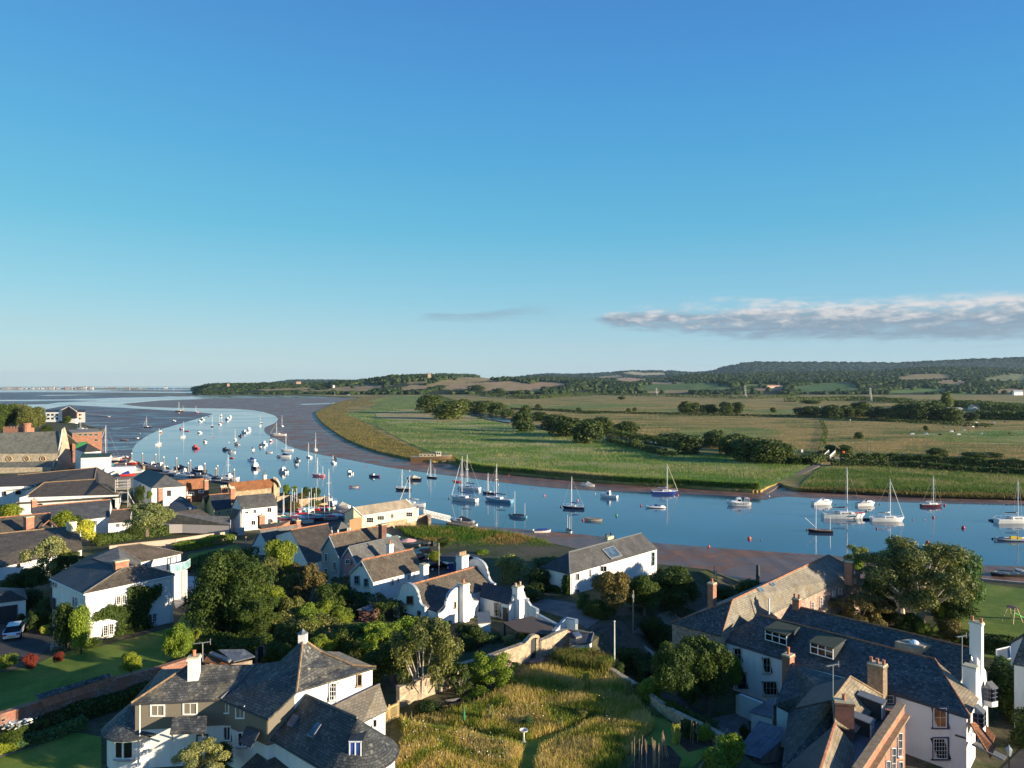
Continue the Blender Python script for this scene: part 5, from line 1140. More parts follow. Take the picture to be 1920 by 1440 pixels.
def dormer(px,py,Y,w,h,dep,ang,cols,cmat=WHITE,roofm=LEAD,rowz=2,parent=None,on=None):
 b=DP(px,py,Y)
 if on:a,p1,p2=[B.V[k]for k in on];nn=(p1-a).cross(p2-a);r=Vector(((px-CX)/F,1,-(py-HZ)/F));b=Vector((0,0,H))+r*(nn.dot(a-Vector((0,0,H)))/nn.dot(r));b.z+=.1
 L=B.L(b);a=R(ang);u=Vector((math.cos(a),math.sin(a),0));n=Vector((u.y,-u.x,0));Z=Vector((0,0,1));m=MB()
 q=[L-u*w/2,L+u*w/2,L+u*w/2-n*dep,L-u*w/2-n*dep];m.add(q+[x+Z*h for x in q],[(0,3,2,1),(4,5,6,7),(0,1,5,4),(1,2,6,5),(2,3,7,6),(3,0,4,7)]);dm=m.build('dormer',SL_DARK,parent or B.r)
 m=MB();m.slab([L-u*(w/2+.15)+n*.2+Z*(h+.03),L+u*(w/2+.15)+n*.2+Z*(h+.03),L+u*(w/2+.15)-n*dep+Z*(h+.3),L-u*(w/2+.15)-n*dep+Z*(h+.3)],.09);m.build('dormer_roof',roofm,dm)
 m=MB();
 for z in(.05,h*.62,h-.06):m.bar(L-u*w/2+n*.05+Z*z,L+u*w/2+n*.05+Z*z,.08)
 for i in range(cols+1):m.bar(L-u*w/2+u*w*i/cols+n*.05,L-u*w/2+u*w*i/cols+n*.05+Z*h,.08)
 f=m.build('window',plain('frame_77_77_75',wc),dm);m=MB();m.bar(L-u*w/2+n*.015+Z*h/2,L+u*w/2+n*.015+Z*h/2,.02,h-.05);m.build('pane',glassy(),f);return dm
B.r=fr1;dormer(1455,1207,76.1,2.4,1.15,2.6,-48.8,3,roofm=plain('felt_green',(.05,.065,.04),.9),on=('a','b','r1'));dormer(1541,1232,72.1,2.3,1.15,2.6,-48.8,3,roofm=plain('felt_green',(.05,.065,.04),.9),on=('a','b','r1'))
B.r=rr_;m=MB();
def onp(px,py,ks=('s1v','s2v','s1')):
 a,p1,p2=[B.V[k]for k in ks];nn=(p1-a).cross(p2-a);r=Vector(((px-CX)/F,1,-(py-HZ)/F));return Vector((0,0,H))+r*(nn.dot(a-Vector((0,0,H)))/nn.dot(r))
dd1,dd2=onp(1678,1226),onp(1714,1240);up_=Vector((0,0,1.3));bk=(onp(1712,1196)-dd1);bk.z=0;bk=bk.normalized()*2.6
B.add(d1=dd1+up_,d2=dd1+up_+bk,d3=dd2+up_+bk,d4=dd2+up_)
m.slab([B.L(B.V[k])for k in('d1','d2','d3','d4')],1.2);fd=m.build('flat_dormer',plain('flat_felt',(.3,.26,.19),.9),rr_)
m=MB();c_=(dd1+dd2)/2+up_+bk*.5+Vector((0,0,.02))-B.o.location;m.lathe(c_,[(.45,0),(.4,.15),(.2,.27),(.02,.3)],12);m.build('dome_light',plain('perspex',(.75,.78,.8),.2),fd)
m=MB();a_=onp(1598,1207)-B.o.location+Vector((0,0,.05));m.add([a_+Vector(v)for v in((-.9,-.3,0),(.9,-.9,0),(0,-.6,.85),(-.9,1.3,0.6),(.9,1.3,.6),(0,1.3,.9))],[(0,1,2),(0,2,5,3),(1,4,5,2)]);m.build('gablet',SL_GREY,rr_)
B.r=rr_;B.chimney(1831,1262,1165,12,1.0,.75,WHITE,ang=-48,pots=2,Y=68.8,cap=(.3,.22,.16));B.chimney(1820,1310,1247,11.6,1.05,.85,WHITE,ang=-48,pots=0,Y=64.7,cap=(.35,.3,.26))
B.chimney(1494,1141,1121,13,.8,.6,BRICK,ang=-48,pots=2,Y=82.2)
B.r=fr1;B.chimney(1645,1318,1243,10,1.35,1.0,plain('stone_stack',(.24,.17,.11),.95,var=.4),ang=-48,pots=3,Y=65.0);B.chimney(1478,1270,1226,10,.8,1.0,BRICK,ang=-48,pots=1,Y=70.7,potc=(.6,.6,.6),ph=.7)
aerial(B,1804,1290,1193,66.1)
def oriel(px,py0,py1,Y,w,dep,ang,cols,rows):
 b=DP(px,py1,Y);h=(py1-py0)*Y/F;L=B.L(b);a=R(ang);u=Vector((math.cos(a),math.sin(a),0));n=Vector((u.y,-u.x,0));Z=Vector((0,0,1));m=MB()
 q=[L-u*w/2,L-u*w*.3+n*dep,L+u*w*.3+n*dep,L+u*w/2];m.add([x-Z*.35 for x in q]+[x+Z*.2 for x in q],[(0,1,2,3),(4,7,6,5),(0,4,5,1),(1,5,6,2),(2,6,7,3)]);base=m.build('bay_window',WHITE,B.o)
 m=MB()
 for i in range(3):
  p,r_=q[i],q[i+1];c2=cols if i==1 else 2
  for j in range(c2+1):x=p.lerp(r_,j/c2);m.bar(x+Z*.2,x+Z*h,.07)
  for j in range(rows+1):m.bar(p+Z*(.2+(h-.2)*j/rows),r_+Z*(.2+(h-.2)*j/rows),.05)
 m.build('bay_frame',plain('bay_navy',(.1,.13,.2),.5),base);m=MB()
 for i in range(3):m.bar(q[i]+Z*(h/2+.1)-n*.03,q[i+1]+Z*(h/2+.1)-n*.03,.02,h-.25)
 m.build('pane',glassy(),base);m=MB();tz=Z*(h+.05);m.add([x+tz+n*.08 for x in q]+[L+Z*(h+.5)-u*w*.3,L+Z*(h+.5)+u*w*.3],[(0,1,4),(1,2,5,4),(2,3,5),(0,3,2,1)]);m.build('bay_roof',LEAD,base)
B.add(z1=(1832,1232,9.09,67.8),z2=(1851,1262,8.40,69.6),z3=(1853,1330,4.95,69.2),z4=(1833,1336,4.95,66.1));m=MB();q=[B.L(B.V[k])for k in('z1','z2','z3','z4')];q[3].z=q[2].z=-.4;m.face(*q);m.face(*[p+Vector((-.3,.4,0))for p in q][::-1]);m.build('end_wall',WHITE,B.o)
oriel(1854,1287,1314,68.5,1.35,.6,20,2,3);oriel(1830,1332,1362,61.2,1.49,.6,41,2,3)
for q in([(1819,1356),(1832,1352),(1868,1400),(1858,1420)],[(1842,1350),(1866,1380),(1862,1392),(1840,1372)]):
 m=MB();Ys=(60,61,57.8,57)if q[0][0]==1819 else(63.2,61.5,61,62);m.slab([B.L(DP(x,y,Y))for(x,y),Y in zip(q,Ys)],.12);m.build('porch_roof',TILE,B.o)
m=MB();q=[DP(1822,1395,58.42),DP(1882,1425,56.12),DP(1888,1418,58.07),DP(1830,1390,60.95)];m.slab([B.L(p)for p in q],.1);m.build('canopy_lead',LEAD,B.o)
B2=Bld('service_wing',2.8,'low slate roofed wing with blue metal lean-to roofs behind the white house','outbuilding',a=(1452,1321,6.33),b=(1485,1242,8.40),c=(1598,1270,8.86,64.4),d=(1566,1320,7.60,58.6),e=(1530,1440,6.68,53.5),f=(1478,1333,5.87))
B2.add(h=(1466,1440,4.49,53.8));B2.roof(SL_RIGHT,[('a','b','c','d','f'),('f','d','e','h')]);B2.walls(WHITE,['a','f','h','e','d','c','b'],inset=.25)
B2.add(m1=(1403,1334,4.84),m2=(1450,1307,5.87),m3=(1451,1347,5.18),n1=(1423,1351,4.95),n2=(1469,1365,5.18),n3=(1465,1388,4.72),n4=(1426,1423,4.03),n5=(1382,1408,4.03));B2.roof(METAL,[('m1','m2','m3')],name='metal_roof',t=.08);B2.walls(WHITE,['m1','m3','m2'],inset=.2,name='lean_to_wall')
B2.roof(METAL,[('n1','n2','n3','n4','n5')],name='metal_roof',t=.08);B2.walls(STONEP,['n1','n2','n3','n4','n5'],inset=.25,name='lean_to_wall');B2.rooflight([(1432,1382),(1457,1386),(1446,1394),(1422,1392)],z=('n1','n2','n3'),c=(.25,.35,.5))
W_=empty('terrace_wall',P(1405,1325,3.23),0,'rounded white terrace wall beside the dark leafy tree','wall')
polywall(W_,[P(1382,1303,4.49),P(1388,1301,4.84),P(1430,1317,4.84)],.3,2,WHITE)
# ---- brick town house with dormers (bottom right corner)
g=2.8;B=Bld('brick_town_house',g,'red brick town house with parapet, ochre slate roofs and two small dormers, bottom right',r1=(1594,1269,11.28),r2=(1562,1311,11.28),e1=(1655,1305,9.43),e2=(1606,1374,9.43),p1=(1696,1322,10.01),p2=(1638,1409,10.01),l1=(1566,1357,10.24),l2=(1536,1450,10.24),l3=(1620,1418,8.29),l4=(1610,1460,8.29))
B.add(w1=B.V['r1']+Vector((-2.2,2.0,-1.6)),w2=B.V['r2']+Vector((-2.2,2.0,-1.6)),x1=(1560,1365,9.09,54.6),x2=(1470,1440,6.68,51.7),x3=(1470,1470,6.68,50.0))
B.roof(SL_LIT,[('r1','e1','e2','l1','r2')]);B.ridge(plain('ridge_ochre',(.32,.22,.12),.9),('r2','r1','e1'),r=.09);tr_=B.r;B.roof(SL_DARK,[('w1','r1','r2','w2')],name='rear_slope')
B.roof(SL_LIT,[('l1','l3','l4','l2')],name='front_roof');B.ridge(RTILE,('l1','l2'),r=.12);B.roof(SL_DARK,[('l1','l2','x3','x2','x1')],name='shaded_slope')  # pale slate on sunlit slopes, dark on shaded: light put into the colour
o=B.o.location;pa,pb=B.V['p1'],B.V['p2'];d=(pb-pa).normalized();pb2=pa+d*13;n=Vector((-d.y,d.x,0));n=n if n.x>0 else-n
m=MB();q=[pa,pb2,pb2-n*.45,pa-n*.45];m.add([Vector((p.x,p.y,1.7))-o for p in q]+[p-o for p in q],[(0,3,2,1),(4,5,6,7),(0,1,5,4),(1,2,6,5),(2,3,7,6),(3,0,4,7)]);pw=m.build('parapet_wall',BRICK,B.o)
m=MB();m.bar(pa-n*.22-o+Vector((0,0,.06)),pb2-n*.22-o+Vector((0,0,.06)),.6,.12);m.bar(pa+n*.18-o-Vector((0,0,.75)),pb2+n*.18-o-Vector((0,0,.75)),.45,.16);m.build('cornice',plain('cornice_stone',(.28,.2,.12),.9,var=.4),pw)
B.wv['p1']=pa+n*.01;B.wv['p2']=pb+n*.01
for r_ in[(1682,1367)+(1690,1412),(1670,1395)+(1678,1440),(1660,1420)+(1667,1465),(1683,1420)+(1691,1465)]:B.win('p1','p2',*r_,2,3,fc=wc,fw=.1,sill=(.5,.48,.44))
B.add(q1=pa-n*3.2,q2=B.V['e1']);m=MB();q=[pa-n*.45,pb2-n*.45,pb2-n*2.6,pa-n*2.6];m.add([Vector((p.x,p.y,8.8))-o for p in q],[(0,1,2,3)]);m.build('gutter_roof',LEAD,B.o)
m=MB();q0,q1=pa,pa-n*5.4;m.bar(Vector((q0.x,q0.y,5.64))-o,Vector((q1.x,q1.y,5.64))-o,.4,7.3);m.build('side_wall',BRICK,B.o)
m=MB();q0,q1=B.V['e2'],B.V['l1'];
q=[B.V['r1']-Vector((.2,0,.2)),B.V['r2'],B.V['l2'],B.V['l4'],B.V['e1']];m.add([Vector((p.x,p.y,1.5))-o for p in q]+[Vector((p.x,p.y,8.05))-o for p in q],[(0,1,6,5),(1,2,7,6),(2,3,8,7),(3,4,9,8),(4,0,5,9)]);m.build('core_wall',BRICKD,B.o)
B.r=tr_
for(px,py,Y)in((1655,1345,57.50),(1634,1383,54.97)):dormer(px,py,Y,.85,1.25,1.8,50,2,roofm=LEAD)
B.chimney(1582,1372,1312,12,1.35,.65,BRICKD,ang=-14,pots=1,Y=54.5,cap=(.2,.16,.14));aerial(B,1562,1330,1247,55.8)
# ================================================================== middle and far buildings
g=4.8;B=Bld('cottage_row',g,'white cottage under a long mossy brown slate roof behind the hipped house',e1=(-90,1082,7.6),e2=(155,1030,7.6),r1=(-90,1010,9.9),r2=(147,986,9.9));dd=(B.V['r2']-B.V['e2']);dd.z=0;dr=(B.V['r1']-B.V['e1']);dr.z=0
B.add(k2=B.V['r2']+dd-Vector((0,0,2.3)),k1=B.V['r1']+dr-Vector((0,0,2.3)));B.roof(SL_BROWN,[('e1','e2','r2','r1'),('r1','r2','k2','k1')]);B.ridge(plain('ridge_ochre',(.32,.22,.12),.9),('r1','r2'),r=.14);B.walls(WHITE,['e1','e2','r2','k2','k1','r1'],inset=.15)
for r_ in((31,1052,38,1063),(104,1036,110,1041),(116,1034,124,1040)):B.win('e1','e2',*r_,1,1,fc=(.1,.08,.07),sill=False)
B.chimney(134,992,978,9.8,1.3,1.0,CREAM,pots=0,ang=60)
B=Bld('cottage',4.8,'brown roofed cottage with a broad brick chimney, left edge',r1=(-60,976,11.0),r2=(95,962,11.0),e1=(-60,1012,8.4),e2=(98,998,8.4),ga=(92,976,10.3),gb=(72,994,9.0),gc=(108,990,9.0),gr=(80,970,10.5));dd=Vector((-4,7,-2.6));B.add(k1=B.V['r1']+dd,k2=B.V['r2']+dd)
B.roof(SL_BROWN,[('e1','e2','r2','r1'),('r1','r2','k2','k1'),('gr','ga','gc')]);B.ridge(RTILE,('r1','r2'),('gb','ga','gc'),r=.11);B.walls(GREYR,['e1','e2','r2','k2','k1','r1'],inset=.1)
B.chimney(54,1000,968,8.6,1.35,1.0,BRICK,pots=0,ang=60)
g=3.4;B=Bld('boatshed_range',g,'wide range of big dark brown roofs with white walls below the church','building',p1=(83,905,11.2,192),p2=(177,899,11,197),p3=(30,944,7,180),p4=(151,937,7,183),pm=(187,908,10,191),p5=(226,932,7,185),t=(181,877,13,212),q1=(33,891,12,206),q2=(-10,920,8.3,192),q3=(48,917,8.3,193),s1=(232,905,8,205),s2=(239,909,8,203),q0=(-60,925,8,190),q9=(-40,893,12,206))
B.roof(SL_MUS,[('p3','p4','pm','p2','p1'),('p4','p5','pm')],.2);B.ridge(plain('ridge_ochre',(.32,.22,.12),.9),('p1','p2'),('p3','p1'),('pm','p5'),r=.16);pr=B.r
B.roof(SL_MUS,[('q2','q3','p1','p2','t','q1'),('q0','q2','q1','q9')],.2,name='rear_roof');B.ridge(plain('ridge_ochre',(.32,.22,.12),.9),('q1','t','p2'),r=.16);B.roof(SL_BROWN,[('t','s1','p5','pm','p2')],.2,name='side_roof');B.ridge(RDARK,('t','s1','p5'),r=.14)
B.walls(WHITE,['p3','p4','p5','s1','t','p1'],inset=.6,top=7.2);B.walls(WHITE,['q0','q3','p1','q1'],inset=.6,name='rear_wall',top=8.3)
B.wv['q0']=B.V['q0'].copy();B.wv['q3']=B.V['q3'].copy();B.wv['p3']=B.V['p3'].copy();B.wv['p5']=B.V['p5'].copy()
for r_ in((7,921,12,929),(29,920,39,927),(1,946,21,957)):B.win('q0','q3',*r_,1,1,fc=(.08,.06,.06),sill=False)
for r_ in((73,944,80,947),(210,936,216,953)):B.win('p3','p5',*r_,1,1,fc=(.08,.06,.06),sill=False)
B=Bld('slate_cottage',3.6,'white cottage with dark slate roof and red ridge in front of the brown boatshed roofs',e1=(60,985,6.6),e2=(205,969,6.6),r1=(60,950,9.2),r2=(207,937,9.2));dd=Vector((-3,6,-2.6));B.add(k1=B.V['r1']+dd,k2=B.V['r2']+dd);B.roof(slate('slate_mid',(.085,.088,.09),(.115,.118,.12),(.05,.05,.052)),[('e1','e2','r2','r1'),('r1','r2','k2','k1')]);B.ridge(RTILE,('r1','r2'),r=.15);B.walls(WHITE,['e1','e2','r2','k2','k1','r1'],inset=.0)
B.win('e1','e2',173,975,182,984,3,3,fc=wc,sill=False);B.chimney(64,953,937,8.8,1.0,.9,BRICK,pots=1,potc=(.6,.55,.45))
B=Bld('slate_annex',3.6,'small white annex with dark roof beside the round grey green tree','annex',e1=(203,981,5.8),e2=(243,978,5.8),r1=(209,957,7.8),r2=(247,954,7.8));B.add(k1=B.V['r1']+Vector((-2,4,-2)),k2=B.V['r2']+Vector((-2,4,-2)));B.roof(SL_MUS,[('e1','e2','r2','r1'),('r1','r2','k2','k1')]);B.ridge(RTILE,('r1','r2'),r=.12);B.walls(WHITE,['e1','e2','r2','k2','k1','r1'],inset=.0);B.win('e1','e2',217,981,225,988,3,3,fc=wc,sill=False)
g=2.6;B=Bld('church',g,'old stone church with long grey slate roof and round windows','church',r0=(-80,814,17,283),r1=(120,808,17,287),e0=(-80,857,9,276),e1=(111,852,9,278),c0=(-80,869,6,275.5),c1=(108,864,6,277.5),a0=(-80,892,3,268),a1=(97,884,3,270),ap=(122,805,18,287.5),k1=(133,852,9,296),a9=(136,880,3,300))
B.roof(SL_CHURCH,[('e0','e1','r1','r0')],.3);B.add(k0=B.V['e0']+Vector((0,18,0)),k2=B.V['e1']+Vector((0,18,0)));B.roof(SL_CHURCH,[('r0','r1','k2','k0')],.3,name='far_roof');B.roof(SL_CHURCH,[('a0','a1','c1','c0')],.3,name='aisle_roof')
B.wv['e0']=B.V['c0'].copy();B.wv['e1']=B.V['c1'].copy();m=MB();o=B.o.location;q=[B.V['c0'],B.V['c1'],Vector((B.V['c1'].x,B.V['c1'].y,9.0)),Vector((B.V['c0'].x,B.V['c0'].y,9.0))];m.face(*[p-o for p in q]);m.build('clerestory_wall',STONEC,B.o)
B.walls(STONEC,['a0','a1','k2','k0'],inset=.4,name='aisle_wall',top=4.5)
for px in(18,50,81):
 p,d,n=B.hit('e0','e1',px,860);L=B.L(p)+n*.15;m=MB();m.tube([L+d*1.0*math.cos(t*PI/8)+Vector((0,0,1.0*math.sin(t*PI/8)))for t in range(17)],.16,5,False);w_=m.build('round_window',plain('window_stone',(.5,.35,.2),.9),B.o)
 m=MB();m.add([L-n*.08]+[L-n*.08+d*math.cos(t*PI/8)+Vector((0,0,math.sin(t*PI/8)))for t in range(16)],[(0,i+1,(i+1)%16+1)for i in range(16)]);m.build('pane',glassy(),w_);m=MB()
 for t in range(3):a=t*PI/3;m.bar(L-d*math.cos(a)-Vector((0,0,math.sin(a))),L+d*math.cos(a)+Vector((0,0,math.sin(a))),.12)
 m.build('tracery',STONEC,w_)
m=MB();q=[DP(97,884,270),DP(103,866,276),DP(111,852,279),DP(119,806,286),DP(122,802,286),DP(125,812,287),DP(132,848,288),DP(134,862,288),DP(136,883,287)];q2=[Vector((p.x-1.5,p.y+6,p.z))for p in q];n_=len(q);b0=Vector((q[-1].x,q[-1].y,1));b1=Vector((q[0].x,q[0].y,1))
loop=[p-o for p in q]+[b0-o,b1-o];loop2=[p+Vector((-1.4,1,0))for p in loop];N_=len(loop);m.add(loop+loop2,[tuple(range(N_)),tuple(range(N_,2*N_))[::-1]]+[(i,(i+1)%N_,N_+(i+1)%N_,N_+i)for i in range(N_)]);ge=m.build('gable_wall',STONEC,B.o)
m=MB();m.tube([p-o+Vector((-.3,-.3,.1))for p in q[2:6]],.4,4);m.build('gable_coping',plain('coping_pale',(.5,.45,.36),.9),ge)
T_=empty('battlement',DP(30,812,330),0,'orange brick battlements beside the big trees on the left','tower');o=T_.location;m=MB();m.box(-6,4.5,0,6,-6,2.2);
for i in range(7):m.box(-6+i*1.5,-5.2+i*1.5,0,.6,2.2,3.0)
m.build('tower_wall',BRICK,T_);m=MB();m.lathe((5.2,0,0),[(1.6,-5),(1.6,3.9),(1.8,4.0),(1.8,4.6)],12);m.build('turret',BRICK,T_)
B=Bld('brick_building',2.4,'flat roofed orange brick building with a row of windows and green door by the boatyard','building',a=(126,806,10,305),b=(135,812,10,292),c=(192,809,10,296),d=(183,803,10,309));B.walls(BRICK,['a','b','c','d'],inset=.1);B.roof(plain('flat_grey',(.25,.22,.18),.9),[('a','b','c','d')],.3)
for x in(147,157,167,177):B.win('b','c',x,813,x+7,817,3,1,fc=(.3,.34,.3),sill=False,fw=.12)
B.win('b','c',177,823,184,827,2,1,fc=(.3,.34,.3),sill=False,fw=.12);B.door('b','c',143,829,163,845,c=(.02,.2,.06),name='green_door')
B=Bld('slipway_shed',2.4,'shed with dark pyramid roof in front of the orange brick building','shed',a=(140,842,5,280),b=(158,848,5,272),c=(190,845,5,275),d=(175,837,5,288),p=(165,831,8,280));B.roof(SL_DARK,[('a','b','p'),('c','d','p'),('d','a','p')]);B.roof(SL_MUS,[('b','c','p')],name='front_roof');B.walls(WHITE,['a','b','c','d'])
B=Bld('green_shed',2.4,'long low dark green shed roof in the boatyard','shed',a=(150,858,4.5,262),b=(206,856,4.5,264),c=(210,849,5.5,272),d=(154,850,5.5,270));B.roof(plain('green_sheet',(.03,.07,.04),.7),[('a','b','c','d')]);B.walls(WHITE,['a','b','c','d'])
B=Bld('brick_villa',2.5,'orange brick villa with white gable trim on the far point','house',a=(116,769,9,640),b=(144,772,9,630),c=(147,768,9,655),d=(119,765,9,665),p1=(130,762.5,12,640),p2=(134,760.5,12,665));B.roof(SL_MUS,[('a','p1','p2','d'),('p1','b','c','p2')],.5);B.walls(BRICK,['a','p1','b','c','p2','d'],inset=.2)
m=MB();o=B.o.location
for k in('a','b'):m.bar(B.V[k]-o+Vector((0,-.5,.2)),B.V['p1']-o+Vector((0,-.5,.2)),.6)
m.build('bargeboard',plain('barge_white',(.75,.75,.72)),B.r);m=MB();q=DP(130,782,628)-o;m.box(q.x-1,q.x+6,q.y-1,q.y+3,-1,3.2);m.build('white_bay',WHITE,B.o)
for n_,(x0,x1,lab)in enumerate(((85,111,'white flats with dark flat roof on the far point, left of the brick villa'),(145,160,'small white block just right of the brick villa on the far point'))):
 B=Bld('flats',2.5,lab,'building',a=(x0,771,9,640),b=(x1,771,9,640),c=(x1,768,9,660),d=(x0,768,9,660));B.roof(SL_DARK,[('a','b','c','d')],.8);B.walls(WHITE,['a','b','c','d'],inset=.3)
 for i in range(int((x1-x0)/8)):
  for y in(776,783):B.win('a','b',x0+3+i*8,y,x0+8+i*8,y+3.5,1,1,fc=(.2,.2,.2),sill=False,fw=.1)
g=2.8;B=Bld('white_hall',g,'white hall with arched window and hipped slate roof near the marina','hall',a=(249,897,7.5),b=(284,915,7.5),c=(349,911,7.5),r1=(276,879,10.3),r2=(310,890,10.3));B.add(d=('+','acb',0));B.roof(SL_DARK,[('a','b','r2','r1'),('c','d','r1','r2')]);B.roof(SL_GREY,[('b','c','r2')],name='front_hip');B.roof(SL_GREY,[('d','a','r1')],name='rear_hip');B.walls(WHITE,['a','b','c','d'])  # front hip paler than the side slopes, sunlight put into its slate
B.win('b','c',313,919,321,930,3,3,fc=(.4,.4,.42),sill=False)
for x in(262,268):B.win('a','b',x,908+(x-262)*.5,x+3,917+(x-262)*.5,1,1,fc=(.6,.6,.6),sill=False)
B=Bld('tiled_house',2.8,'red brown tiled house with white windows left of the tall brick chimneys',a=(346,921,5.5),b=(390,915,5.5),r1=(331,901,8.6),r2=(382,896,8.6));B.add(k1=B.V['r1']+Vector((-1,6,-3)),k2=B.V['r2']+Vector((-1,6,-3)));B.roof(TILE,[('a','b','r2','r1'),('r1','r2','k2','k1')]);B.walls(TILE,['a','b','r2','k2','k1','r1'],inset=.1)
for r_ in((350,921,364,928),(372,918,382,924)):B.win('a','b',*r_,3,1,fc=wc,sill=False,fw=.25)
B.chimney(386,912,900,7,1.1,.9,BRICK,pots=1,potc=(.6,.58,.5))
B=Bld('tiled_house',2.8,'long low building with red tiled roof and white chimney by the river',a=(445,921,5.6),b=(525,913,5.6),r1=(428,905,8.4),r2=(514,897,8.4));B.add(k1=B.V['r1']+Vector((-1,6,-3)),k2=B.V['r2']+Vector((-1,6,-3)));B.roof(TILE,[('a','b','r2','r1'),('r1','r2','k2','k1')]);B.walls(STONEQ,['a','b','r2','k2','k1','r1'],inset=.1)
B.chimney(496,903,890,7.6,.9,.9,WHITE,pots=1,potc=(.25,.1,.06),ph=1.2)
m=MB();o=B.o.location;m.tube([P(513,896,8.7)-o,P(518,898,8.4)-o,P(523,906,6.9)-o,P(525,913,5.7)-o],.35,6);m.build('curved_coping',plain('coping_pale',(.5,.45,.36),.9),B.r)
B=Bld('ochre_house',3.0,'ochre house with twin pointed gables and dark slate roof',a=(377,942,7),b=(381,930,9.3),v=(386,947,7),c=(392,928,9.6),d=(401,957,6.6),e=(435,952,6.6),r=(430,925,9.6));B.add(k=B.V['b']+Vector((3,6,0)),k2=B.V['a']+Vector((3,7,0)))
B.roof(SL_DARK,[('c','d','e','r'),('b','v','c'),('a','b','k','k2'),('b','c','r','k')]);B.ridge(RTILE,('c','r'),r=.13);B.walls(YELLOW,['a','b','v','c','d','e','r','k'],inset=.1)
for r_ in((409,959,413,964),(425,956,428,962),(430,956,433,961)):B.win('d','e',*r_,1,1,fc=(.6,.6,.6),sill=False)
B.chimney(419,930,913,8.6,1.5,.9,BRICK,pots=4,potc=(.65,.6,.5));B.chimney(435,936,915,8,1.1,1.0,BRICK,pots=3,potc=(.65,.6,.5))
B=Bld('white_house',2.9,'white two storey house with grey slate roof beside the dinghy park',a=(435,948,7.4),ap=(443,930,10.1),b=(453,955,7.4),c=(521,948,7.4),r=(513,924,10.1));B.add(k=B.V['a']+B.V['c']-B.V['b']);B.roof(slate('slate_mid',(.085,.088,.09),(.115,.118,.12),(.05,.05,.052)),[('b','c','r','ap'),('a','ap','r','k')]);B.walls(WHITE,['a','ap','b','c','r','k'],inset=.12)
for r_ in((459,958,466,963),(501,951,509,960),(471,975,479,984),(502,972,510,981),(475,955,481,962)):B.win('b','c',*r_,2,1,fc=(.65,.62,.6),sill=False)
for px,y0,y1 in((457,990,953),(480,978,943),(506,972,941)):m=MB();m.tube([P(px,y0,4)-B.o.location,P(px,y0,4)-B.o.location+Vector((0,0,(y0-y1)*.125))],.09,5);m.build('pole',plain('galvanised',(.4,.4,.4)),B.o)
B.add(x1=(431,974,5.4),x2=(452,966,5.6),x3=(451,956,6.6,160),x4=(436,953,6.6,162));B.roof(SL_DARK,[('x1','x2','x3','x4')],name='lean_to_roof');B.walls(WHITE,['x1','x2','x3','x4'],name='lean_to_wall',inset=.1)
B=Bld('alley_cottage',3.6,'low cottage roofs of grey slate behind the garden hedge',a=(300,981,5),b=(432,985,5),c=(430,968,6.4),d=(395,967,6.6),e=(375,954,7.8),f=(315,961,7.6),h=(296,963,7));B.roof(SL_GREY,[('a','b','c','d','f')]);B.roof(SL_BROWN,[('f','d','e')],name='hip_roof');B.walls(GREYR,['a','b','c','f'],inset=.2,top=4.9)
B=Bld('alley_house',3.6,'jumble of dark lean-to roofs with glass beside the ochre house',a=(313,962,6),b=(372,958,6),c=(345,932,8),d=(337,930,8.2),e=(318,945,7.2));B.roof(SL_DARK,[('a','b','c','d','e')]);B.walls(GREYR,['a','b','c','d','e']);B.chimney(300,957,915,5,1.1,.9,BRICK,pots=0,Y=178);B.rooflight([(352,953),(357,950),(360,953),(355,956)],z=('a','b','c'));B.rooflight([(361,953),(366,949),(369,952),(364,956)],z=('a','b','c'))
B.chimney(353,945,932,6.5,.8,.8,BRICK,pots=1)
for lab,q,rm_ in(('dark slate cottage roof left of the big dark gable',((486,994,8.6),(563,983,8.6),(574,1001,6.4),(500,1020,6.0)),SL_GREY),('big dark slate gable roof just left of the grey blue house',((545,994,10.2),(615,982,10.2),(640,1040,7.0),(578,1057,6.6)),SL_MUS)):
 B=Bld('slate_cottage',4.2,lab,a=q[0],b=q[1],c=q[2],d=q[3]);dd=B.V['a']-B.V['d'];dd.z=-2.8;B.add(k1=B.V['a']+dd,k2=B.V['b']+dd);B.roof(rm_,[('a','b','c','d'),('k1','k2','b','a')]);B.ridge(RTILE,('a','b'),r=.13);B.walls(WHITE,['d','a','k1','k2','b','c'],inset=.1)
 B.chimney(q[1][0]-5,q[1][1]+6,q[1][1]-8,q[1][2]-.6,.9,.8,BRICK,pots=1)if q[0][0]==486 else None
B=Bld('brick_garden_room',4.4,'brick topped low roof beside the white house near the dinghy park','outbuilding',a=(485,984,6),b=(520,980,6),c=(545,975,6),d=(500,1000,5));B.roof(SL_MUS,[('a','b','c','d')]);B.walls(BRICK,['a','b','c','d']);B.chimney(490,982,966,5.6,1.3,.9,BRICK,pots=1);B.chimney(511,984,979,5,1.4,.9,BRICK,pots=1)
g=2.7;B=Bld('clubhouse',g,'long cream clubhouse with corrugated roof on the stone quay','clubhouse',a=(680,968,5.4),b=(780,952,5.4),r1=(662,951,7.6),r2=(761,936,7.6),l=(645,961,5.4));B.add(k=('+','bla',0));B.roof(CORR,[('a','b','r2','r1'),('l','r1','r2','k')]);B.ridge(plain('white_trim',(.75,.75,.72)),('l','r1','a','b','r2'),r=.12);B.walls(CREAM,['l','r1','a','b','r2','k'],inset=.12)
for r_ in((687,969,700,979),(707,966,720,974),(732,963,738,971),(761,959,773,968)):B.win('a','b',*r_,3,2,fc=wc,sill=False,fw=.12)
B.add(y1=(779,954,5.2),y2=(785,951,5.3),y3=(784,948,5.3));B.roof(plain('brown_felt',(.25,.13,.07)),[('y1','y2','y3')],name='porch_roof');B.walls(WHITE,['y1','y2','y3'],name='porch_wall',inset=.05)
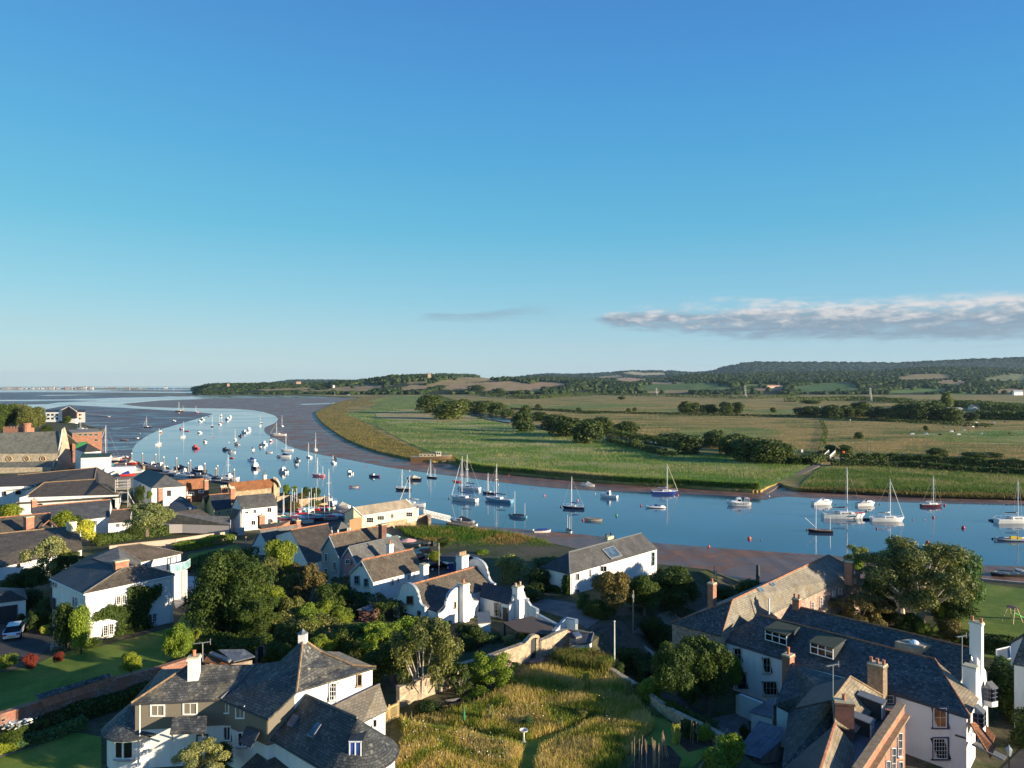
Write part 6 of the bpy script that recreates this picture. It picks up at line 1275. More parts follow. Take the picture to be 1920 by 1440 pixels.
G_=Bld('gazebo',3.2,'small white gazebo with dark hexagonal roof behind the orange ridged roof','gazebo',a=(622,987,5.6),b=(634,993,5.4),c=(656,989,5.4),d=(652,981,5.8),p=(640,978,6.9));G_.roof(SL_DARK,[('a','b','p'),('b','c','p'),('c','d','p'),('d','a','p')]);m=MB()
for k in 'abcd':q=G_.L(G_.V[k]);m.box(q.x-.12,q.x+.12,q.y-.12,q.y+.12,-.5,q.z)
m.bar(G_.L(G_.V['b'])-Vector((0,0,1.4)),G_.L(G_.V['c'])-Vector((0,0,1.4)),.1,.5);m.build('frame',plain('white_trim',(.75,.75,.72)),G_.o)
B=Bld('slate_house',2.8,'blue slate roofed white house at the right edge below the lawn',a=(1898,1246,8.8),b=(1990,1262,8.8),r1=(1921,1186,11.6),r2=(2010,1200,11.6));B.add(k1=B.V['r1']+Vector((2,5,-2.8)),k2=B.V['r2']+Vector((2,5,-2.8)));B.roof(SL_RIGHT,[('a','b','r2','r1'),('r1','r2','k2','k1')]);B.walls(WHITE,['a','b','r2','k2','k1','r1'],inset=.2)
m=MB();c=empty('greenhouse',P(1880,1245,2.8),0,'small worn glasshouse frame beside the right edge roof','greenhouse');o=c.location;q=[P(1868,1218,4.8)-o,P(1894,1212,4.8)-o,P(1896,1234,4.4)-o,P(1870,1240,4.4)-o]
for i in range(4):m.bar(q[i],q[(i+1)%4],.1);m.bar(q[i],Vector((q[i].x,q[i].y,-.2)),.1)
m.build('frame',plain('white_trim',(.75,.75,.72)),c);m=MB();m.slab([p-Vector((0,0,.05))for p in q],.04);m.build('glass_roof',plain('old_glass',(.12,.13,.13),.3),c)
# ================================================================== vegetation
rg=np.random.default_rng(11)
def leaf_quads(c,n,size,out,flat=.0,asp=.6):
 """quads at points c, normals near out; returns verts, quads"""
 k=len(c);nn=out+rg.normal(0,.65,(k,3));nn[:,2]+=flat;nn/=np.linalg.norm(nn,axis=1)[:,None]+1e-9
 t=np.cross(nn,rg.normal(0,1,(k,3)));t/=np.linalg.norm(t,axis=1)[:,None]+1e-9;b=np.cross(nn,t)
 s=(size*rg.uniform(.6,1.35,k))[:,None]
 v=np.stack([c-t*s,c-b*s*asp,c+t*s,c+b*s*asp],1).reshape(-1,3);q=np.arange(k*4).reshape(-1,4);return v,q
def blob_leaves(blobs,n,size,shell=.55):
 """leaves spread through a union of ellipsoid clumps, mostly in their outer part"""
 w=np.array([b[3]*b[4]for b in blobs]);w=w/w.sum();cs=[];os_=[]
 for(x,y,z,r,h),k in zip(blobs,(w*n).astype(int)):
  d=rg.normal(0,1,(k,3));d/=np.linalg.norm(d,axis=1)[:,None];d[:,2]=np.where((d[:,2]<-.3)&(rg.random(k)<.6),-d[:,2],d[:,2])
  rr=(shell+(1-shell)*rg.random(k)**.6)*(1+.16*np.sin(d[:,0]*7+x*9)*np.sin(d[:,1]*6+y*7));c=np.array([x,y,z])+d*rr[:,None]*np.array([r,r,h]);cs.append(c);os_.append(d)
 return np.concatenate(cs),np.concatenate(os_)
PROTO={}
def proto(kind,var):
 key=(kind,var)
 if key in PROTO:return PROTO[key]
 r_=random.Random(sum(map(ord,kind))+var*17);bl=[]
 cfg=dict(round=(20,.22,.78,.18,19000,.018),dense=(30,.1,.95,.16,28000,.0135),bush=(10,.0,.8,.26,8000,.027),airy=(26,.2,.98,.13,12000,.018),spread=(30,.3,.98,.12,13000,.0155),euc=(40,.3,.98,.12,30000,.0125),far=(17,.0,.8,.25,3400,.045),cone=(14,.0,1,.2,8000,.022),column=(9,.0,1,.3,9000,.022),palm=(0,0,0,0,0,0))[kind]
 nb,z0,z1,br,nl,ls=cfg
 for i in range(nb):
  a=r_.uniform(0,2*PI);z=z0+(z1-z0)*((i+.5)/nb)*.92+br*.45
  if kind in('cone',):rad=.42*(1-z)*r_.uniform(.3,1)
  elif kind=='column':rad=.16*r_.random()
  else:rad=(.5-br*.75)*math.sqrt(max(.04,1-((z-(z0+z1)/2)/((z1-z0)*.62))**2))*r_.uniform(.35,1.1)
  b=br*r_.uniform(.72,1.25)*(1 if kind!='cone' else(1.15-z*.75));bl.append((rad*math.cos(a),rad*math.sin(a),min(z,1-b*.8),b,b*.85))
 if kind in('round','dense','far','bush'):bl.append((0,0,z0+(z1-z0)*.45+.05,.42 if kind=='far' else.3,(z1-z0)*(.6 if kind=='far' else.42)))
 if kind=='column':bl+=[(0,0,.3,.4,.33),(0,0,.6,.38,.38)]
 c,d=blob_leaves(bl,nl,ls,.5 if kind!='euc' else.3);v,q=leaf_quads(c,1,ls,d)
 me=np_mesh('crown',v,q,leafmat('leaf_mid',(.06,.1,.022)));d_=me.data;bpy.data.objects.remove(me)
 m=MB();top=z0+(z1-z0)*.6
 if kind in('airy','spread'):
  for i in range(5):
   b=r_.choice(bl);a=r_.uniform(0,2*PI);m.tube([(.02*math.cos(a),.02*math.sin(a),0),(b[0]*.35,b[1]*.35,b[2]*.45),(b[0]*.8,b[1]*.8,b[2]*.85),(b[0],b[1],b[2]+.05)],[.016,.013,.009,.004],5)
  for b in bl[::2]:m.tube([(b[0]*.4,b[1]*.4,b[2]*.55),(b[0],b[1],b[2]),(b[0]*1.15,b[1]*1.15,b[2]+b[4]*.8)],[.008,.005,.002],4)
 else:
  if kind=='euc':top*=.7
  m.tube([(0,0,-.02),(.01,0,.12),(-.01,.01,max(.2,z0+.12)),(0,0,top)],[.05,.036,.03,.012],7)
  for b in bl[:max(6,nb//2)]:m.tube([(0,0,max(.1,z0*.7)),(b[0]*.5,b[1]*.5,(z0*.7+b[2])*.5),(b[0],b[1],b[2])],[.02,.013,.005],5)
  if kind=='euc':
   for b in bl:m.tube([(b[0]*.15,b[1]*.15,.25+b[2]*.2),(b[0]*.7,b[1]*.6,b[2]*.8),(b[0]*1.1,b[1]*1.1,b[2]+b[4]*.3)],[.011,.006,.002],5)
 t=m.build('trunk',plain('bark',(.16,.12,.085),.9,var=.4,scale=2));td=t.data;bpy.data.objects.remove(t)
 PROTO[key]=(d_,td);return PROTO[key]
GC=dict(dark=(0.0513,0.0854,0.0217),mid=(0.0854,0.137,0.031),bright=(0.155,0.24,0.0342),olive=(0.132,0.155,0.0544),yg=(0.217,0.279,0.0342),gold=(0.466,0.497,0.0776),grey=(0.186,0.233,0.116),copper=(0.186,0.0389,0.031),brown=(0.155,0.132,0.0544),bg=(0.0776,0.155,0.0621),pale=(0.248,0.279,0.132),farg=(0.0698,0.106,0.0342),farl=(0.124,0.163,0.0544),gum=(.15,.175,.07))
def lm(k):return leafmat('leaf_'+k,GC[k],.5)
def put_mat(o,m):
 o.material_slots[0].link='OBJECT';o.material_slots[0].material=m
tree_n=[0]
def tree(px,pyb,w,pyt,kind,colr,label,name='tree',cat='tree',group=None,Y=None,zb=None,bark=None,var=None):
 b=PG(px,pyb)if Y is None or px>1140 else DP(px,pyb,Y)
 if zb is not None:b=P(px,pyb,zb)
 h=(pyb-pyt)*b.y/F;W=w*b.y/F;tree_n[0]+=1
 cd,td=proto(kind,tree_n[0]%3 if var is None else var)
 e=empty(name,b,random.uniform(0,6.28),label,cat,group)
 t=bpy.data.objects.new('trunk',td);COL.objects.link(t);t.parent=e;t.scale=(W if W<h*1.6 else h*1.6,W if W<h*1.6 else h*1.6,h)
 c=bpy.data.objects.new('crown',cd);COL.objects.link(c);c.parent=e;c.scale=(W,W,h)
 put_mat(c,lm(colr))
 if bark:put_mat(t,bark)
 return e
def shrub(px,pyb,w,pyt,colr,label,kind='bush',**k):return tree(px,pyb,w,pyt,kind,colr,label,name='shrub',cat='shrub',**k)
PALEB_=plain('pale_bark',(.55,.47,.38),.8,var=.35,scale=1.5);GREYB=plain('grey_bark',(.34,.3,.25),.9,var=.3)
T=tree
# --- near gardens
T(275,1004,88,938,'round','grey','round grey green tree standing alone below the white cottages',Y=138,var=0)
T(426,1222,156,1036,'dense','mid','very large dense evergreen between the hipped house and the gardens',name='evergreen_tree',Y=83,var=1)
T(484,1215,90,1120,'dense','mid','lower green crown leaning out from the very large evergreen',name='evergreen_tree',Y=80)
T(528,1100,76,1004,'round','yg','tall yellow green tree by the dark slate gable',Y=106)
T(498,1140,76,1048,'airy','olive','thin olive tree in front of the tall yellow green tree',Y=97,bark=GREYB)
T(574,1150,84,1056,'airy','brown','brownish tree with bare pale stems left of the grey blue house',Y=96,bark=PALEB_)
T(548,1196,70,1112,'round','olive','bushy olive tree left of the little garden shed',Y=88);T(620,1186,88,1092,'round','mid','dark round tree below the pink house',Y=92)
T(617,1142,40,1094,'round','gold','small golden topped tree against the grey blue house wall',Y=98)
T(622,1216,70,1130,'airy','yg','light yellow green tree right of the little garden shed',Y=86);T(664,1215,60,1130,'round','dark','dark tree beside the brick sheds of the white gable house',Y=90)
T(585,1222,66,1150,'round','bright','green tree directly behind the turret cap',Y=80);T(655,1240,84,1170,'round','mid','mid green tree behind the right end of the swept roof',Y=76)
T(712,1246,110,1168,'airy','bright','feathery green tree between the swept roof and the curved gables',Y=76,bark=GREYB);T(735,1275,100,1196,'round','mid','bushy tree touching the swept roof corner',Y=70)
T(690,1290,60,1236,'round','dark','dark tree hanging over the lean-to roof',Y=68)
T(792,1330,136,1162,'spread','olive','open many stemmed apple tree in front of the stone wall',Y=66,bark=PALEB_,name='apple_tree',var=0)
T(880,1242,76,1166,'round','dark','rounded dark green tree below the shaped chimney gable',Y=80);shrub(925,1226,46,1186,'bg','blue green shrub by the entrance of the curved gable house',Y=81)
shrub(994,1206,54,1174,'yg','bright yellow green shrub beside the carport',Y=82);shrub(958,1212,40,1190,'pale','pale flowering shrub between the carport and the wall',Y=80)
T(925,1308,100,1228,'spread','bright','small fruit tree trained before the stone wall',Y=69,bark=GREYB,name='fruit_tree',var=1);T(860,1320,60,1246,'spread','mid','little fruit tree left of the trained one',Y=67,bark=GREYB,name='fruit_tree')
for a in((900,1318,60,1290,'bright','low green shrub at the foot of the fruit tree',67),(870,1336,46,1310,'mid','low shrub behind the wheelbarrow',65),(805,1347,70,1315,'dark','dark shrub at the foot of the apple tree',63),(940,1302,40,1284,'mid','low shrub on the grass near the wall',69)):
 shrub(*a[:6],Y=a[6])
T(334,1246,60,1168,'round','bright','neat bright green conical tree on the lawn by the brick wall',Y=71,var=2);T(245,1266,44,1222,'round','yg','small yellow green tree on the lawn above the brick wall',Y=68)
T(366,1228,40,1182,'airy','yg','yellow green bush beside the chimney aerial',Y=76)
shrub(152,1224,46,1136,'bright','tall clipped hedge column in the sun at the house corner',kind='column',Y=77);shrub(124,1218,56,1132,'dark','tall clipped dark hedge column left of the sunlit one',kind='column',Y=78)
shrub(176,1214,34,1196,'mid','low shrub against the sunny white wall',Y=79)
shrub(57,1253,28,1226,'copper','dark red rounded shrub at the edge of the drive',Y=71);shrub(110,1240,26,1222,'copper','dim purple shrub below the garden bench',Y=73)
shrub(12,1250,56,1228,'yg','low bright hedge between drive and lawn',kind='bush',Y=72)
shrub(84,1190,20,1172,'gold','small golden ball shrub beside the drive',Y=83);shrub(40,1166,18,1150,'dark','clipped ball shrub in a pot beside the garage',Y=87)
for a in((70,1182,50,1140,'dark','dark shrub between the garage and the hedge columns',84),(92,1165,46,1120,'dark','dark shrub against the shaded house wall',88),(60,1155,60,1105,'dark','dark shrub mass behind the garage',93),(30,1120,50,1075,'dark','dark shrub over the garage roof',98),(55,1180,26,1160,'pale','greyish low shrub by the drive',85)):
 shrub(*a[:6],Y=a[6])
T(88,1105,80,1008,'airy','pale','thin pale leaved tree before the mossy roofed cottage',Y=104,bark=GREYB);T(60,1110,66,1060,'round','dark','dark tree left of the hipped house',Y=100);T(128,1070,60,1034,'round','dark','dark low tree under the eaves of the hipped house',Y=104)
shrub(163,1012,42,974,'gold','variegated yellow shrub at the end of the mossy roof',Y=125);shrub(120,998,50,958,'yg','yellow green magnolia like shrub behind the mossy roof',Y=136);shrub(145,996,28,966,'dark','dark shrub between two yellow ones',Y=137);shrub(20,974,50,944,'yg','yellow green tree top at the far left edge',Y=150)
shrub(185,1016,26,1000,'mid','small dark shrub near the little bird house',Y=126);shrub(250,1003,32,986,'dark','rounded shrub on the lane hedge',Y=133)
shrub(280,935,14,920,'bright','bright shrub at the corner of the white hall',Y=185);shrub(262,940,26,912,'dark','dark shrubs under the white hall',Y=190)
# --- centre, near the river
T(1152,1152,90,1064,'round','brown','olive brown tree in front of the long waterside house',Y=97);T(1262,1150,112,1060,'round','dark','broad dark tree at the river end of the lane',Y=99);T(1208,1152,78,1076,'round','mid','middle dark tree of the three beside the waterside house',Y=98)
T(1122,1176,66,1124,'round','mid','round tree over the lane by the tall pole',Y=90);T(1094,1152,34,1110,'round','bg','small green tree at the corner of the waterside house',Y=94)
shrub(1226,1206,64,1158,'dark','dark clipped shrub beside the lane wall',Y=86);shrub(1298,1124,26,1090,'dark','dark shrub under the brick chimney',Y=106);shrub(1405,1118,66,1086,'mid','low green shrubs behind the warehouse ridge',Y=114);shrub(1360,1120,50,1100,'dark','dark low shrub behind the warehouse roof',Y=112)
shrub(958,1092,64,1040,'grey','grey green rounded shrub right of the big curved gable',Y=110);shrub(1010,1108,70,1066,'dark','dark hedge mass left of the waterside house',Y=104);shrub(1030,1074,90,1046,'mid','hedge of dark green behind the waterside house',Y=118);shrub(990,1134,60,1100,'dark','dark shrub in the gap beside the scrolled gable',Y=98)
shrub(905,1048,40,1030,'bright','bright reeds like shrub by the parked cars',Y=135);shrub(815,1052,30,1034,'yg','small shrub behind the parked cars',Y=120);shrub(832,1026,30,1008,'mid','shrub beside the riverside terrace',Y=140)
T(1262,1322,92,1196,'round','mid','left half of a large leafy tree with bright tips',name='leafy_tree',Y=70,var=0);T(1326,1342,130,1184,'round','mid','large leafy tree before the white house windows',name='leafy_tree',Y=67,var=1);T(1292,1330,90,1206,'round','dark','dark middle crown between the two leafy ones',name='leafy_tree');T(1372,1300,50,1226,'round','bright','leafy branch end close to the upper window',name='leafy_tree',Y=67)
shrub(1226,1300,50,1270,'bright','bright climbing shrub on the rubble wall',Y=72);shrub(1210,1316,40,1280,'bright','bright leafy shrub hanging on the meadow side of the wall',Y=70);shrub(1260,1340,40,1314,'mid','creeper on the low rubble wall',Y=69);shrub(1160,1262,26,1242,'mid','grassy tuft at the foot of the flagpole',Y=80)
shrub(1370,1440,60,1376,'bright','bright leafy hedge at the end of the vegetable plot',Y=58);shrub(1345,1460,70,1405,'bright','nearer bright leafy hedge by the plot fence',Y=56);shrub(1395,1388,24,1360,'dark','dark shrub on the stone terrace',Y=62)
shrub(1290,1382,40,1350,'mid','bean plants in the vegetable plot',Y=61);shrub(1325,1390,40,1358,'bright','leafy vegetables under the canes',Y=60);shrub(1268,1394,24,1358,'gold','yellow flowered plant in the vegetable plot',Y=60)
# --- right garden
T(1728,1182,200,1014,'euc','gum','huge eucalyptus with pale twisting limbs',name='eucalyptus_tree',Y=87,bark=PALEB_,var=0);T(1690,1150,130,1040,'euc','mid','second eucalyptus crown on the left of the huge one',name='eucalyptus_tree',Y=93,bark=PALEB_,var=1)
T(1802,1160,86,1022,'round','bg','tall dark green tree right of the eucalyptus',Y=95);T(1775,1190,100,1100,'round','mid','green tree under the eucalyptus on the lawn side',Y=88);T(1612,1186,116,1112,'airy','brown','wide olive brown tree below the warehouse end',Y=86)
T(1610,1080,66,1024,'airy','grey','light feathery tree at the water behind the warehouse',Y=112);shrub(1604,1084,32,1046,'bright','clipped bright dome beside the warehouse chimney',Y=105);shrub(1640,1130,60,1080,'dark','dark shrub under the eucalyptus on the warehouse side',Y=97);shrub(1660,1170,60,1120,'dark','dark low growth behind the eucalyptus trunk',Y=92)
shrub(1766,1196,16,1136,'yg','thin upright yellow conifer near the eucalyptus trunk',kind='column',Y=83);shrub(1786,1204,62,1160,'brown','rounded olive gold shrub behind the slate ridge',Y=80);shrub(1730,1200,40,1168,'yg','bright low shrub below the eucalyptus trunk',Y=81);shrub(1700,1190,60,1150,'dark','dark shrub left of the eucalyptus trunk',Y=85)
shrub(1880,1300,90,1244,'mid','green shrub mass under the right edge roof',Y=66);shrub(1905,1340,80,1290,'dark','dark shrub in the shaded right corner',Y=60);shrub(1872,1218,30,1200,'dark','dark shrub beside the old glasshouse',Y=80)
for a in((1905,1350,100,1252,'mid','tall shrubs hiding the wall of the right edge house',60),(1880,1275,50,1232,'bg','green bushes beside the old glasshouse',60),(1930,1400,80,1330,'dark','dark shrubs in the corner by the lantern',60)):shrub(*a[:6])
for a in((500,1160,70,1096,'yg','light green tree in the middle of the sloping garden'),(578,1190,60,1128,'bright','bright bushy tree above the garden shed'),(600,1242,60,1190,'yg','yellow green tree just right of the turret cap'),(640,1180,60,1140,'yg','low yellow green tree by the brick sheds'),(760,1230,70,1182,'bright','bright green tree below the left shaped gable'),(520,1262,60,1200,'mid','tree behind the brick loggia')):T(*a[:4],'round',a[4],a[5])
# --- marina garden
for a in((537,930,19,908,'bright','rounded tree nearest the tiled building end'),(573,932,16,913,'dark','dark clipped shrub in the riverside garden'),(590,937,26,914,'mid','big green dome shrub at the river wall'),(566,938,26,924,'brown','brownish shrub in the riverside garden'),(550,962,30,940,'brown','brown shrub below the stone river wall'),(590,956,28,936,'olive','olive shrub below the river wall end'),(508,915,18,902,'olive','low shrub before the tiled roof')):
 shrub(*a[:6])
T(551,928,13,911,'airy','yg','small palm like tree in the riverside garden')
for a in((12,812,60,752,'tall tree at the upper left edge'),(58,812,62,759,'broad olive tree right of the upper left one'),(33,800,40,753,'dark tree standing between two broad ones'),(-8,824,50,766,'tree cut by the left picture edge')):
 T(*a[:4],'round','olive' if 'broad' in a[4]else 'mid',a[4])
shrub(87,810,26,797,'mid','shrub below the flats on the point');shrub(126,793,18,780,'mid','shrub in front of the brick villa');shrub(148,788,14,777,'mid','shrub right of the brick villa')
def climber(name,label,poly,A,Bv,colr,n,size,z=None):
 xs=[p[0]for p in poly];ys=[p[1]for p in poly];d=Vector((Bv.x-A.x,Bv.y-A.y,0)).normalized();nn=Vector((d.y,-d.x,0));nn=nn if nn.dot(-A)>0 else-nn
 pts=[]
 while len(pts)<n:
  x,y=random.uniform(min(xs),max(xs)),random.uniform(min(ys),max(ys))
  if not inpoly(x+random.gauss(0,1.5),y+random.gauss(0,1.5),poly):continue
  r=Vector(((x-CX)/F,1,-(y-HZ)/F));t=nn.dot(A-Vector((0,0,H)))/nn.dot(r);p=Vector((0,0,H))+r*t;pts.append(p+nn*(.08+random.random()**1.5*.35))
 pts=np.array([tuple(p)for p in pts]);o=pts.mean(0);v,q=leaf_quads(pts-o,1,size,np.tile(np.array(nn),(n,1)))
 ob=np_mesh(name,v,q,lm(colr));ob.location=o;tag(ob,label,'climber');return ob
A_,B_=P(157,1113,12.5)+Vector((.1,.2,0)),P(328,1077,12.5)+Vector((0,.2,0))
climber('climber','large dark green climber spreading over the sunny white wall',[(240,1103),(262,1098),(282,1101),(303,1094),(300,1115),(282,1130),(276,1150),(284,1175),(290,1188),(262,1196),(222,1200),(215,1190),(224,1162),(205,1158),(175,1163),(178,1150),(198,1140),(206,1132),(212,1136),(238,1136)],A_,B_,'mid',7000,.13)
A_,B_=P(1013,1063,9.0)+Vector((.2,.0,0)),P(1068,1077,9.0)
for i,pl in enumerate(([(1060,1078),(1068,1078),(1068,1122),(1058,1124),(1056,1100)],[(1034,1095),(1050,1100),(1054,1122),(1040,1122),(1032,1118)],[(1016,1085),(1024,1078),(1026,1110),(1016,1112)])):
 climber('climber',('thick creeper at the corner of the waterside house','middle patch of creeper on the shaded gable','thin creeper at the left end of the shaded gable')[i],pl,A_,B_,'mid',(1100,700,350)[i],.16)
def hedge(label,pts,wd,hg,colr,n=2500,size=.14,z=None,name='hedge'):
 P_=[PG(*p)if z is None else P(p[0],p[1],z)for p in pts];seg=[(P_[i+1]-P_[i]).length for i in range(len(P_)-1)];tot=sum(seg);cs=[];ns=[]
 for _ in range(n):
  s=random.uniform(0,tot);i=0
  while i<len(seg)-1 and s>seg[i]:s-=seg[i];i+=1
  p=P_[i].lerp(P_[i+1],s/seg[i]);d=(P_[i+1]-P_[i]).normalized();nx=Vector((-d.y,d.x,0));f=random.random();hh=hg*(1+.18*math.sin(p.x*.9)*math.sin(p.y*.7))
  if f<.4:off,zz,no=random.uniform(-.5,.5)*wd,hh*random.uniform(.86,1.05),Vector((0,0,1))
  else:sg=random.choice((-1,1));off,zz,no=sg*wd*random.uniform(.38,.53),hh*random.random(),nx*sg
  cs.append(tuple(p+nx*off+Vector((0,0,zz))));ns.append(tuple(no))
 cs=np.array(cs);o=cs.mean(0);o[2]=P_[0].z;v,q=leaf_quads(cs-o,1,size,np.array(ns));ob=np_mesh(name,v,q,lm(colr));ob.location=o;tag(ob,label,'hedge');return ob
hedge('long hedge along the lane above the pink garden wall',[(176,1024),(240,1012),(330,1000),(352,996)],2.2,1.9,'mid',5000,.2)
hedge('hedge right of the lane gate post',[(358,1001),(400,996),(430,990)],2.0,1.7,'mid',2500,.2);hedge('mixed border under the pale garden wall',[(330,1035),(380,1026),(432,1016)],2.6,1.6,'bright',4000,.16)
hedge('dark planting along the foot of the brick wall',[(0,1392),(70,1372),(150,1345),(230,1318),(300,1300)],2.6,1.3,'dark',8000,.12);hedge('green border plants in front of the brick wall',[(30,1404),(100,1384),(160,1362)],1.2,.7,'bg',3000,.09)
hedge('bright clump of plants at the left edge path',[(-10,1412),(34,1400)],1.6,.8,'yg',1800,.09);hedge('ivy covered top of the rubble wall',[(1190,1300),(1250,1332),(1345,1374)],.6,.9,'mid',2600,.1)
hedge('dark hedge between the lane and the meadow wall',[(1160,1248),(1200,1262),(1222,1290)],2.0,2.2,'dark',5000,.14);hedge('overgrown strip of shrubs behind the meadow',[(1040,1246),(1085,1236),(1130,1250)],1.8,1.0,'olive',3000,.12)
hedge('hedge behind the lawn at the sea wall',[(1640,1100),(1700,1092),(1740,1100)],3,2.2,'dark',4000,.2);hedge('dark hedge at the lower edge of the right lawn',[(1800,1210),(1870,1222),(1935,1232)],2.5,1.6,'dark',5000,.15)
hedge('garden shrubs in front of the grey blue house',[(640,1108),(660,1128),(700,1150),(740,1170)],3,2.0,'mid',6000,.15);hedge('shrubbery below the curved gable house',[(745,1190),(800,1196),(840,1196)],2.5,1.6,'bright',5000,.13)
hedge('mixed shrubbery under the large evergreen',[(372,1216),(440,1238),(500,1240)],3,2.0,'mid',8000,.13);hedge('undergrowth between the garden sheds',[(520,1196),(580,1210),(650,1222),(700,1236)],4.5,2.6,'olive',12000,.14);hedge('green growth behind the terrace of the hipped house',[(365,1075),(395,1056),(440,1050),(480,1050)],3.5,1.7,'mid',5000,.16)
hedge('shrub bank above the sloping garden',[(440,1120),(500,1100),(560,1110)],5,2.5,'olive',7000,.16)
# --- marsh trees beyond the river, each standing on its own spot
mt=[(805,774,54,34),(846,785,66,34),(868,768,34,20),(895,774,36,22),(914,772,34,20),(935,776,34,22),(952,781,24,14),(980,808,44,36),(1012,788,34,16),(986,786,24,26),(1040,805,54,28),(1062,818,60,38),(1106,830,62,44),(1132,808,42,26),(1174,812,44,22),(1092,815,44,26),(1291,850,56,34),(1262,826,58,14),(1342,838,50,30),(1374,852,56,34),(1404,864,64,44),(1440,868,66,44),(1468,868,44,36),(1190,838,24,14),(1420,856,70,34),(1385,844,56,30),(1286,773,26,21),(1304,773,22,18),(1334,775,26,17),(1361,776,26,23),(1382,775,24,21),(1320,773,20,14),(1515,779,54,17),(1562,783,44,24),(1586,782,30,22),(1612,781,40,28),(1642,784,36,22),(1668,785,30,20),(1692,788,42,30),(1722,789,46,34),(1752,789,48,34),(1782,790,44,26),(1818,789,26,16),(1776,768,20,32),(1735,776,34,18),(1610,822,14,12),(1560,848,26,14),(1586,850,24,16),(1755,854,40,14),(1830,858,50,10),(1860,856,40,8),(1544,852,20,8),(1736,806,9,8),(1340,812,10,7),(1352,812,8,6),(1450,772,12,8),(1178,772,9,7),(1190,770,8,6),(935,742,26,14),(973,744,24,12),(890,738,36,16),(1500,868,50,14),(1530,866,30,10),(1085,770,10,6),(1010,768,14,10),(1165,748,14,5),(1520,756,30,6)]
for i,(x,y,w_,h_)in enumerate(mt):
 side='beside the canal' if x<1200 else('on the far grazing marsh' if y<800 else 'near the slipway road')
 T(x,y+1,w_*1.15,y-h_*1.02,'far','farl' if i in(1,2,23,43)else 'farg','dark round tree '+side if i not in(1,2,23,43)else 'lighter green tree '+side,zb=1.0,group='trees %s'%side)
def bandf(label,pts,n,wd,hg,size,colr='farg',z=1.0):
 return hedge(label,pts,wd,hg,colr,n,size,z=z,name='hedgerow')
bandf('scrub line along the far canal bank',[(815,744),(850,757),(890,767),(960,784)],5000,14,6,.9);bandf('dark hedge right of the canal trees',[(1140,816),(1200,828),(1260,838),(1300,842)],5000,7,4,.6);bandf('scrub on the near canal bank',[(1145,828),(1200,842),(1260,856)],4000,6,2.2,.5)
bandf('long dark hedge right of the slipway road',[(1580,866),(1680,866),(1800,872),(1960,880)],7000,5,3.2,.5);bandf('second dark hedge nearer the reeds',[(1560,874),(1700,876),(1800,884),(1960,894)],6000,4,2.2,.45);bandf('low hedge along the ditch before the tree row',[(1100,773),(1300,779),(1500,782),(1700,792),(1860,800)],5000,7,2.2,.8)
bandf('hedge at the back of the marsh',[(1000,747),(1120,741),(1260,744),(1400,748),(1500,744)],5000,30,7,1.8);bandf('hedge behind the wrecked barge meadow',[(960,768),(1040,770),(1120,776)],2500,8,2.5,.8);bandf('scrub on the bank by the slipway',[(1470,868),(1510,872),(1540,864)],2500,7,3,.5)
bandf('far hedgerow with trees left of the first pylon',[(900,742),(1000,748),(1110,739)],4000,30,8,2.0);bandf('far hedgerow before the farm',[(1480,754),(1600,750),(1700,756)],4000,26,8,1.8);bandf('far tree belt toward the farm',[(1700,764),(1800,762),(1960,778)],6000,36,9,1.8);bandf('tree belt at the right edge of the marsh',[(1830,786),(1960,788)],4000,22,7,1.4)
bandf('dark field ditch across the golden marsh',[(1540,790),(1548,810),(1540,845)],900,3,1.2,.6)
# --- woods far off on the hills: one mass
def ico(sub):
 bm=bmesh.new();bmesh.ops.create_icosphere(bm,subdivisions=sub,radius=1);v=np.array([tuple(x.co)for x in bm.verts]);f=np.array([[a.index for a in t.verts]for t in bm.faces]);bm.free();return v,f
def clumps(name,pts,rad,hgt,sub,matl):
 v0,f0=ico(sub);n=len(pts);V=np.empty((n,len(v0),3))
 for i in range(n):
  d=1+rg.normal(0,.17,len(v0));V[i]=v0*d[:,None]*np.array([rad[i],rad[i],hgt[i]])*.5+pts[i]
 Fq=(f0[None]+np.arange(n)[:,None,None]*len(v0)).reshape(-1,3);o=np_mesh(name,V.reshape(-1,3),Fq,matl);return o
wm,wnt,wb=newmat('wood_leaf');g_=wnt.nodes.new('ShaderNodeNewGeometry');n1_=noise(wnt,coords(wnt,'world'),.16,4,.7)
wnt.links.new(mix(wnt,1.0,ramp(wnt,g_.outputs['Random Per Island'],[(0,(.02,.036,.014)),(.65,(.034,.056,.02)),(1,(.07,.09,.03))]),ramp(wnt,n1_,[(.35,(.6,)*3),(.65,(1.35,)*3)]),'MULTIPLY'),wb.inputs['Base Color']);wb.inputs['Roughness'].default_value=.95;wb.inputs['Specular IOR Level'].default_value=.05
def scat(n,y0,y1,lo,hi,hl,hh,only=None,x0=-150,x1=2150,edge=False):
 pts,r,h=[],[],[];tries=0
 while len(pts)<n and tries<n*30:
  tries+=1;px=random.uniform(x0,x1);Y=random.uniform(y0,y1);i=min(nr-1,np.searchsorted(rows,Y));j=int((px-cols[0])/3)
  if px<358:continue
  if isfield[i,j]and not(edge and random.random()<.02):continue
  z=hill_at(px,Y)
  if z<-1:continue
  rr_=random.uniform(lo,hi);hh_=random.uniform(hl,hh)*(.42 if px<620 and Y<3400 else 1);pt_=HZ-(z+hh_*.75-H)*F/Y
  if any(inpoly(px,pt_+.4,fd[:-1])for fd in FIELDS)and random.random()<.985:continue
  if math.sin(px*.021+Y*.004)+math.sin(px*.05-Y*.011)>1.1 and Y<3100:continue
  pts.append(((px-CX)/F*Y,Y,z+hh_*.3));r.append(rr_);h.append(hh_)
 return np.array(pts),r,h
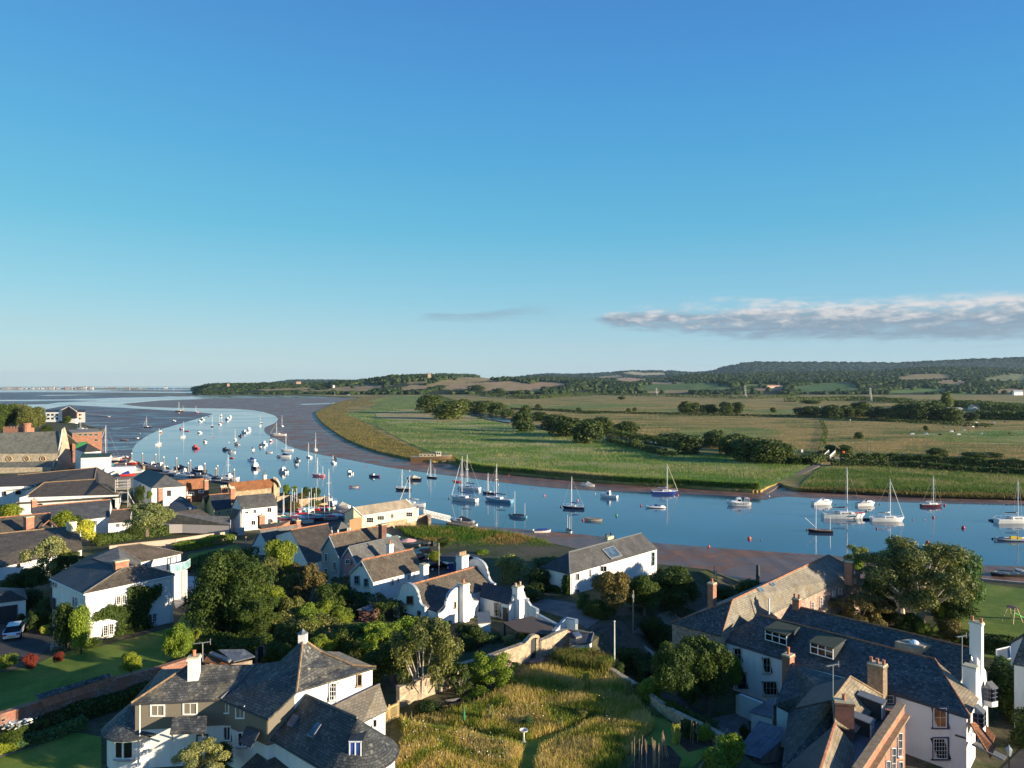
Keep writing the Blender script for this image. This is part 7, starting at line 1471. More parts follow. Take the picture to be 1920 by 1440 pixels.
p_,r_,h_=scat(7500,2420,3150,12,24,9,19,edge=True);o=clumps('hill_wood',p_,r_,h_,2,wm);tag(o,'nearest belt of woodland and hedgerow trees along the foot of the hills','wood',kind='stuff')
p_,r_,h_=scat(9000,3150,4700,18,30,15,22);o=clumps('hill_wood',p_,r_,h_,1,wm);tag(o,'dark woods on the middle slopes between pale fields','wood',kind='stuff')
p_,r_,h_=scat(9000,4700,9100,36,64,12,20);o=clumps('hill_wood',p_,r_,h_,1,plain('ridge_leaf',(.022,.042,.028),.95,var=.4,scale=.01,kind='world',spec=.05));tag(o,'bluish forest along the most distant ridge','wood',kind='stuff')
# --- grasses: meadow, reeds, tussocks
def blades(name,label,base,hts,wds,matl,lean=.25,cat='grass'):
 n=len(base);a=rg.uniform(0,2*PI,n);t=np.stack([np.cos(a),np.sin(a),np.zeros(n)],1)*(wds/2)[:,None];ln=rg.normal(0,lean,(n,3))*hts[:,None];ln[:,2]=0
 up=np.zeros((n,3));up[:,2]=hts
 v=np.stack([base-t,base+t,base+up*.6+ln*.4+t*.8,base+up+ln,base+up*.6+ln*.4-t*.8],1).reshape(-1,3);q0=np.arange(n)*5
 q=np.stack([q0,q0+1,q0+2,q0+4],1);tr=np.stack([q0+4,q0+2,q0+3,q0+3],1)
 v2=np.stack([base-t,base+t,base+up+ln+t*.25,base+up+ln-t*.25],1).reshape(-1,3);o=np_mesh(name,v2,np.arange(n*4).reshape(-1,4),matl);tag(o,label,cat,kind='stuff');return o
def bladem(name,stops,sc,tr=.3):
 m,nt,b=newmat(name);n=noise(nt,coords(nt,'world',(1,1.4,0)),sc,5,.65,.5);g=nt.nodes.new('ShaderNodeNewGeometry')
 c=mix(nt,1.0,ramp(nt,n,tight(stops)),ramp(nt,g.outputs['Random Per Island'],[(0,(.6,)*3),(1,(1.4,1.35,1.2))]),'MULTIPLY');nt.links.new(c,b.inputs['Base Color']);b.inputs['Roughness'].default_value=.8;b.inputs['Specular IOR Level'].default_value=.15
 t=nt.nodes.new('ShaderNodeBsdfTranslucent');nt.links.new(c,t.inputs['Color']);ms=nt.nodes.new('ShaderNodeMixShader');ms.inputs[0].default_value=tr;o=nt.nodes['Material Output']
 nt.links.new(b.outputs[0],ms.inputs[1]);nt.links.new(t.outputs[0],ms.inputs[2]);nt.links.new(ms.outputs[0],o.inputs['Surface']);return m
def pix_sample(n,poly,z=None,clump=None):
 xs=[p[0]for p in poly];ys=[p[1]for p in poly];X_=rg.uniform(min(xs),max(xs),n*4);Y_p=rg.uniform(min(ys),max(ys),n*4);k=np_inpoly(X_,Y_p,poly);X_,Y_p=X_[k][:n],Y_p[k][:n]
 if z is None:
  zz=np.full(len(X_),5.0)
  for _ in range(12):
   Yw=F*(H-zz)/(Y_p-HZ);t=np.clip((175-Yw)/100,0,1);zz=2.2+4.6*t*t*(3-2*t)
 else:zz=np.full(len(X_),z)
 Yw=F*(H-zz)/(Y_p-HZ);return np.stack([(X_-CX)/F*Yw,Yw,zz],1)
meadow=[(752,1352),(800,1350),(860,1335),(935,1305),(985,1262),(1030,1246),(1110,1246),(1150,1268),(1185,1300),(1215,1342),(1228,1366),(1190,1400),(1160,1436),(1150,1500),(740,1500),(742,1440),(758,1390)]
b_=pix_sample(105000,meadow);cut=np_inpoly(b_[:,0],b_[:,1],[tuple(PG(*p))[:2]for p in((760,1350),(870,1368),(985,1392),(1050,1372),(1110,1345),(1118,1352),(1060,1385),(1010,1408),(1000,1500),(962,1500),(980,1405),(870,1378),(760,1360))]);b_=b_[~cut]
blades('meadow_grass','tall uncut golden grass of the walled meadow',b_,rg.uniform(.25,.8,len(b_))*(1+.15*np.sin(b_[:,0]*.9+np.sin(b_[:,1]*.7)*2)),rg.uniform(.03,.06,len(b_)),bladem('meadow_blade',[(.25,(.16,.22,.035)),(.4,(.34,.35,.06)),(.52,(.58,.46,.14)),(.66,(.7,.54,.22)),(.8,(.3,.32,.07))],.2,.35),.28)
b_=pix_sample(9000,[(770,1345),(930,1310),(1040,1262),(1120,1262),(1190,1320),(1215,1350),(1050,1362),(985,1380),(860,1352)]);k_=(np.sin(b_[:,0]*1.3+2)+np.sin(b_[:,1]*1.1+b_[:,0]*.4))>.7;b_=b_[k_];b_[:,2]+=rg.uniform(.1,.7,len(b_));v,q=leaf_quads(b_,1,.07,np.tile([0,0,1.0],(len(b_),1)));o=np_mesh('meadow_weeds',v,q,lm('mid'));tag(o,'patches of broad leaved weeds among the tall grass','weeds',kind='stuff')
fl=pix_sample(150,[(755,1360),(880,1380),(960,1400),(960,1440),(755,1440)]);fl2=pix_sample(50,[(900,1280),(1180,1300),(1200,1360),(950,1370)]);fl=np.concatenate([fl,fl2]);fl[:,2]+=rg.uniform(.6,.95,len(fl));v,q=leaf_quads(fl,1,.04,np.tile([0,-.3,1.0],(len(fl),1)),asp=1);o=np_mesh('meadow_flowers',v,q,plain('petal',(.75,.73,.65)));tag(o,'scattered white flower heads in the tall grass','flowers',kind='stuff')
REEDB=bladem('reed_blade',[(.28,(.11,.2,.04)),(.46,(.18,.265,.055)),(.58,(.29,.3,.11)),(.74,(.42,.37,.19))],.022,.4)
reedpoly=green_top+[(1470,895),(1432,917)]+green_bot
b_=pix_sample(60000,reedpoly,1.05);f_=np.clip(b_[:,1]/300,.7,4);blades('reeds','wide green and straw coloured reed bed across the river',b_,rg.uniform(.35,1.1,len(b_)),.13*f_*rg.uniform(.6,1.3,len(b_)),REEDB,.3,'reeds')
fp=[P(a,b,.9)for a,b in curve_pts(reed_front,12)];fb_=[]
for i in range(len(fp)-1):
 for _ in range(260):q=fp[i].lerp(fp[i+1],random.random());fb_.append((q.x,q.y+random.random()**2*5+.2,.7))
b_=np.array(fb_);blades('reeds','tall front rank of reeds standing on the muddy bank',b_,rg.uniform(1.5,2.7,len(b_)),rg.uniform(.08,.22,len(b_)),REEDB,.1,'reeds')
LUSH=bladem('lush_blade',[(.3,(.09,.155,.035)),(.5,(.14,.2,.055)),(.68,(.26,.26,.11))],.035,.4)
b_=pix_sample(30000,[(1500,914),(1530,884),(1570,872),(1700,878),(1960,893),(1960,929),(1750,922),(1600,916)],1.05);blades('reeds','bright green reeds on the right of the slipway',b_,rg.uniform(.35,1.0,len(b_)),rg.uniform(.12,.26,len(b_)),LUSH,.3,'reeds')
TUS=bladem('fringe_blade',[(.3,(.12,.12,.035)),(.6,(.23,.18,.06)),(.8,(.17,.16,.05))],.05,.2)
b_=pix_sample(9000,[(1495,917),(1560,917),(1750,926),(1960,929),(1960,936),(1750,931),(1560,922),(1500,919)],.7);blades('salt_tussocks','olive brown tussocks along the right bank',b_,rg.uniform(.5,1.0,len(b_)),rg.uniform(.15,.4,len(b_)),TUS,.3)
b_=pix_sample(26000,[(p[0],p[1])for p in fr],1.05);f_=np.clip(b_[:,1]/350,.8,4);blades('salt_tussocks','tawny salt marsh fringe along the river bend',b_,rg.uniform(.2,.55,len(b_)),.2*f_,TUS,.3)
gp_=[(880,748),(1000,748),(1500,744),(1960,760),(1960,862),(1600,858),(1480,858),(1300,836),(1180,812),(1000,780)]
b_=pix_sample(70000,gp_,1.02);f_=b_[:,1]/500;blades('marsh_grass','rough golden grass of the grazing marsh',b_,rg.uniform(.25,.75,len(b_)),.22*np.clip(f_,.5,8)*rg.uniform(.5,1.5,len(b_)),bladem('marsh_blade',[(.3,(.1,.14,.03)),(.43,(.22,.2,.06)),(.58,(.42,.3,.12)),(.75,(.28,.22,.07))],.012,.2),.4)
b_=pix_sample(30000,[(745,990),(800,990),(880,993),(960,1003),(1020,1018),(1045,1034),(1040,1042),(1000,1044),(960,1050),(900,1058),(840,1040),(800,1020),(760,1006)],2.3);
blades('riverside_grass','green and russet rough grass between the cottages and the mud',b_,rg.uniform(.4,1.2,len(b_)),rg.uniform(.07,.16,len(b_)),bladem('riverside_blade',[(.3,(.06,.14,.02)),(.5,(.12,.17,.03)),(.62,(.28,.19,.07)),(.8,(.22,.14,.05))],.05,.25),.25)
b_=pix_sample(14000,[(1040,1240),(1110,1236),(1150,1256),(1140,1268),(1060,1256)]);blades('meadow_grass','tall pale grasses at the top of the meadow',b_,rg.uniform(.7,1.5,len(b_)),rg.uniform(.03,.07,len(b_)),bladem('tall_blade',[(.3,(.12,.17,.03)),(.6,(.26,.24,.07)),(.8,(.18,.09,.05))],.4),.2)
# ================================================================== lawns, roads, walls and small things
LAWN=ground('lawn',[(.3,(.1,.16,.025)),(.6,(.16,.215,.035)),(.8,(.22,.22,.05))],.25,fine=16,fine_amt=.25,bmp=.3,bd=.04)
ASPH=ground('asphalt',[(.3,(.05,.05,.052)),(.7,(.075,.073,.07))],.4,fine=12,fine_amt=.2,bmp=.1,bd=.02);GRAV=ground('gravel',[(.3,(.2,.17,.13)),(.7,(.3,.26,.2))],.5,fine=14,fine_amt=.35,bmp=.4,bd=.03)
PAVE=ground('terrace_paving',[(.3,(.42,.37,.33)),(.7,(.55,.48,.43))],.5,fine=6,fine_amt=.12,bmp=.1,bd=.02);SOIL=ground('bare_soil',[(.3,(.05,.035,.025)),(.7,(.09,.065,.045))],.8,fine=8,fine_amt=.3)
FLAG=ground('flagstones',[(.3,(.13,.12,.11)),(.7,(.19,.18,.16))],.6,fine=5,fine_amt=.2,bmp=.2,bd=.03);UNDER=ground('meadow_soil',[(.3,(.08,.09,.02)),(.7,(.17,.14,.05))],.3,fine=8)
def gs(name,pts,mat,dz):return sheet(name,[PG(*p)for p in pts],mat,zf=zt,dz=dz,maxedge=4)
gs('lawn',[(-60,1230),(0,1262),(60,1250),(110,1225),(190,1212),(325,1176),(345,1150),(360,1165),(352,1220),(300,1248),(200,1275),(75,1312),(-60,1360)],LAWN,.03)
gs('lawn',[(-60,1425),(60,1400),(130,1372),(190,1382),(190,1440),(190,1600),(-80,1600)],LAWN,.03);gs('garden_path',[(-60,1428),(60,1395),(130,1366),(150,1362),(152,1366),(64,1402),(-60,1440)],FLAG,.05)
gs('driveway',[(-60,1160),(50,1172),(98,1196),(96,1215),(70,1235),(-60,1245)],ASPH,.05);gs('terrace',[(326,1130),(330,1105),(345,1080),(372,1082),(368,1100),(352,1128),(330,1142)],PAVE,.06)
gs('lawn',[(352,1040),(445,1020),(452,1036),(442,1044),(352,1050)],LAWN,.03);gs('lawn',[(1745,1185),(1800,1120),(1830,1092),(1925,1105),(2100,1120),(2100,1260),(1900,1240),(1800,1225)],LAWN,.03)
gs('meadow',[(735,1350),(860,1330),(985,1255),(1075,1225),(1150,1260),(1205,1300),(1380,1400),(1380,1600),(700,1600)],UNDER,.03)
gs('mown_path',[(757,1345),(800,1352),(870,1364),(985,1388),(1050,1368),(1108,1340),(1170,1330),(1245,1350),(1300,1380),(1340,1400),(1300,1440),(1240,1440),(1175,1440),(1228,1368),(1190,1345),(1120,1352),(1062,1388),(1012,1410),(1004,1560),(960,1560),(978,1406),(870,1380),(757,1362)],LAWN,.06)
gs('vegetable_bed',[(1180,1440),(1205,1398),(1255,1400),(1278,1424),(1262,1470),(1170,1470)],SOIL,.09);gs('vegetable_bed',[(1262,1382),(1330,1372),(1336,1400),(1290,1412)],SOIL,.09)
gs('road',[(1100,1190),(1120,1178),(1180,1190),(1228,1200),(1200,1218),(1232,1252),(1262,1300),(1330,1345),(1350,1372),(1330,1380),(1240,1320),(1190,1262),(1130,1232),(1085,1215)],ASPH,.05)
gs('lane',[(1180,1190),(1240,1150),(1290,1135),(1300,1150),(1262,1172),(1256,1192),(1228,1202)],GRAV,.07);gs('courtyard',[(985,1118),(1060,1128),(1110,1140),(1130,1160),(1100,1180),(1080,1165),(1000,1142)],FLAG,.05);gs('terrace',[(1325,1350),(1400,1335),(1410,1400),(1385,1390),(1345,1376)],FLAG,.09)
gs('road_marking',[(1128,1206),(1230,1224),(1229,1226),(1127,1208)],plain('white_paint',(.6,.6,.58),kind='world'),.075)
gs('boatyard',[(140,905),(140,868),(160,860),(262,870),(272,892),(300,905),(250,915)],GRAV,.05);gs('slip',[(500,975),(530,952),(600,945),(650,965),(640,1000),(540,1000)],ASPH,.05);gs('car_park',[(770,1055),(850,1035),(900,1040),(905,1075),(840,1085),(800,1070)],ASPH,.05)
gs('street',[(1700,1440),(1860,1460),(1920,1400),(2000,1460),(2000,1600),(1600,1600)],ASPH,.05)
RIV=ground('riverside_soil',[(.3,(.07,.1,.025)),(.6,(.16,.13,.06))],.1);sheet('riverside_ground',[P(a,b,2.2)for a,b in((740,986),(880,991),(960,1001),(1022,1016),(1048,1034),(1040,1045),(900,1062),(820,1045),(745,1012))],RIV,dz=.12,skirt=2.5)
def wy(px):return 64.3+(px-748)*(11.2/252)if px<1000 else 75.5+(px-1000)*.055
SW=empty('garden_wall',DP(748,1335,64.3),0,'long rubble stone garden wall with an arched doorway beside the meadow','wall');top=[(746,1289),(770,1281),(802,1269),(833,1256),(864,1246),(906,1234),(945,1220),(981,1207),(988,1200)]
gb=lambda x,y:zt(x,y)-.4;polywall(SW,[tuple(DP(x,y,wy(x)))for x,y in top],.5,gb,STONEW,STONEW,'wall_run')
polywall(SW,[tuple(DP(x,y,wy(x)))for x,y in((1009,1202),(1020,1199),(1040,1189),(1060,1181),(1068,1187),(1073,1207))],.5,gb,STONEW,STONEW,'wall_run')
m=MB();o=SW.location;a,b=DP(988,1200,wy(988)),DP(1009,1202,wy(1009));d=b-a;d.z=0;L_=d.length;d.normalize();n=Vector((-d.y,d.x,0))*.27;zb=zt(a.x,a.y);zo=zb+2.05
def arcp(t,r,zc):return a+d*(L_/2+r*math.cos(t))+Vector((0,0,zc-a.z+r*.55*math.sin(t)))
N_=12;outer=[arcp(PI-PI*i/N_,L_/2,9.0)for i in range(N_+1)];inner=[arcp(PI-PI*i/N_,L_/2-.28,zo)for i in range(N_+1)]
for s in(-1,1):
 for i in range(N_):q=[outer[i]+n*s-o,outer[i+1]+n*s-o,inner[i+1]+n*s-o,inner[i]+n*s-o];m.face(*(q if s<0 else q[::-1]))
for i in range(N_):m.face(outer[i]-n-o,outer[i]+n-o,outer[i+1]+n-o,outer[i+1]-n-o);m.face(inner[i]+n-o,inner[i]-n-o,inner[i+1]-n-o,inner[i+1]+n-o)
m.build('door_arch',STONEW,SW)
for e in(0,1):m=MB();p=a+d*(L_*e+(.14 if e==0 else-.14));m.bar(Vector((p.x,p.y,zb-.3))-o,Vector((p.x,p.y,zo+.05))-o,.28,.54,up=d);m.build('door_jamb',STONEW,SW)
m=MB();p=a+d*L_/2;m.bar(a+d*.3-o+Vector((0,0,zb+1.15-a.z)),b-d*.3-o+Vector((0,0,zb+1.15-b.z)),.08,2.3);m.build('door',plain('dark_door',(.02,.025,.03)),SW)
m=MB();m.lathe(p-o-n*1.4+Vector((0,0,zb-a.z)),[(1.0,-.1),(1.0,.14)],16);m.build('doorstep',FLAG,SW)
BW=empty('brick_garden_wall',P(87,1313,9)-Vector((0,0,2.2)),0,'old mottled brick and stone wall running up the left gardens','wall')
polywall(BW,[P(-80,1362,9.0),P(0,1339,9.0),P(72,1317,9.0),P(208,1275,9.0),P(298,1252,9.0),P(356,1234,9.0),P(385,1228,9.0)],.5,gb,STONEB,plain('brick_cope',(.3,.15,.1),.95,var=.5),'wall_run')
m=MB();o=BW.location;q=[P(66,1303,9.75),P(205,1262,9.75),P(208,1269,9.45),P(75,1312,9.45)];m.slab([p-o for p in q],.1);m.build('slate_coping',SL_RIGHT,BW);m=MB();a,b=P(75,1312,9.35),P(208,1269,9.35);m.bar(a-o+Vector((0,.3,-.35)),b-o+Vector((0,.3,-.35)),.55,.75);m.build('raised_brickwork',BRICK,BW)
PW=empty('garden_wall',P(330,1012,3.6),0,'pale pinkish garden wall beyond the hipped house','wall');polywall(PW,[P(205,1024,5.5),P(270,1017,5.4),P(329,1011,5.4),P(375,1004,5.3),P(421,998,5.2)],.4,gb,render_wall('pink_wash',(.55,.38,.3)),plain('coping_sand',(.5,.36,.24),.9),'wall_run')
RW=empty('rubble_wall',P(1205,1290,7.6)-Vector((0,0,1)),0,'low rubble wall dividing the meadow from the lane','wall');polywall(RW,[P(1072,1210,7.4),P(1100,1222,7.4),P(1150,1255,7.5),P(1205,1290,7.6),P(1260,1330,7.7),P(1355,1376,7.7)],.5,gb,STONEW,None,'wall_run')
LW=empty('lane_wall',P(1210,1230,3),0,'grey stone retaining wall curving along the lane below the warehouse','wall');polywall(LW,[P(1190,1196,4.0),P(1205,1210,4.2),P(1225,1225,4.4),P(1240,1245,4.6)],.5,gb,STONEP,None,'wall_run')
SE=empty('sea_wall',P(1880,1090,2.6),0,'dark stone sea wall behind the right lawn','wall');polywall(SE,[P(1830,1083,3.0),P(1880,1088,3.0),P(1960,1095,3.0),P(2060,1104,3.0)],.7,-.3,STONEP,None,'wall_run')
QW=empty('quay_wall',P(760,978,2.6),0,'ochre stone quay wall under the clubhouse','wall');polywall(QW,[P(715,984,3.0),P(745,976,3.0),P(785,968,3.0),P(803,964,3.0),P(806,972,2.9)],.6,0,STONEQ,plain('coping_sand',(.5,.36,.24),.9),'wall_run')
GW=empty('river_wall',P(600,940,3),0,'tall ochre stone wall round the riverside garden','wall');polywall(GW,[P(518,931,4.6),P(545,928,4.6),P(560,936,4.4),P(600,932,4.4),P(612,930,4.4),P(613,942,3.4),P(560,952,3.2),P(545,956,3.2)],.6,0,STONEQ,None,'wall_run')
BQ=empty('boatyard_quay',P(240,872,2.4),0,'yellowish stone quay edge at the boatyard','wall');polywall(BQ,[P(205,870,2.6),P(240,862,2.6),P(262,866,2.6),P(270,874,2.6)],.8,-.3,STONEQ,None,'wall_run')
FT=empty('timber_fence',P(665,985,4),0,'brown timber fence at the end of the clubhouse','fence');polywall(FT,[P(655,975,5.2),P(668,971,5.2),P(681,969,5.2)],.1,2.4,FENCE,None,'boards')
PF=empty('plot_fence',P(1330,1400,7),0,'weathered timber edging fence beside the vegetable plot','fence');m=MB();o=PF.location;m.bar(P(1365,1368,7.9)-o,P(1312,1440,7.9)-o,.08,.2);m.build('rail',plain('grey_timber',(.2,.16,.12)),PF);m=MB()
for t in range(6):p=P(1365,1368,7.9).lerp(P(1312,1440,7.9),t/5)-o;m.bar(p-Vector((0,0,1)),p+Vector((0,0,.1)),.1)
m.build('posts',plain('grey_timber',(.2,.16,.12)),PF)
PS=[]
for i,px in enumerate((424,433,442,461,480)):
 m=MB();m.bar((0,0,-.2),(0,0,1.5),.16);ob=m.build('fence_post',plain('concrete_post',(.5,.42,.32)));ob.location=PG(px,1016+i*1.2);tag(ob,'short pale post at the end of the garden lawn','post','row of pale posts by the lawn')
# ---- little buildings among the trees
B=Bld('garden_shed',6.0,'small garden shed with grey felt roof among the trees','shed',a=(544,1140,8.4),b=(551,1131,8.8),c=(586,1144,8.6),d=(580,1154,8.1));B.roof(SL_GREY,[('a','b','c','d')]);B.walls(FENCE,['a','b','c','d'],inset=.15)
B=Bld('brick_dovecote',6.8,'little barrel roofed brick loggia with arched opening behind the slate house','outbuilding',a=(479,1220,9.0),b=(498,1218,9.0),c=(520,1205,9.4),d=(505,1204,9.4));o=B.o.location
m=MB();a,b,c=B.V['a']-o,B.V['b']-o,(B.V['c']-B.V['b']);c.z=0;W=(b-a).length/2;ctr_=(a+b)/2;u=(b-a).normalized()
ar=[ctr_+u*W*math.cos(t*PI/10)+Vector((0,0,W*.9*math.sin(t*PI/10)))for t in range(11)]
for i in range(10):m.slab([ar[i],ar[i+1],ar[i+1]+c,ar[i]+c],.08)
m.build('barrel_roof',TILE,B.o);m=MB();m.face(*([Vector((a.x,a.y,-.3)),Vector((b.x,b.y,-.3))]+ar));bx=m.build('front_wall',STONEP,B.o);m=MB();m.face(*([ctr_+u*W*.5*s+Vector((0,0,zz))+Vector((u.y,-u.x,0))*.03 for s,zz in((-1,-1.2),(1,-1.2),(1,.2))]+[ctr_+u*W*.5*math.cos(t*PI/6)+Vector((0,0,.2+W*.45*math.sin(t*PI/6)))+Vector((u.y,-u.x,0))*.03 for t in range(1,7)]));m.build('opening',plain('opening_shade',(.01,.01,.01)),bx)  # flat black face over the wall stands for shade inside the arch
m=MB();
for s in(-1,1):m.slab([a if s<0 else b,(a if s<0 else b)+c,Vector(((a if s<0 else b)+c)[:2]+(-.4,)),Vector((a if s<0 else b)[:2]+(-.4,))],.08)
m.build('side_wall',STONEP,B.o)
B=Bld('outhouse',6.8,'low outhouse with glazed strip and blue sheet roof behind the chimney','outbuilding',a=(380,1240,9.2),b=(394,1222,9.6),c=(438,1240,9.4),d=(430,1246,9.0),e=(409,1218,9.8),f=(458,1217,9.8),h=(478,1230,9.3));B.roof(TILE,[('a','b','c','d')]);B.roof(METAL,[('c','e','f','h')],name='metal_roof');B.walls(STONEP,['a','b','e','f','h','d'],inset=.2,top=8.9);B.rooflight([(393,1228),(398,1224),(434,1239),(429,1243)],z=('a','b','c'),c=(.08,.14,.22))
B=Bld('brick_sheds',6.0,'row of low brown sheds between the white gable house and the curved gables','shed',a=(669,1143,8.2),b=(697,1132,8.6),c=(742,1118,8.6),d=(744,1130,8.0),e=(700,1146,8.0));B.roof(TILE,[('b','c','d','e')]);B.roof(METAL,[('a','b','e')],name='metal_roof');B.walls(BRICKD,['a','b','c','d','e'],inset=.2,top=7.9)
B=Bld('shed',6.2,'long low felt roofed shed half buried in the shrubs','shed',a=(556,1176,8.2),b=(588,1164,8.5),c=(625,1160,8.5),d=(600,1172,8.2));B.roof(METAL,[('a','b','c','d')]);B.walls(FENCE,['a','b','c','d'],inset=.2)
bh=empty('bird_house',PG(214,1012)+Vector((0,0,0)),R(20),'little arched white frame structure by the lane hedge','garden ornament');m=MB()
for s in(-1,1):m.bar((s*1.0,0,0),(s*1.0,0,1.6),.16);m.bar((s*1.0,0,1.6),(0,0,2.6),.16)
m.bar((-1,0,.2),(1,0,.2),.16);m.build('frame',plain('white_trim',(.75,.75,.72)),bh);m=MB();m.box(-.85,.85,.05,.12,.25,1.2);m.build('panel',plain('panel_blue',(.3,.42,.45)),bh)
cab=empty('utility_cabinet',PG(452,1003),R(20),'grey metal cabinet standing in the yard','cabinet');m=MB();m.box(-.7,.7,-.5,.5,0,1.5);m.build('body',plain('cabinet_grey',(.42,.47,.5)),cab);m=MB();m.box(-.75,.75,-.55,.55,1.5,1.6);m.build('lid',plain('cabinet_lid',(.3,.33,.35)),cab)
# ---- benches, barrow, bird bath, poles, canes, parasols
def bench(px,py,rz,label,c=(.42,.38,.32)):
 e=empty('garden_bench',PG(px,py),R(rz),label,'bench');w_=plain('bench_wood',c);m=MB();
 for i in range(4):m.box(-.8,.8,-.25+i*.13,-.15+i*.13,.42,.46)
 m.build('seat',w_,e);m=MB();
 for i in range(3):m.box(-.8,.8,.28,.32,.55+i*.14,.64+i*.14)
 m.build('backrest',w_,e)
 for x in(-.75,.75):
  for y in(-.22,.28):m=MB();m.box(x-.04,x+.04,y-.04,y+.04,0,.95 if y>0 else.64);m.build('leg',w_,e)
bench(371,1023,10,'weathered bench under the pale garden wall');bench(111,1218,20,'pale bench beside the clipped hedge columns',(.5,.5,.42))
bb=empty('bird_bath',PG(982,1392),0,'white pedestal bird bath at the crossing of the mown paths','bird bath');m=MB();m.lathe((0,0,0),[(.2,0),(.2,.08),(.09,.14),(.07,.8),(.12,.86)],10);m.build('pedestal',plain('bath_stone',(.65,.6,.52)),bb);m=MB();m.lathe((0,0,.86),[(.12,0),(.34,.1),(.36,.18),(.3,.17),(.26,.1)],12);m.build('bowl',plain('bath_stone',(.65,.6,.52)),bb)
fp_=empty('flagpole',PG(1152,1254),0,'tall white pole beside the meadow wall','pole');hgt=(1252-1165)*fp_.location.y/F;m=MB();m.tube([(0,0,-.3),(0,0,hgt)],[.09,.06],8);m.build('pole',plain('white_pole',(.7,.68,.62)),fp_);m=MB();m.lathe((0,0,hgt),[(.05,0),(.1,.06),(.1,.14),(.02,.2)],8);m.build('finial',plain('white_pole',(.7,.68,.62)),fp_)
def upole(px,py,pyt,label,arms=0,r=.13,Y=None,name='utility_pole',c=(.22,.17,.12)):
 b=PG(px,py)if Y is None else DP(px,py,Y);h=(py-pyt)*b.y/F;e=empty(name,b,0,label,'pole');m=MB();m.tube([(0,0,-.3),(0,0,h)],[r,r*.7],8);m.build('pole',plain('pole_%d'%int(c[0]*99),c,.9),e);m=MB();m.box(-.12,.12,-.12,.12,h-.9,h-.5)if not arms else m.bar((-.8,0,h-.3),(.8,0,h-.3),.1)
 m.build('fitting',plain('galvanised',(.4,.4,.4)),e);return e
upole(1187,1205,1107,'brown wooden utility pole in the lane');upole(823,1082,1018,'pale post in the little car park',r=.09,c=(.4,.35,.25));upole(1421,1100,1059,'dark square stack by the mud behind the warehouse',r=.4,Y=116,c=(.08,.08,.09))
for px,t in((1339,1062),(1343,1068)):upole(px,1112,t,'thin dark mast leaning behind the brick chimney' if px==1339 else 'second thin mast beside the leaning one',r=.05,Y=106,name='mast_pole',c=(.06,.05,.05))
def lamp(px,py,pyt,Y):
 b=DP(px,py,Y);h=(py-pyt)*Y/F;e=empty('street_lamp',b,0,'old fashioned lantern lamp in the shaded street','lamp');m=MB();m.tube([(0,0,0),(0,0,h-.7)],.05,6);m.build('post',pc('black'),e);m=MB();m.lathe((0,0,h-.7),[(.12,0),(.22,.45),(.05,.65),(.03,.75)],6);m.build('lantern',plain('lantern_glass',(.4,.42,.42),.2),e)
lamp(1892,1450,1398,50)
bar=empty('wheelbarrow',PG(852,1328),R(30),'black wheelbarrow tipped under the stone wall','wheelbarrow');m=MB();m.add([(-.5,-.35,.35),(.5,-.25,.3),(.5,.25,.3),(-.5,.35,.35),(-.75,-.45,.75),(.75,-.35,.65),(.75,.35,.65),(-.75,.45,.75)],[(0,3,2,1),(0,1,5,4),(1,2,6,5),(2,3,7,6),(3,0,4,7)]);m.build('tray',pc('black'),bar);m=MB();
for s in(-1,1):m.tube([(-1.3,s*.3,.6),(.9,s*.1,.2)],.03,5)
m.build('handles',pc('brown'),bar);m=MB();m.tube([(.95,-.05,.2),(.95,.05,.2)],.2,12);m.build('wheel',pc('black'),bar)
gp2=empty('closed_parasol',PG(870,1362),0,'slim dark green closed parasol standing in the long grass','parasol');m=MB();m.tube([(0,0,0),(0,0,.6)],.03,6);m.build('stake',pc('green'),gp2);m=MB();m.lathe((0,0,.45),[(.09,0),(.13,.3),(.06,1.0),(.02,1.35)],8);m.build('cover',pc('green'),gp2)
def canes(px,py,n,h,spread,top,label,seed):
 r=random.Random(seed);e=empty('bean_canes',PG(px,py),0,label,'canes');k=plain('cane',(.34,.24,.14),.8)
 for i in range(n):
  a=2*PI*i/n+r.uniform(-.2,.2);p=Vector((math.cos(a)*spread*r.uniform(.5,1),math.sin(a)*spread*r.uniform(.5,1),0));m=MB();m.tube([p,Vector((p.x*top+r.uniform(-.05,.05),p.y*top+r.uniform(-.05,.05),h*r.uniform(.9,1.05)))],.022,5);m.build('cane',k,e)
canes(1243,1422,7,2.1,.5,.08,'wigwam of canes tied at the top',1);canes(1196,1436,6,2.0,.7,.9,'loose upright bean canes on the left bed',2);canes(1215,1434,6,2.0,.8,.85,'crossed bean canes in the middle bed',3);canes(1230,1440,5,2.0,.5,.9,'bean canes at the right of the left bed',4);canes(1266,1400,3,1.9,.4,1,'thin canes beside the yellow flowers',5);canes(1300,1394,3,1.8,.4,.7,'canes with climbing beans',6);canes(1328,1392,3,1.7,.3,1,'pair of stakes at the bed end',7)
for(x,y,w_,t,lab)in((920,1362,18,1322,'staked young tree in the middle of the meadow'),(1177,1312,20,1276,'weeping young tree near the rubble wall'),(1050,1372,14,1344,'tiny sapling beside the mown path'),(1100,1300,16,1262,'thin young tree at the top of the meadow')):T(x,y,w_,t,'airy','pale',lab,name='sapling')
shrub(990,1366,26,1344,'bg','self sown green bush in the tall grass');shrub(1000,1376,10,1368,'copper','small dark red plant in the tall grass');shrub(1090,1350,30,1330,'olive','leafy weed clump on the right of the meadow')
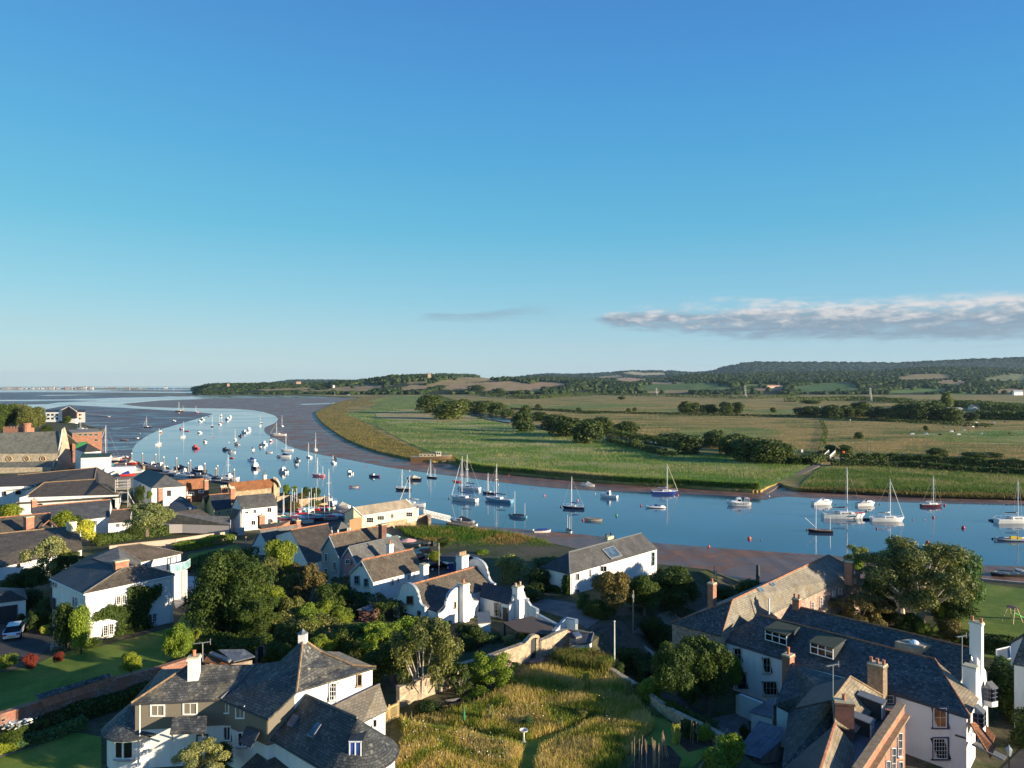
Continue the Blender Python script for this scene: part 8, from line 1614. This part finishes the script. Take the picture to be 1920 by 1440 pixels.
def parasol(px,py,pyt,c,label,Y,r=1.5):
 b=DP(px,py,Y);h=(py-pyt)*Y/F;e=empty('parasol',b,0,label,'parasol');m=MB();m.tube([(0,0,0),(0,0,h)],.04,6);m.build('pole',pc('sand'),e);m=MB();n=8;vs=[(0,0,h)]+[(r*math.cos(2*PI*i/n),r*math.sin(2*PI*i/n),h-.55)for i in range(n)];m.add(vs,[(0,i+1,(i+1)%n+1)for i in range(n)]);m.build('canopy',c,e)
parasol(765,1026,1009,plain('parasol_pink',(.75,.4,.35)),'open pink parasol on the riverside terrace',150,1.9);parasol(725,1012,1000,plain('parasol_blue',(.4,.7,.75)),'pale blue parasol beside the dark chimney',155,1.2);parasol(748,1014,1005,plain('parasol_blue',(.4,.7,.75)),'pale blue parasol left of the pink one',155,.9)
TE=empty('terrace_wall',P(790,1030,2.6),0,'crumbling terrace walls beside the pink parasol','wall');polywall(TE,[P(762,1034,3.4),P(782,1022,3.6),P(812,1016,3.4),P(814,1024,3.2)],.4,1.8,STONEQ,None,'wall_run')
tbl=empty('picnic_table',P(778,1026,3.4),R(20),'picnic table with dark seats on the riverside terrace','table');m=MB();m.box(-.9,.9,-.4,.4,.7,.76);m.build('tabletop',pc('brown'),tbl);m=MB();m.box(-.9,.9,-.85,-.6,.42,.47);m.build('bench',pc('dark'),tbl);m=MB();m.box(-.9,.9,.6,.85,.42,.47);m.build('bench',pc('dark'),tbl)
for i in range(3):
 c=empty('stacked_chairs',P(796+i*9,1024,3.2),R(20*i),'dark furniture pile on the terrace, item %s from the left'%('first','middle','last')[i],'furniture');m=MB();m.box(-.5,.5,-.4,.4,0,.5);m.box(-.5,-.42,-.4,.4,.5,1.1);m.build('seat',pc('black'),c)
# ---- cars
def car(px,py,rz,c,label,suv=0,Y=None):
 b=PG(px,py)if Y is None else DP(px,py,Y);e=empty('parked_car',b+Vector((0,0,.06)),R(rz),label,'car',None);L,W=4.4,1.8;m=MB()
 pr=[(-2.2,.35),(-2.18,.75),(-1.9,.95),(-1.0,1.0),(1.0,.98),(1.9,.85),(2.2,.65),(2.22,.35)];n=len(pr)
 vs=[(x,-W/2+(.12 if abs(x)>2 else 0),z)for x,z in pr]+[(x,W/2-(.12 if abs(x)>2 else 0),z)for x,z in pr];m.add(vs,[tuple(range(n))[::-1],tuple(range(n,2*n))]+[(i,i+1,n+i+1,n+i)for i in range(n-1)]+[(n-1,0,n,2*n-1)]);bd=m.build('body',plain('car_'+c,CL[c],.25,.3,var=.05),e)
 m=MB();cp=[(-1.95,.95),(-1.35,1.45),(.3,1.48),(1.05,.97)];vs=[(x,-W/2+(.08 if z<1 else.28),z)for x,z in cp]+[(x,W/2-(.08 if z<1 else.28),z)for x,z in cp];m.add(vs,[(3,2,1,0),(4,5,6,7),(0,1,5,4),(2,3,7,6)]);m.build('window',glassy(),bd)
 m=MB();m.add([(-1.36,-.62,1.46),(.32,-.62,1.49),(.32,.62,1.49),(-1.36,.62,1.46),(-1.36,-.62,1.5),(.32,-.62,1.53),(.32,.62,1.53),(-1.36,.62,1.5)],[(0,3,2,1),(4,5,6,7),(0,1,5,4),(1,2,6,5),(2,3,7,6),(3,0,4,7)]);m.build('roof',plain('car_'+c,CL[c],.25,.3,var=.05),bd)
 for x in(-1.35,1.35):
  for y in(-.82,.82):m=MB();m.tube([(x,y-.11,.33),(x,y+.11,.33)],.33,14);w_=m.build('wheel',pc('black'),e);m=MB();s=1 if y>0 else-1;m.tube([(x,y+s*.1,.33),(x,y+s*.125,.33)],.2,10);m.build('rim',pc('alu'),w_)
 for y in(-.65,.65):m=MB();m.box(-2.24,-2.12,y-.18,y+.18,.68,.84);m.build('tail_light',plain('tail_red',(.4,.02,.02),.2),e);m=MB();m.box(2.1,2.23,y-.18,y+.18,.55,.68);m.build('headlight',plain('head_lens',(.7,.7,.7),.1),e)
 m=MB();m.box(-2.25,-2.19,-.26,.26,.48,.6);m.build('number_plate',plain('plate_yellow',(.6,.5,.1)),e);return e
car(28,1192,116,'alu','silver hatchback parked on the drive before the garage');car(822,1068,25,'black','black car parked by the pale post');car(787,1052,30,'navy','dark blue car behind the white gable house');car(790,1043,200,'black','black car parked behind the dark blue one');car(878,1058,15,'white','white car beyond the tall chimney with four pots')
bn=empty('wheelie_bin',PG(846,1070),0,'blue bin standing beside the tall chimney','bin');m=MB();m.box(-.4,.4,-.4,.4,0,1.2);m.build('body',pc('blue'),bn);m=MB();m.box(-.42,.42,-.45,.42,1.2,1.3);m.build('lid',pc('navy'),bn)
# ---- plant pots and a wall lantern at the slate roofed house
for(px,py,lab,s)in((296,1424,'large potted shrub by the white wall',1),(222,1432,'small potted plant below the bay window',.6)):
 e=empty('potted_plant',PG(px,py),0,lab,'potted plant');m=MB();m.lathe((0,0,0),[(.2*s,0),(.32*s,.55*s),(.3*s,.55*s)],10);m.build('pot',plain('pot_grey',(.2,.19,.18)),e);c=rg.normal(0,.25*s,(300,3))+np.array([0,0,1.0*s]);v,q=leaf_quads(c,1,.09,rg.normal(0,1,(300,3)));np_mesh('leaves',v,q,lm('dark'),e)
T(376,1462,100,1398,'airy','pale','pale leaved bush at the bottom edge before the front door',name='bush',Y=50,var=2);shrub(410,1436,60,1396,'dark','dark glossy shrub below the timber wall',Y=52.5);B=Bld('porch_roof',6.8,'dim tiled porch roof at the bottom edge','outbuilding',a=(440,1450,8.6),b=(492,1402,8.9),c=(550,1440,8.6),d=(520,1490,8.2));B.roof(SL_BROWN,[('a','b','c','d')]);B.walls(BRICKD,['a','b','c','d'])
fb2=shrub(28,1392,44,1358,'mid','shrub covered in flat white flower heads',Y=56);c=rg.normal(0,.5,(90,3))*np.array([1.1,.6,.35])+np.array([0,0,1.5]);v,q=leaf_quads(c,1,.12,np.tile([0.,0,1],(90,1)),1.5,asp=1);fo=np_mesh('flower_heads',v,q,plain('petal',(.75,.73,.65)),fb2);fo['kind']='stuff'
ps=empty('climbing_frame',PG(1898,1166),R(20),'childrens climbing frame with green slide on the right lawn','play set');m=MB()
for x,y in((-1,-.8),(1,-.8),(-1,.8),(1,.8)):m.tube([(x,y,0),(x*.2,y*.6,2.1)],.06,5)
m.build('frame',plain('play_wood',(.45,.35,.22)),ps);m=MB();m.bar((.2,0,1.3),(2.8,0,.1),.5,.1);m.build('slide',plain('slide_green',(.05,.5,.1),.4),ps);m=MB();m.slab([(-.6,-.6,2.0),(.6,-.6,2.0),(.4,.6,2.2),(-.4,.6,2.2)],.05);m.build('canopy',pc('maroon'),ps)
# ---- far side: slipway, bridge, pylons, cows
SLm=plain('slip_timber',(.17,.13,.095),.9,var=.3,kind='world');m=MB();pts=[(1428,926,.1),(1462,905,.7),(1500,887,1.1),(1530,873,1.3),(1546,858,1.5)];cen=[P(*p)for p in pts];
for i in range(4):
 a,b=cen[i],cen[i+1];d=(b-a).normalized();n=Vector((-d.y,d.x,0)).normalized()*1.4;m.slab([a-n,b-n,b+n,a+n],.3)
o=m.build('slipway',SLm);tag(o,'sloping timber and stone slipway running down the reed bank','slipway')
br=empty('canal_bridge',P(1552,856,2),0,'small white railed footbridge at the head of the slipway','bridge');o_=br.location;m=MB();m.slab([P(1540,862,1.8)-o_,P(1560,850,1.8)-o_,P(1566,852,1.8)-o_,P(1548,864,1.8)-o_],.3);m.build('deck',SLm,br)
for a,b in(((1542,861),(1554,849)),((1555,861),(1566,850))):
 m=MB();p,q=P(*a,1.8)-o_,P(*b,1.8)-o_;m.bar(p+Vector((0,0,1.4)),q+Vector((0,0,1.4)),.25,.3);m.bar(p+Vector((0,0,.7)),q+Vector((0,0,.7)),.15,.2)
 for t in range(6):e=p.lerp(q,t/5);m.bar(e,e+Vector((0,0,1.4)),.2)
 m.build('railing',plain('white_trim',(.75,.75,.72)),br)
def pylon(px,py,pyt,lab):
 b=P(px,py,1.0);h=(py-pyt)*b.y/F;e=empty('pylon',b,R(30),lab,'pylon','pylons on the far marsh');m=MB();w_=h*.11;r=.28
 for sx in(-1,1):
  for sy in(-1,1):m.tube([(sx*w_,sy*w_,0),(sx*w_*.3,sy*w_*.3,h*.6),(sx*w_*.12,sy*w_*.12,h)],r,4)
 for i in range(7):z=h*.08*(i+1)*1.1;ww=w_*(1-z/h*1.1);m.bar((-ww,-ww,z),(ww,-ww,z+h*.08),r);m.bar((ww,-ww,z),(-ww,-ww,z+h*.08),r)
 m.build('lattice',plain('pylon_steel',(.5,.48,.45),.6),e);m=MB()
 for z in(.62,.77,.92):m.bar((-h*.15,0,h*z),(h*.15,0,h*z),.5)
 m.build('crossarm',plain('pylon_steel',(.5,.48,.45),.6),e)
pylon(1397,747.5,722,'middle lattice pylon beyond the marsh');pylon(1632,753.5,727,'right hand lattice pylon beyond the marsh');pylon(1231,743,727,'left hand lattice pylon beyond the marsh')
for(x,y,t)in((1627,852,826),(1633,852,826),(1739,834,813),(1816,823,801),(1542,856,838),(1567,852,834)):
 e=upole(x,y,t,'thin wooden line pole on the marsh',arms=1,r=.16,Y=P(x,y,1).y,name='line_pole');e['group']='thin line poles on the marsh'
mk=[]
def cow(px,py,c):
 e=empty('cow',P(px,py,1.0),random.uniform(0,6.3),'cow grazing on the golden marsh','cow','cattle grazing on the marsh');m=MB();m.tube([(-1.15,0,1.15),(-.9,0,1.05),(-.2,0,.98),(.5,0,1.02),(.95,0,1.15),(1.2,0,1.1),(1.45,0,.8),(1.7,0,.5),(1.9,0,.38)],[.12,.38,.45,.42,.36,.24,.2,.17,.1],8)
 for x,y in((-.85,-.2),(-.85,.2),(.75,-.2),(.75,.2)):m.tube([(x,y,.95),(x+.04,y,.5),(x,y,0)],[.15,.08,.07],5)
 m.build('body',plain('hide_'+c,CL[c],.9,var=.2),e)
random.seed(21)
for i,(x,y)in enumerate([(1594,789),(1602,822),(1605,822),(1711,816),(1725,809),(1736,815),(1762,817),(1770,803),(1785,811),(1790,810),(1797,817),(1809,801),(1816,802),(1824,802),(1831,803),(1840,815),(1848,802),(1820,795),(1830,794),(1893,815),(1862,794),(1884,793),(1744,809),(1807,808),(1552,760),(1537,764),(1840,796)]):cow(x,y,['white','black','brown','white','rust'][i%5])
for(x,y,c,lab)in((1504,851,'white','white sign board by the marsh track'),(1493,852,'lblue','pale blue sign board left of the white one'),(1582,854,'orange','orange barrier at the bridge end of the track')):e=empty('sign_board',P(x,y,1),0,lab,'sign');m=MB();m.box(-.5,.5,-.05,.05,.8,2.2);m.build('board',pc(c),e);m=MB();m.box(-.06,.06,0,.1,0,.9);m.build('post',pc('brown'),e)
for i,(x,y,w_,h_,c,rc,lab)in enumerate([(1788,770,30,6,(.5,.48,.45),(.3,.33,.38),'long grey roofed barn at the farm'),(1826,768,16,9,(.75,.7,.62),(.4,.33,.28),'cream gabled farm building at the end of the barn'),(1908,741,20,9,(.75,.75,.75),(.3,.33,.38),'white farmhouse by the right edge'),(1580,737,12,5,(.7,.7,.68),(.2,.2,.22),'white house among far trees'),(1687,728,10,4,(.6,.5,.4),(.4,.25,.2),'small cream building on the far slope'),(1450,727,26,5,(.62,.42,.3),(.4,.22,.15),'long sandy barn near the far field'),(626,725,3.5,3.5,(.8,.8,.78),(.3,.3,.3),'single white house on the far left slope'),(725,738.5,3.2,3,(.8,.8,.78),(.3,.3,.3),'white hut at the end of the far water'),(805,706,6,7,(.4,.3,.24),(.3,.25,.2),'distant brown tower on the wooded hill'),(560,718,8,3,(.5,.32,.26),(.3,.2,.16),'reddish house in the far wood'),(428,722.5,3,4,(.55,.35,.28),(.3,.2,.15),'tower shaped house in the trees of the point')]):
 Y=F*35/(y-HZ)if y>738 else 2700
 if Y>3000:Y=2700
 b=DP(x,y,Y);W=w_*Y/F;h=h_*Y/F;e=empty('far_building',b,R(10),lab,'building');m=MB();m.box(-W/2,W/2,-4,4,-4,h*.62);m.build('wall',plain('far_wall_%d'%i,c,.9),e);m=MB();m.add([(-W/2-.5,-4.5,h*.6),(W/2+.5,-4.5,h*.6),(W/2+.5,4.5,h*.6),(-W/2-.5,4.5,h*.6),(-W/2,0,h),(W/2,0,h)],[(0,1,5,4),(2,3,4,5),(1,2,5),(3,0,4),(0,3,2,1)]);m.build('roof',plain('far_roof_%d'%i,rc,.9),e)
sm=MB();sm.box(-5200,-2950,5600,5750,-.5,6);sm.box(-2950,-2350,6300,6400,-.5,3.5);so_=sm.build('spit',ground('spit_ground',[(.3,(.1,.1,.06)),(.7,(.2,.17,.12))],.01));so_['kind']='structure'
random.seed(9)
for i in range(74):
 px=random.uniform(2,176)if i<60 else random.uniform(185,330);Y=5590 if i<60 else 6290;c=random.choice([(.5,.45,.4),(.45,.36,.3),(.35,.22,.18),(.7,.68,.64),(.3,.28,.25)]);Wd=random.uniform(8,30);h=random.uniform(7,15)if(px>95 and i<60)else random.uniform(4,9);
 e=empty('seafront_building',AT(px,Y-8-random.random()*6,3.5),0,'tiny pale building in the seafront town on the horizon','building','seafront town on the horizon');m=MB();m.box(-Wd/2,Wd/2,-4,4,-3,h);m.build('wall',plain('sea_wall_%d'%int(c[1]*100),c,.9),e);m=MB();m.add([(-Wd/2,-5,h),(Wd/2,-5,h),(Wd/2,5,h),(-Wd/2,5,h),(-Wd/2+2,0,h+3),(Wd/2-2,0,h+3)],[(0,1,5,4),(2,3,4,5),(1,2,5),(3,0,4)]);m.build('roof',plain('sea_roof',(.3,.2,.17),.9),e)
# ---- marina: piles, pontoons, boats; gangway; dinghy park; boatyard
random.seed(31)
for i,(x,y,t)in enumerate([(247,872,849),(267,872,849),(292,874,851),(307,882,856),(331,889,858),(353,889,867),(357,887,862),(384,892,868),(405,899,877),(408,898,872),(439,906,879),(236,884,868)]):
 e=empty('mooring_pile',P(x,y,0),0,'tall steel pile with white cap in the marina','pile','steel piles of the marina');h=(y-t)*mp(y);m=MB();m.tube([(0,0,-.5),(0,0,h-.5)],.26,8);m.build('pile',plain('pile_steel',(.22,.19,.17),.6),e);m=MB();m.lathe((0,0,h-.5),[(.3,0),(.26,.35),(.05,.6)],8);m.build('cap',pc('white'),e)
for i,q in enumerate((((275,878),(335,884)),((300,888),(400,896)),((395,900),(440,906)))):
 m=MB();a,b=P(*q[0],.4),P(*q[1],.4);m.bar(a,b,2.0,.5);o=m.build('pontoon',plain('pontoon_deck',(.16,.13,.1),.9));tag(o,('pontoon nearest the boatyard','long middle marina pontoon','pontoon at the right end of the marina')[i],'pontoon')
mc=['white','navy','white','white','dark','white','white','dark','navy','white']
mb=[(285,876,7,'wheel'),(296,876,6,'cuddy'),(302,877,7,'wheel'),(318,886,6,'none'),(337,880,7,'cuddy'),(344,889,6.5,'fly'),(348,894,6.5,'none'),(372,885,8.5,'fly'),(360,893,7,'none'),(378,894,6.5,'cuddy'),(392,898,6.5,'none'),(326,890,6,'none'),(312,884,6,'cuddy'),(401,903,6.5,'none'),(418,903,7,'cuddy'),(428,900,8,'wheel'),(270,874,6,'cuddy'),(258,880,6,'none'),(388,903,5,'none'),(334,893,5.5,'cuddy')]
for i,(x,y,L,k)in enumerate(mb):
 place(motor(L,mc[i%10],k,cover=('navy','dark','grey',None)[i%4]if k!='fly' else None,ob='black' if i%3 else None),x,y,random.choice((150,160,-20,170)),'small boat berthed in the crowded marina',group='boats packed in the marina')
place(yacht(9,mh(899,853),'white','navy',None),430,899,150,'sailing boat with the tallest mast in the marina');place(yacht(7,mh(942,880),'white','grey',None),618,942,130,'white sailing boat moored at the river wall corner')
place(motor(5,'white','none',cover='cream',ob=None),641,952,165,'covered white boat beside the clubhouse slip')
place(yacht(8,mh(950,892),'white','grey','white'),772,949,170,'yacht whose masts rise over the clubhouse end');place(motor(6.5,'grey','cuddy',cover='dark',ob=None),866,982,165,'grey boat tied to the gangway pontoon');place(dinghy(4.5,'white','wood'),879,985,160,'white dinghy at the end of the gangway pontoon')
gw=empty('gangway',P(818,972,1.6),0,'white lattice gangway leading down from the quay','gangway');o_=gw.location;a,b=P(795,966,2.8)-o_,P(845,978,.9)-o_;m=MB();m.bar(a,b,1.4,.15);m.build('deck',plain('pontoon_deck',(.16,.13,.1),.9),gw)
for s in(-1,1):
 d=(b-a).normalized();n=Vector((-d.y,d.x,0))*.7*s;m=MB();m.bar(a+n+Vector((0,0,1.3)),b+n+Vector((0,0,1.3)),.12);m.bar(a+n+Vector((0,0,.1)),b+n+Vector((0,0,.1)),.12)
 for i in range(9):p,q=a.lerp(b,i/9)+n,a.lerp(b,(i+1)/9)+n;m.bar(p,q+Vector((0,0,1.3)),.1);m.bar(p+Vector((0,0,1.3)),q,.1);m.bar(p,p+Vector((0,0,1.3)),.1)
 m.build('truss',plain('white_trim',(.75,.75,.72)),gw)
m=MB();m.bar(P(842,981,.4),P(884,988,.4),2.2,.5);o=m.build('pontoon',plain('pontoon_deck',(.16,.13,.1),.9));tag(o,'floating pontoon at the foot of the white gangway','pontoon')
cs_=['white','cream','grey','blue','red','white','navy','lblue','teal','white','red','maroon']
dp=[(528+i*9.3,969+(i%3)*1.5)for i in range(7)]+[(526+i*8,975+(i%2)*2)for i in range(9)]+[(530+i*8.5,981+(i%2)*1.5)for i in range(6)]+[(552+i*9,962-i*.9)for i in range(8)]+[(585+i*9,976-(i%2)*4)for i in range(6)]
for i,(x,y)in enumerate(dp):
 d_=dinghy(random.uniform(3.4,4.6),cs_[(i*5)%12],'grey' if i%2 else 'white',cover=cs_[(i*7)%12]if i%3 else None,mast=random.choice((0,0,0,6)),sparc='alu');tag(d_,'small dinghy parked in rows ashore beside the white house','dinghy','dinghies in the dinghy park');p=PG(x,y);d_.location=p+Vector((0,0,.35));d_.rotation_euler=(0,0,R(random.choice((150,160,20,170))))
by=[(165,874,'cuddy'),(175,870,'none'),(160,882,'none'),(180,880,'cuddy'),(190,884,'none'),(170,888,'none'),(200,874,'cuddy'),(150,878,'none'),(225,868,'none'),(234,862,'cuddy'),(246,872,'none'),(215,884,'cuddy'),(232,884,'none'),(245,886,'cuddy'),(256,888,'none'),(222,892,'none'),(240,894,'none'),(205,890,'none'),(143,872,'cuddy'),(150,856,'cuddy')]
for i,(x,y,k)in enumerate(by):
 b_=motor(random.uniform(4.5,6.5),cs_[(i*5+2)%12],k,cover=('cream','blue',None,'orange','grey')[i%5],ob='black' if i%2 else None);p=PG(x,y);tag(b_,'small boat stored ashore in the cluttered boatyard','motor boat','boats stored in the boatyard');b_.location=p+Vector((0,0,.4));b_.rotation_euler=(0,0,R(random.choice((10,170,30,150))))
yb=yacht(11,15,'white','blue','white',rig=True);yb.location=PG(202,868)+Vector((0,0,1.2));yb.rotation_euler=(0,0,R(178));tag(yb,'large white yacht standing ashore in the boatyard','sailing boat')
yc=yacht(9,12,'white',None,None);yc.location=P(153,806,1.5);yc.rotation_euler=(0,0,R(170));tag(yc,'white yacht behind the orange brick building','sailing boat')
tp2=empty('boat_cover',PG(226,890),R(20),'big white tent like boat cover in the boatyard','cover');m=MB();m.add([(-5,-2,0),(5,-2,0),(5,2,0),(-5,2,0),(-5,-1.7,2.4),(5,-1.7,2.4),(5,1.7,2.4),(-5,1.7,2.4),(-5,0,3),(5,0,3)],[(0,1,5,4),(2,3,7,6),(4,5,9,8),(6,7,8,9),(1,2,6,9,5),(3,0,4,8,7)]);m.build('sheet',plain('tent_white',(.7,.72,.75)),tp2)
sc2=empty('scaffold_tower',PG(230,958),R(15),'steel scaffold tower with stair at the end of the brown boatshed roofs','scaffolding');m=MB()
for x in(-1.5,1.5):
 for y in(-1,1):m.tube([(x,y,0),(x,y,8.5)],.1,5)
for z in(2.5,5,6.5,7.3,8.1):
 for s in(-1,1):m.bar((-1.5,s,z),(1.5,s,z),.12);m.bar((s*1.5,-1,z),(s*1.5,1,z),.12)
m.tube([(-1.5,-1,5),(-3.5,-1,0)],.1,5);m.tube([(1.5,-1,5),(4,-1,0)],.1,5);m.build('frame',plain('scaffold',(.45,.42,.38),.5),sc2);m=MB();m.box(-1.7,1.7,-1.1,1.1,5.9,6.1);m.build('platform',pc('sand'),sc2)
jt=MB();jt.bar(P(160,776,2),P(205,781,.6),3,.6);o=jt.build('jetty',plain('jetty_stone',(.4,.33,.28),.9));tag(o,'pale slip reaching out over the flats from the point','jetty')
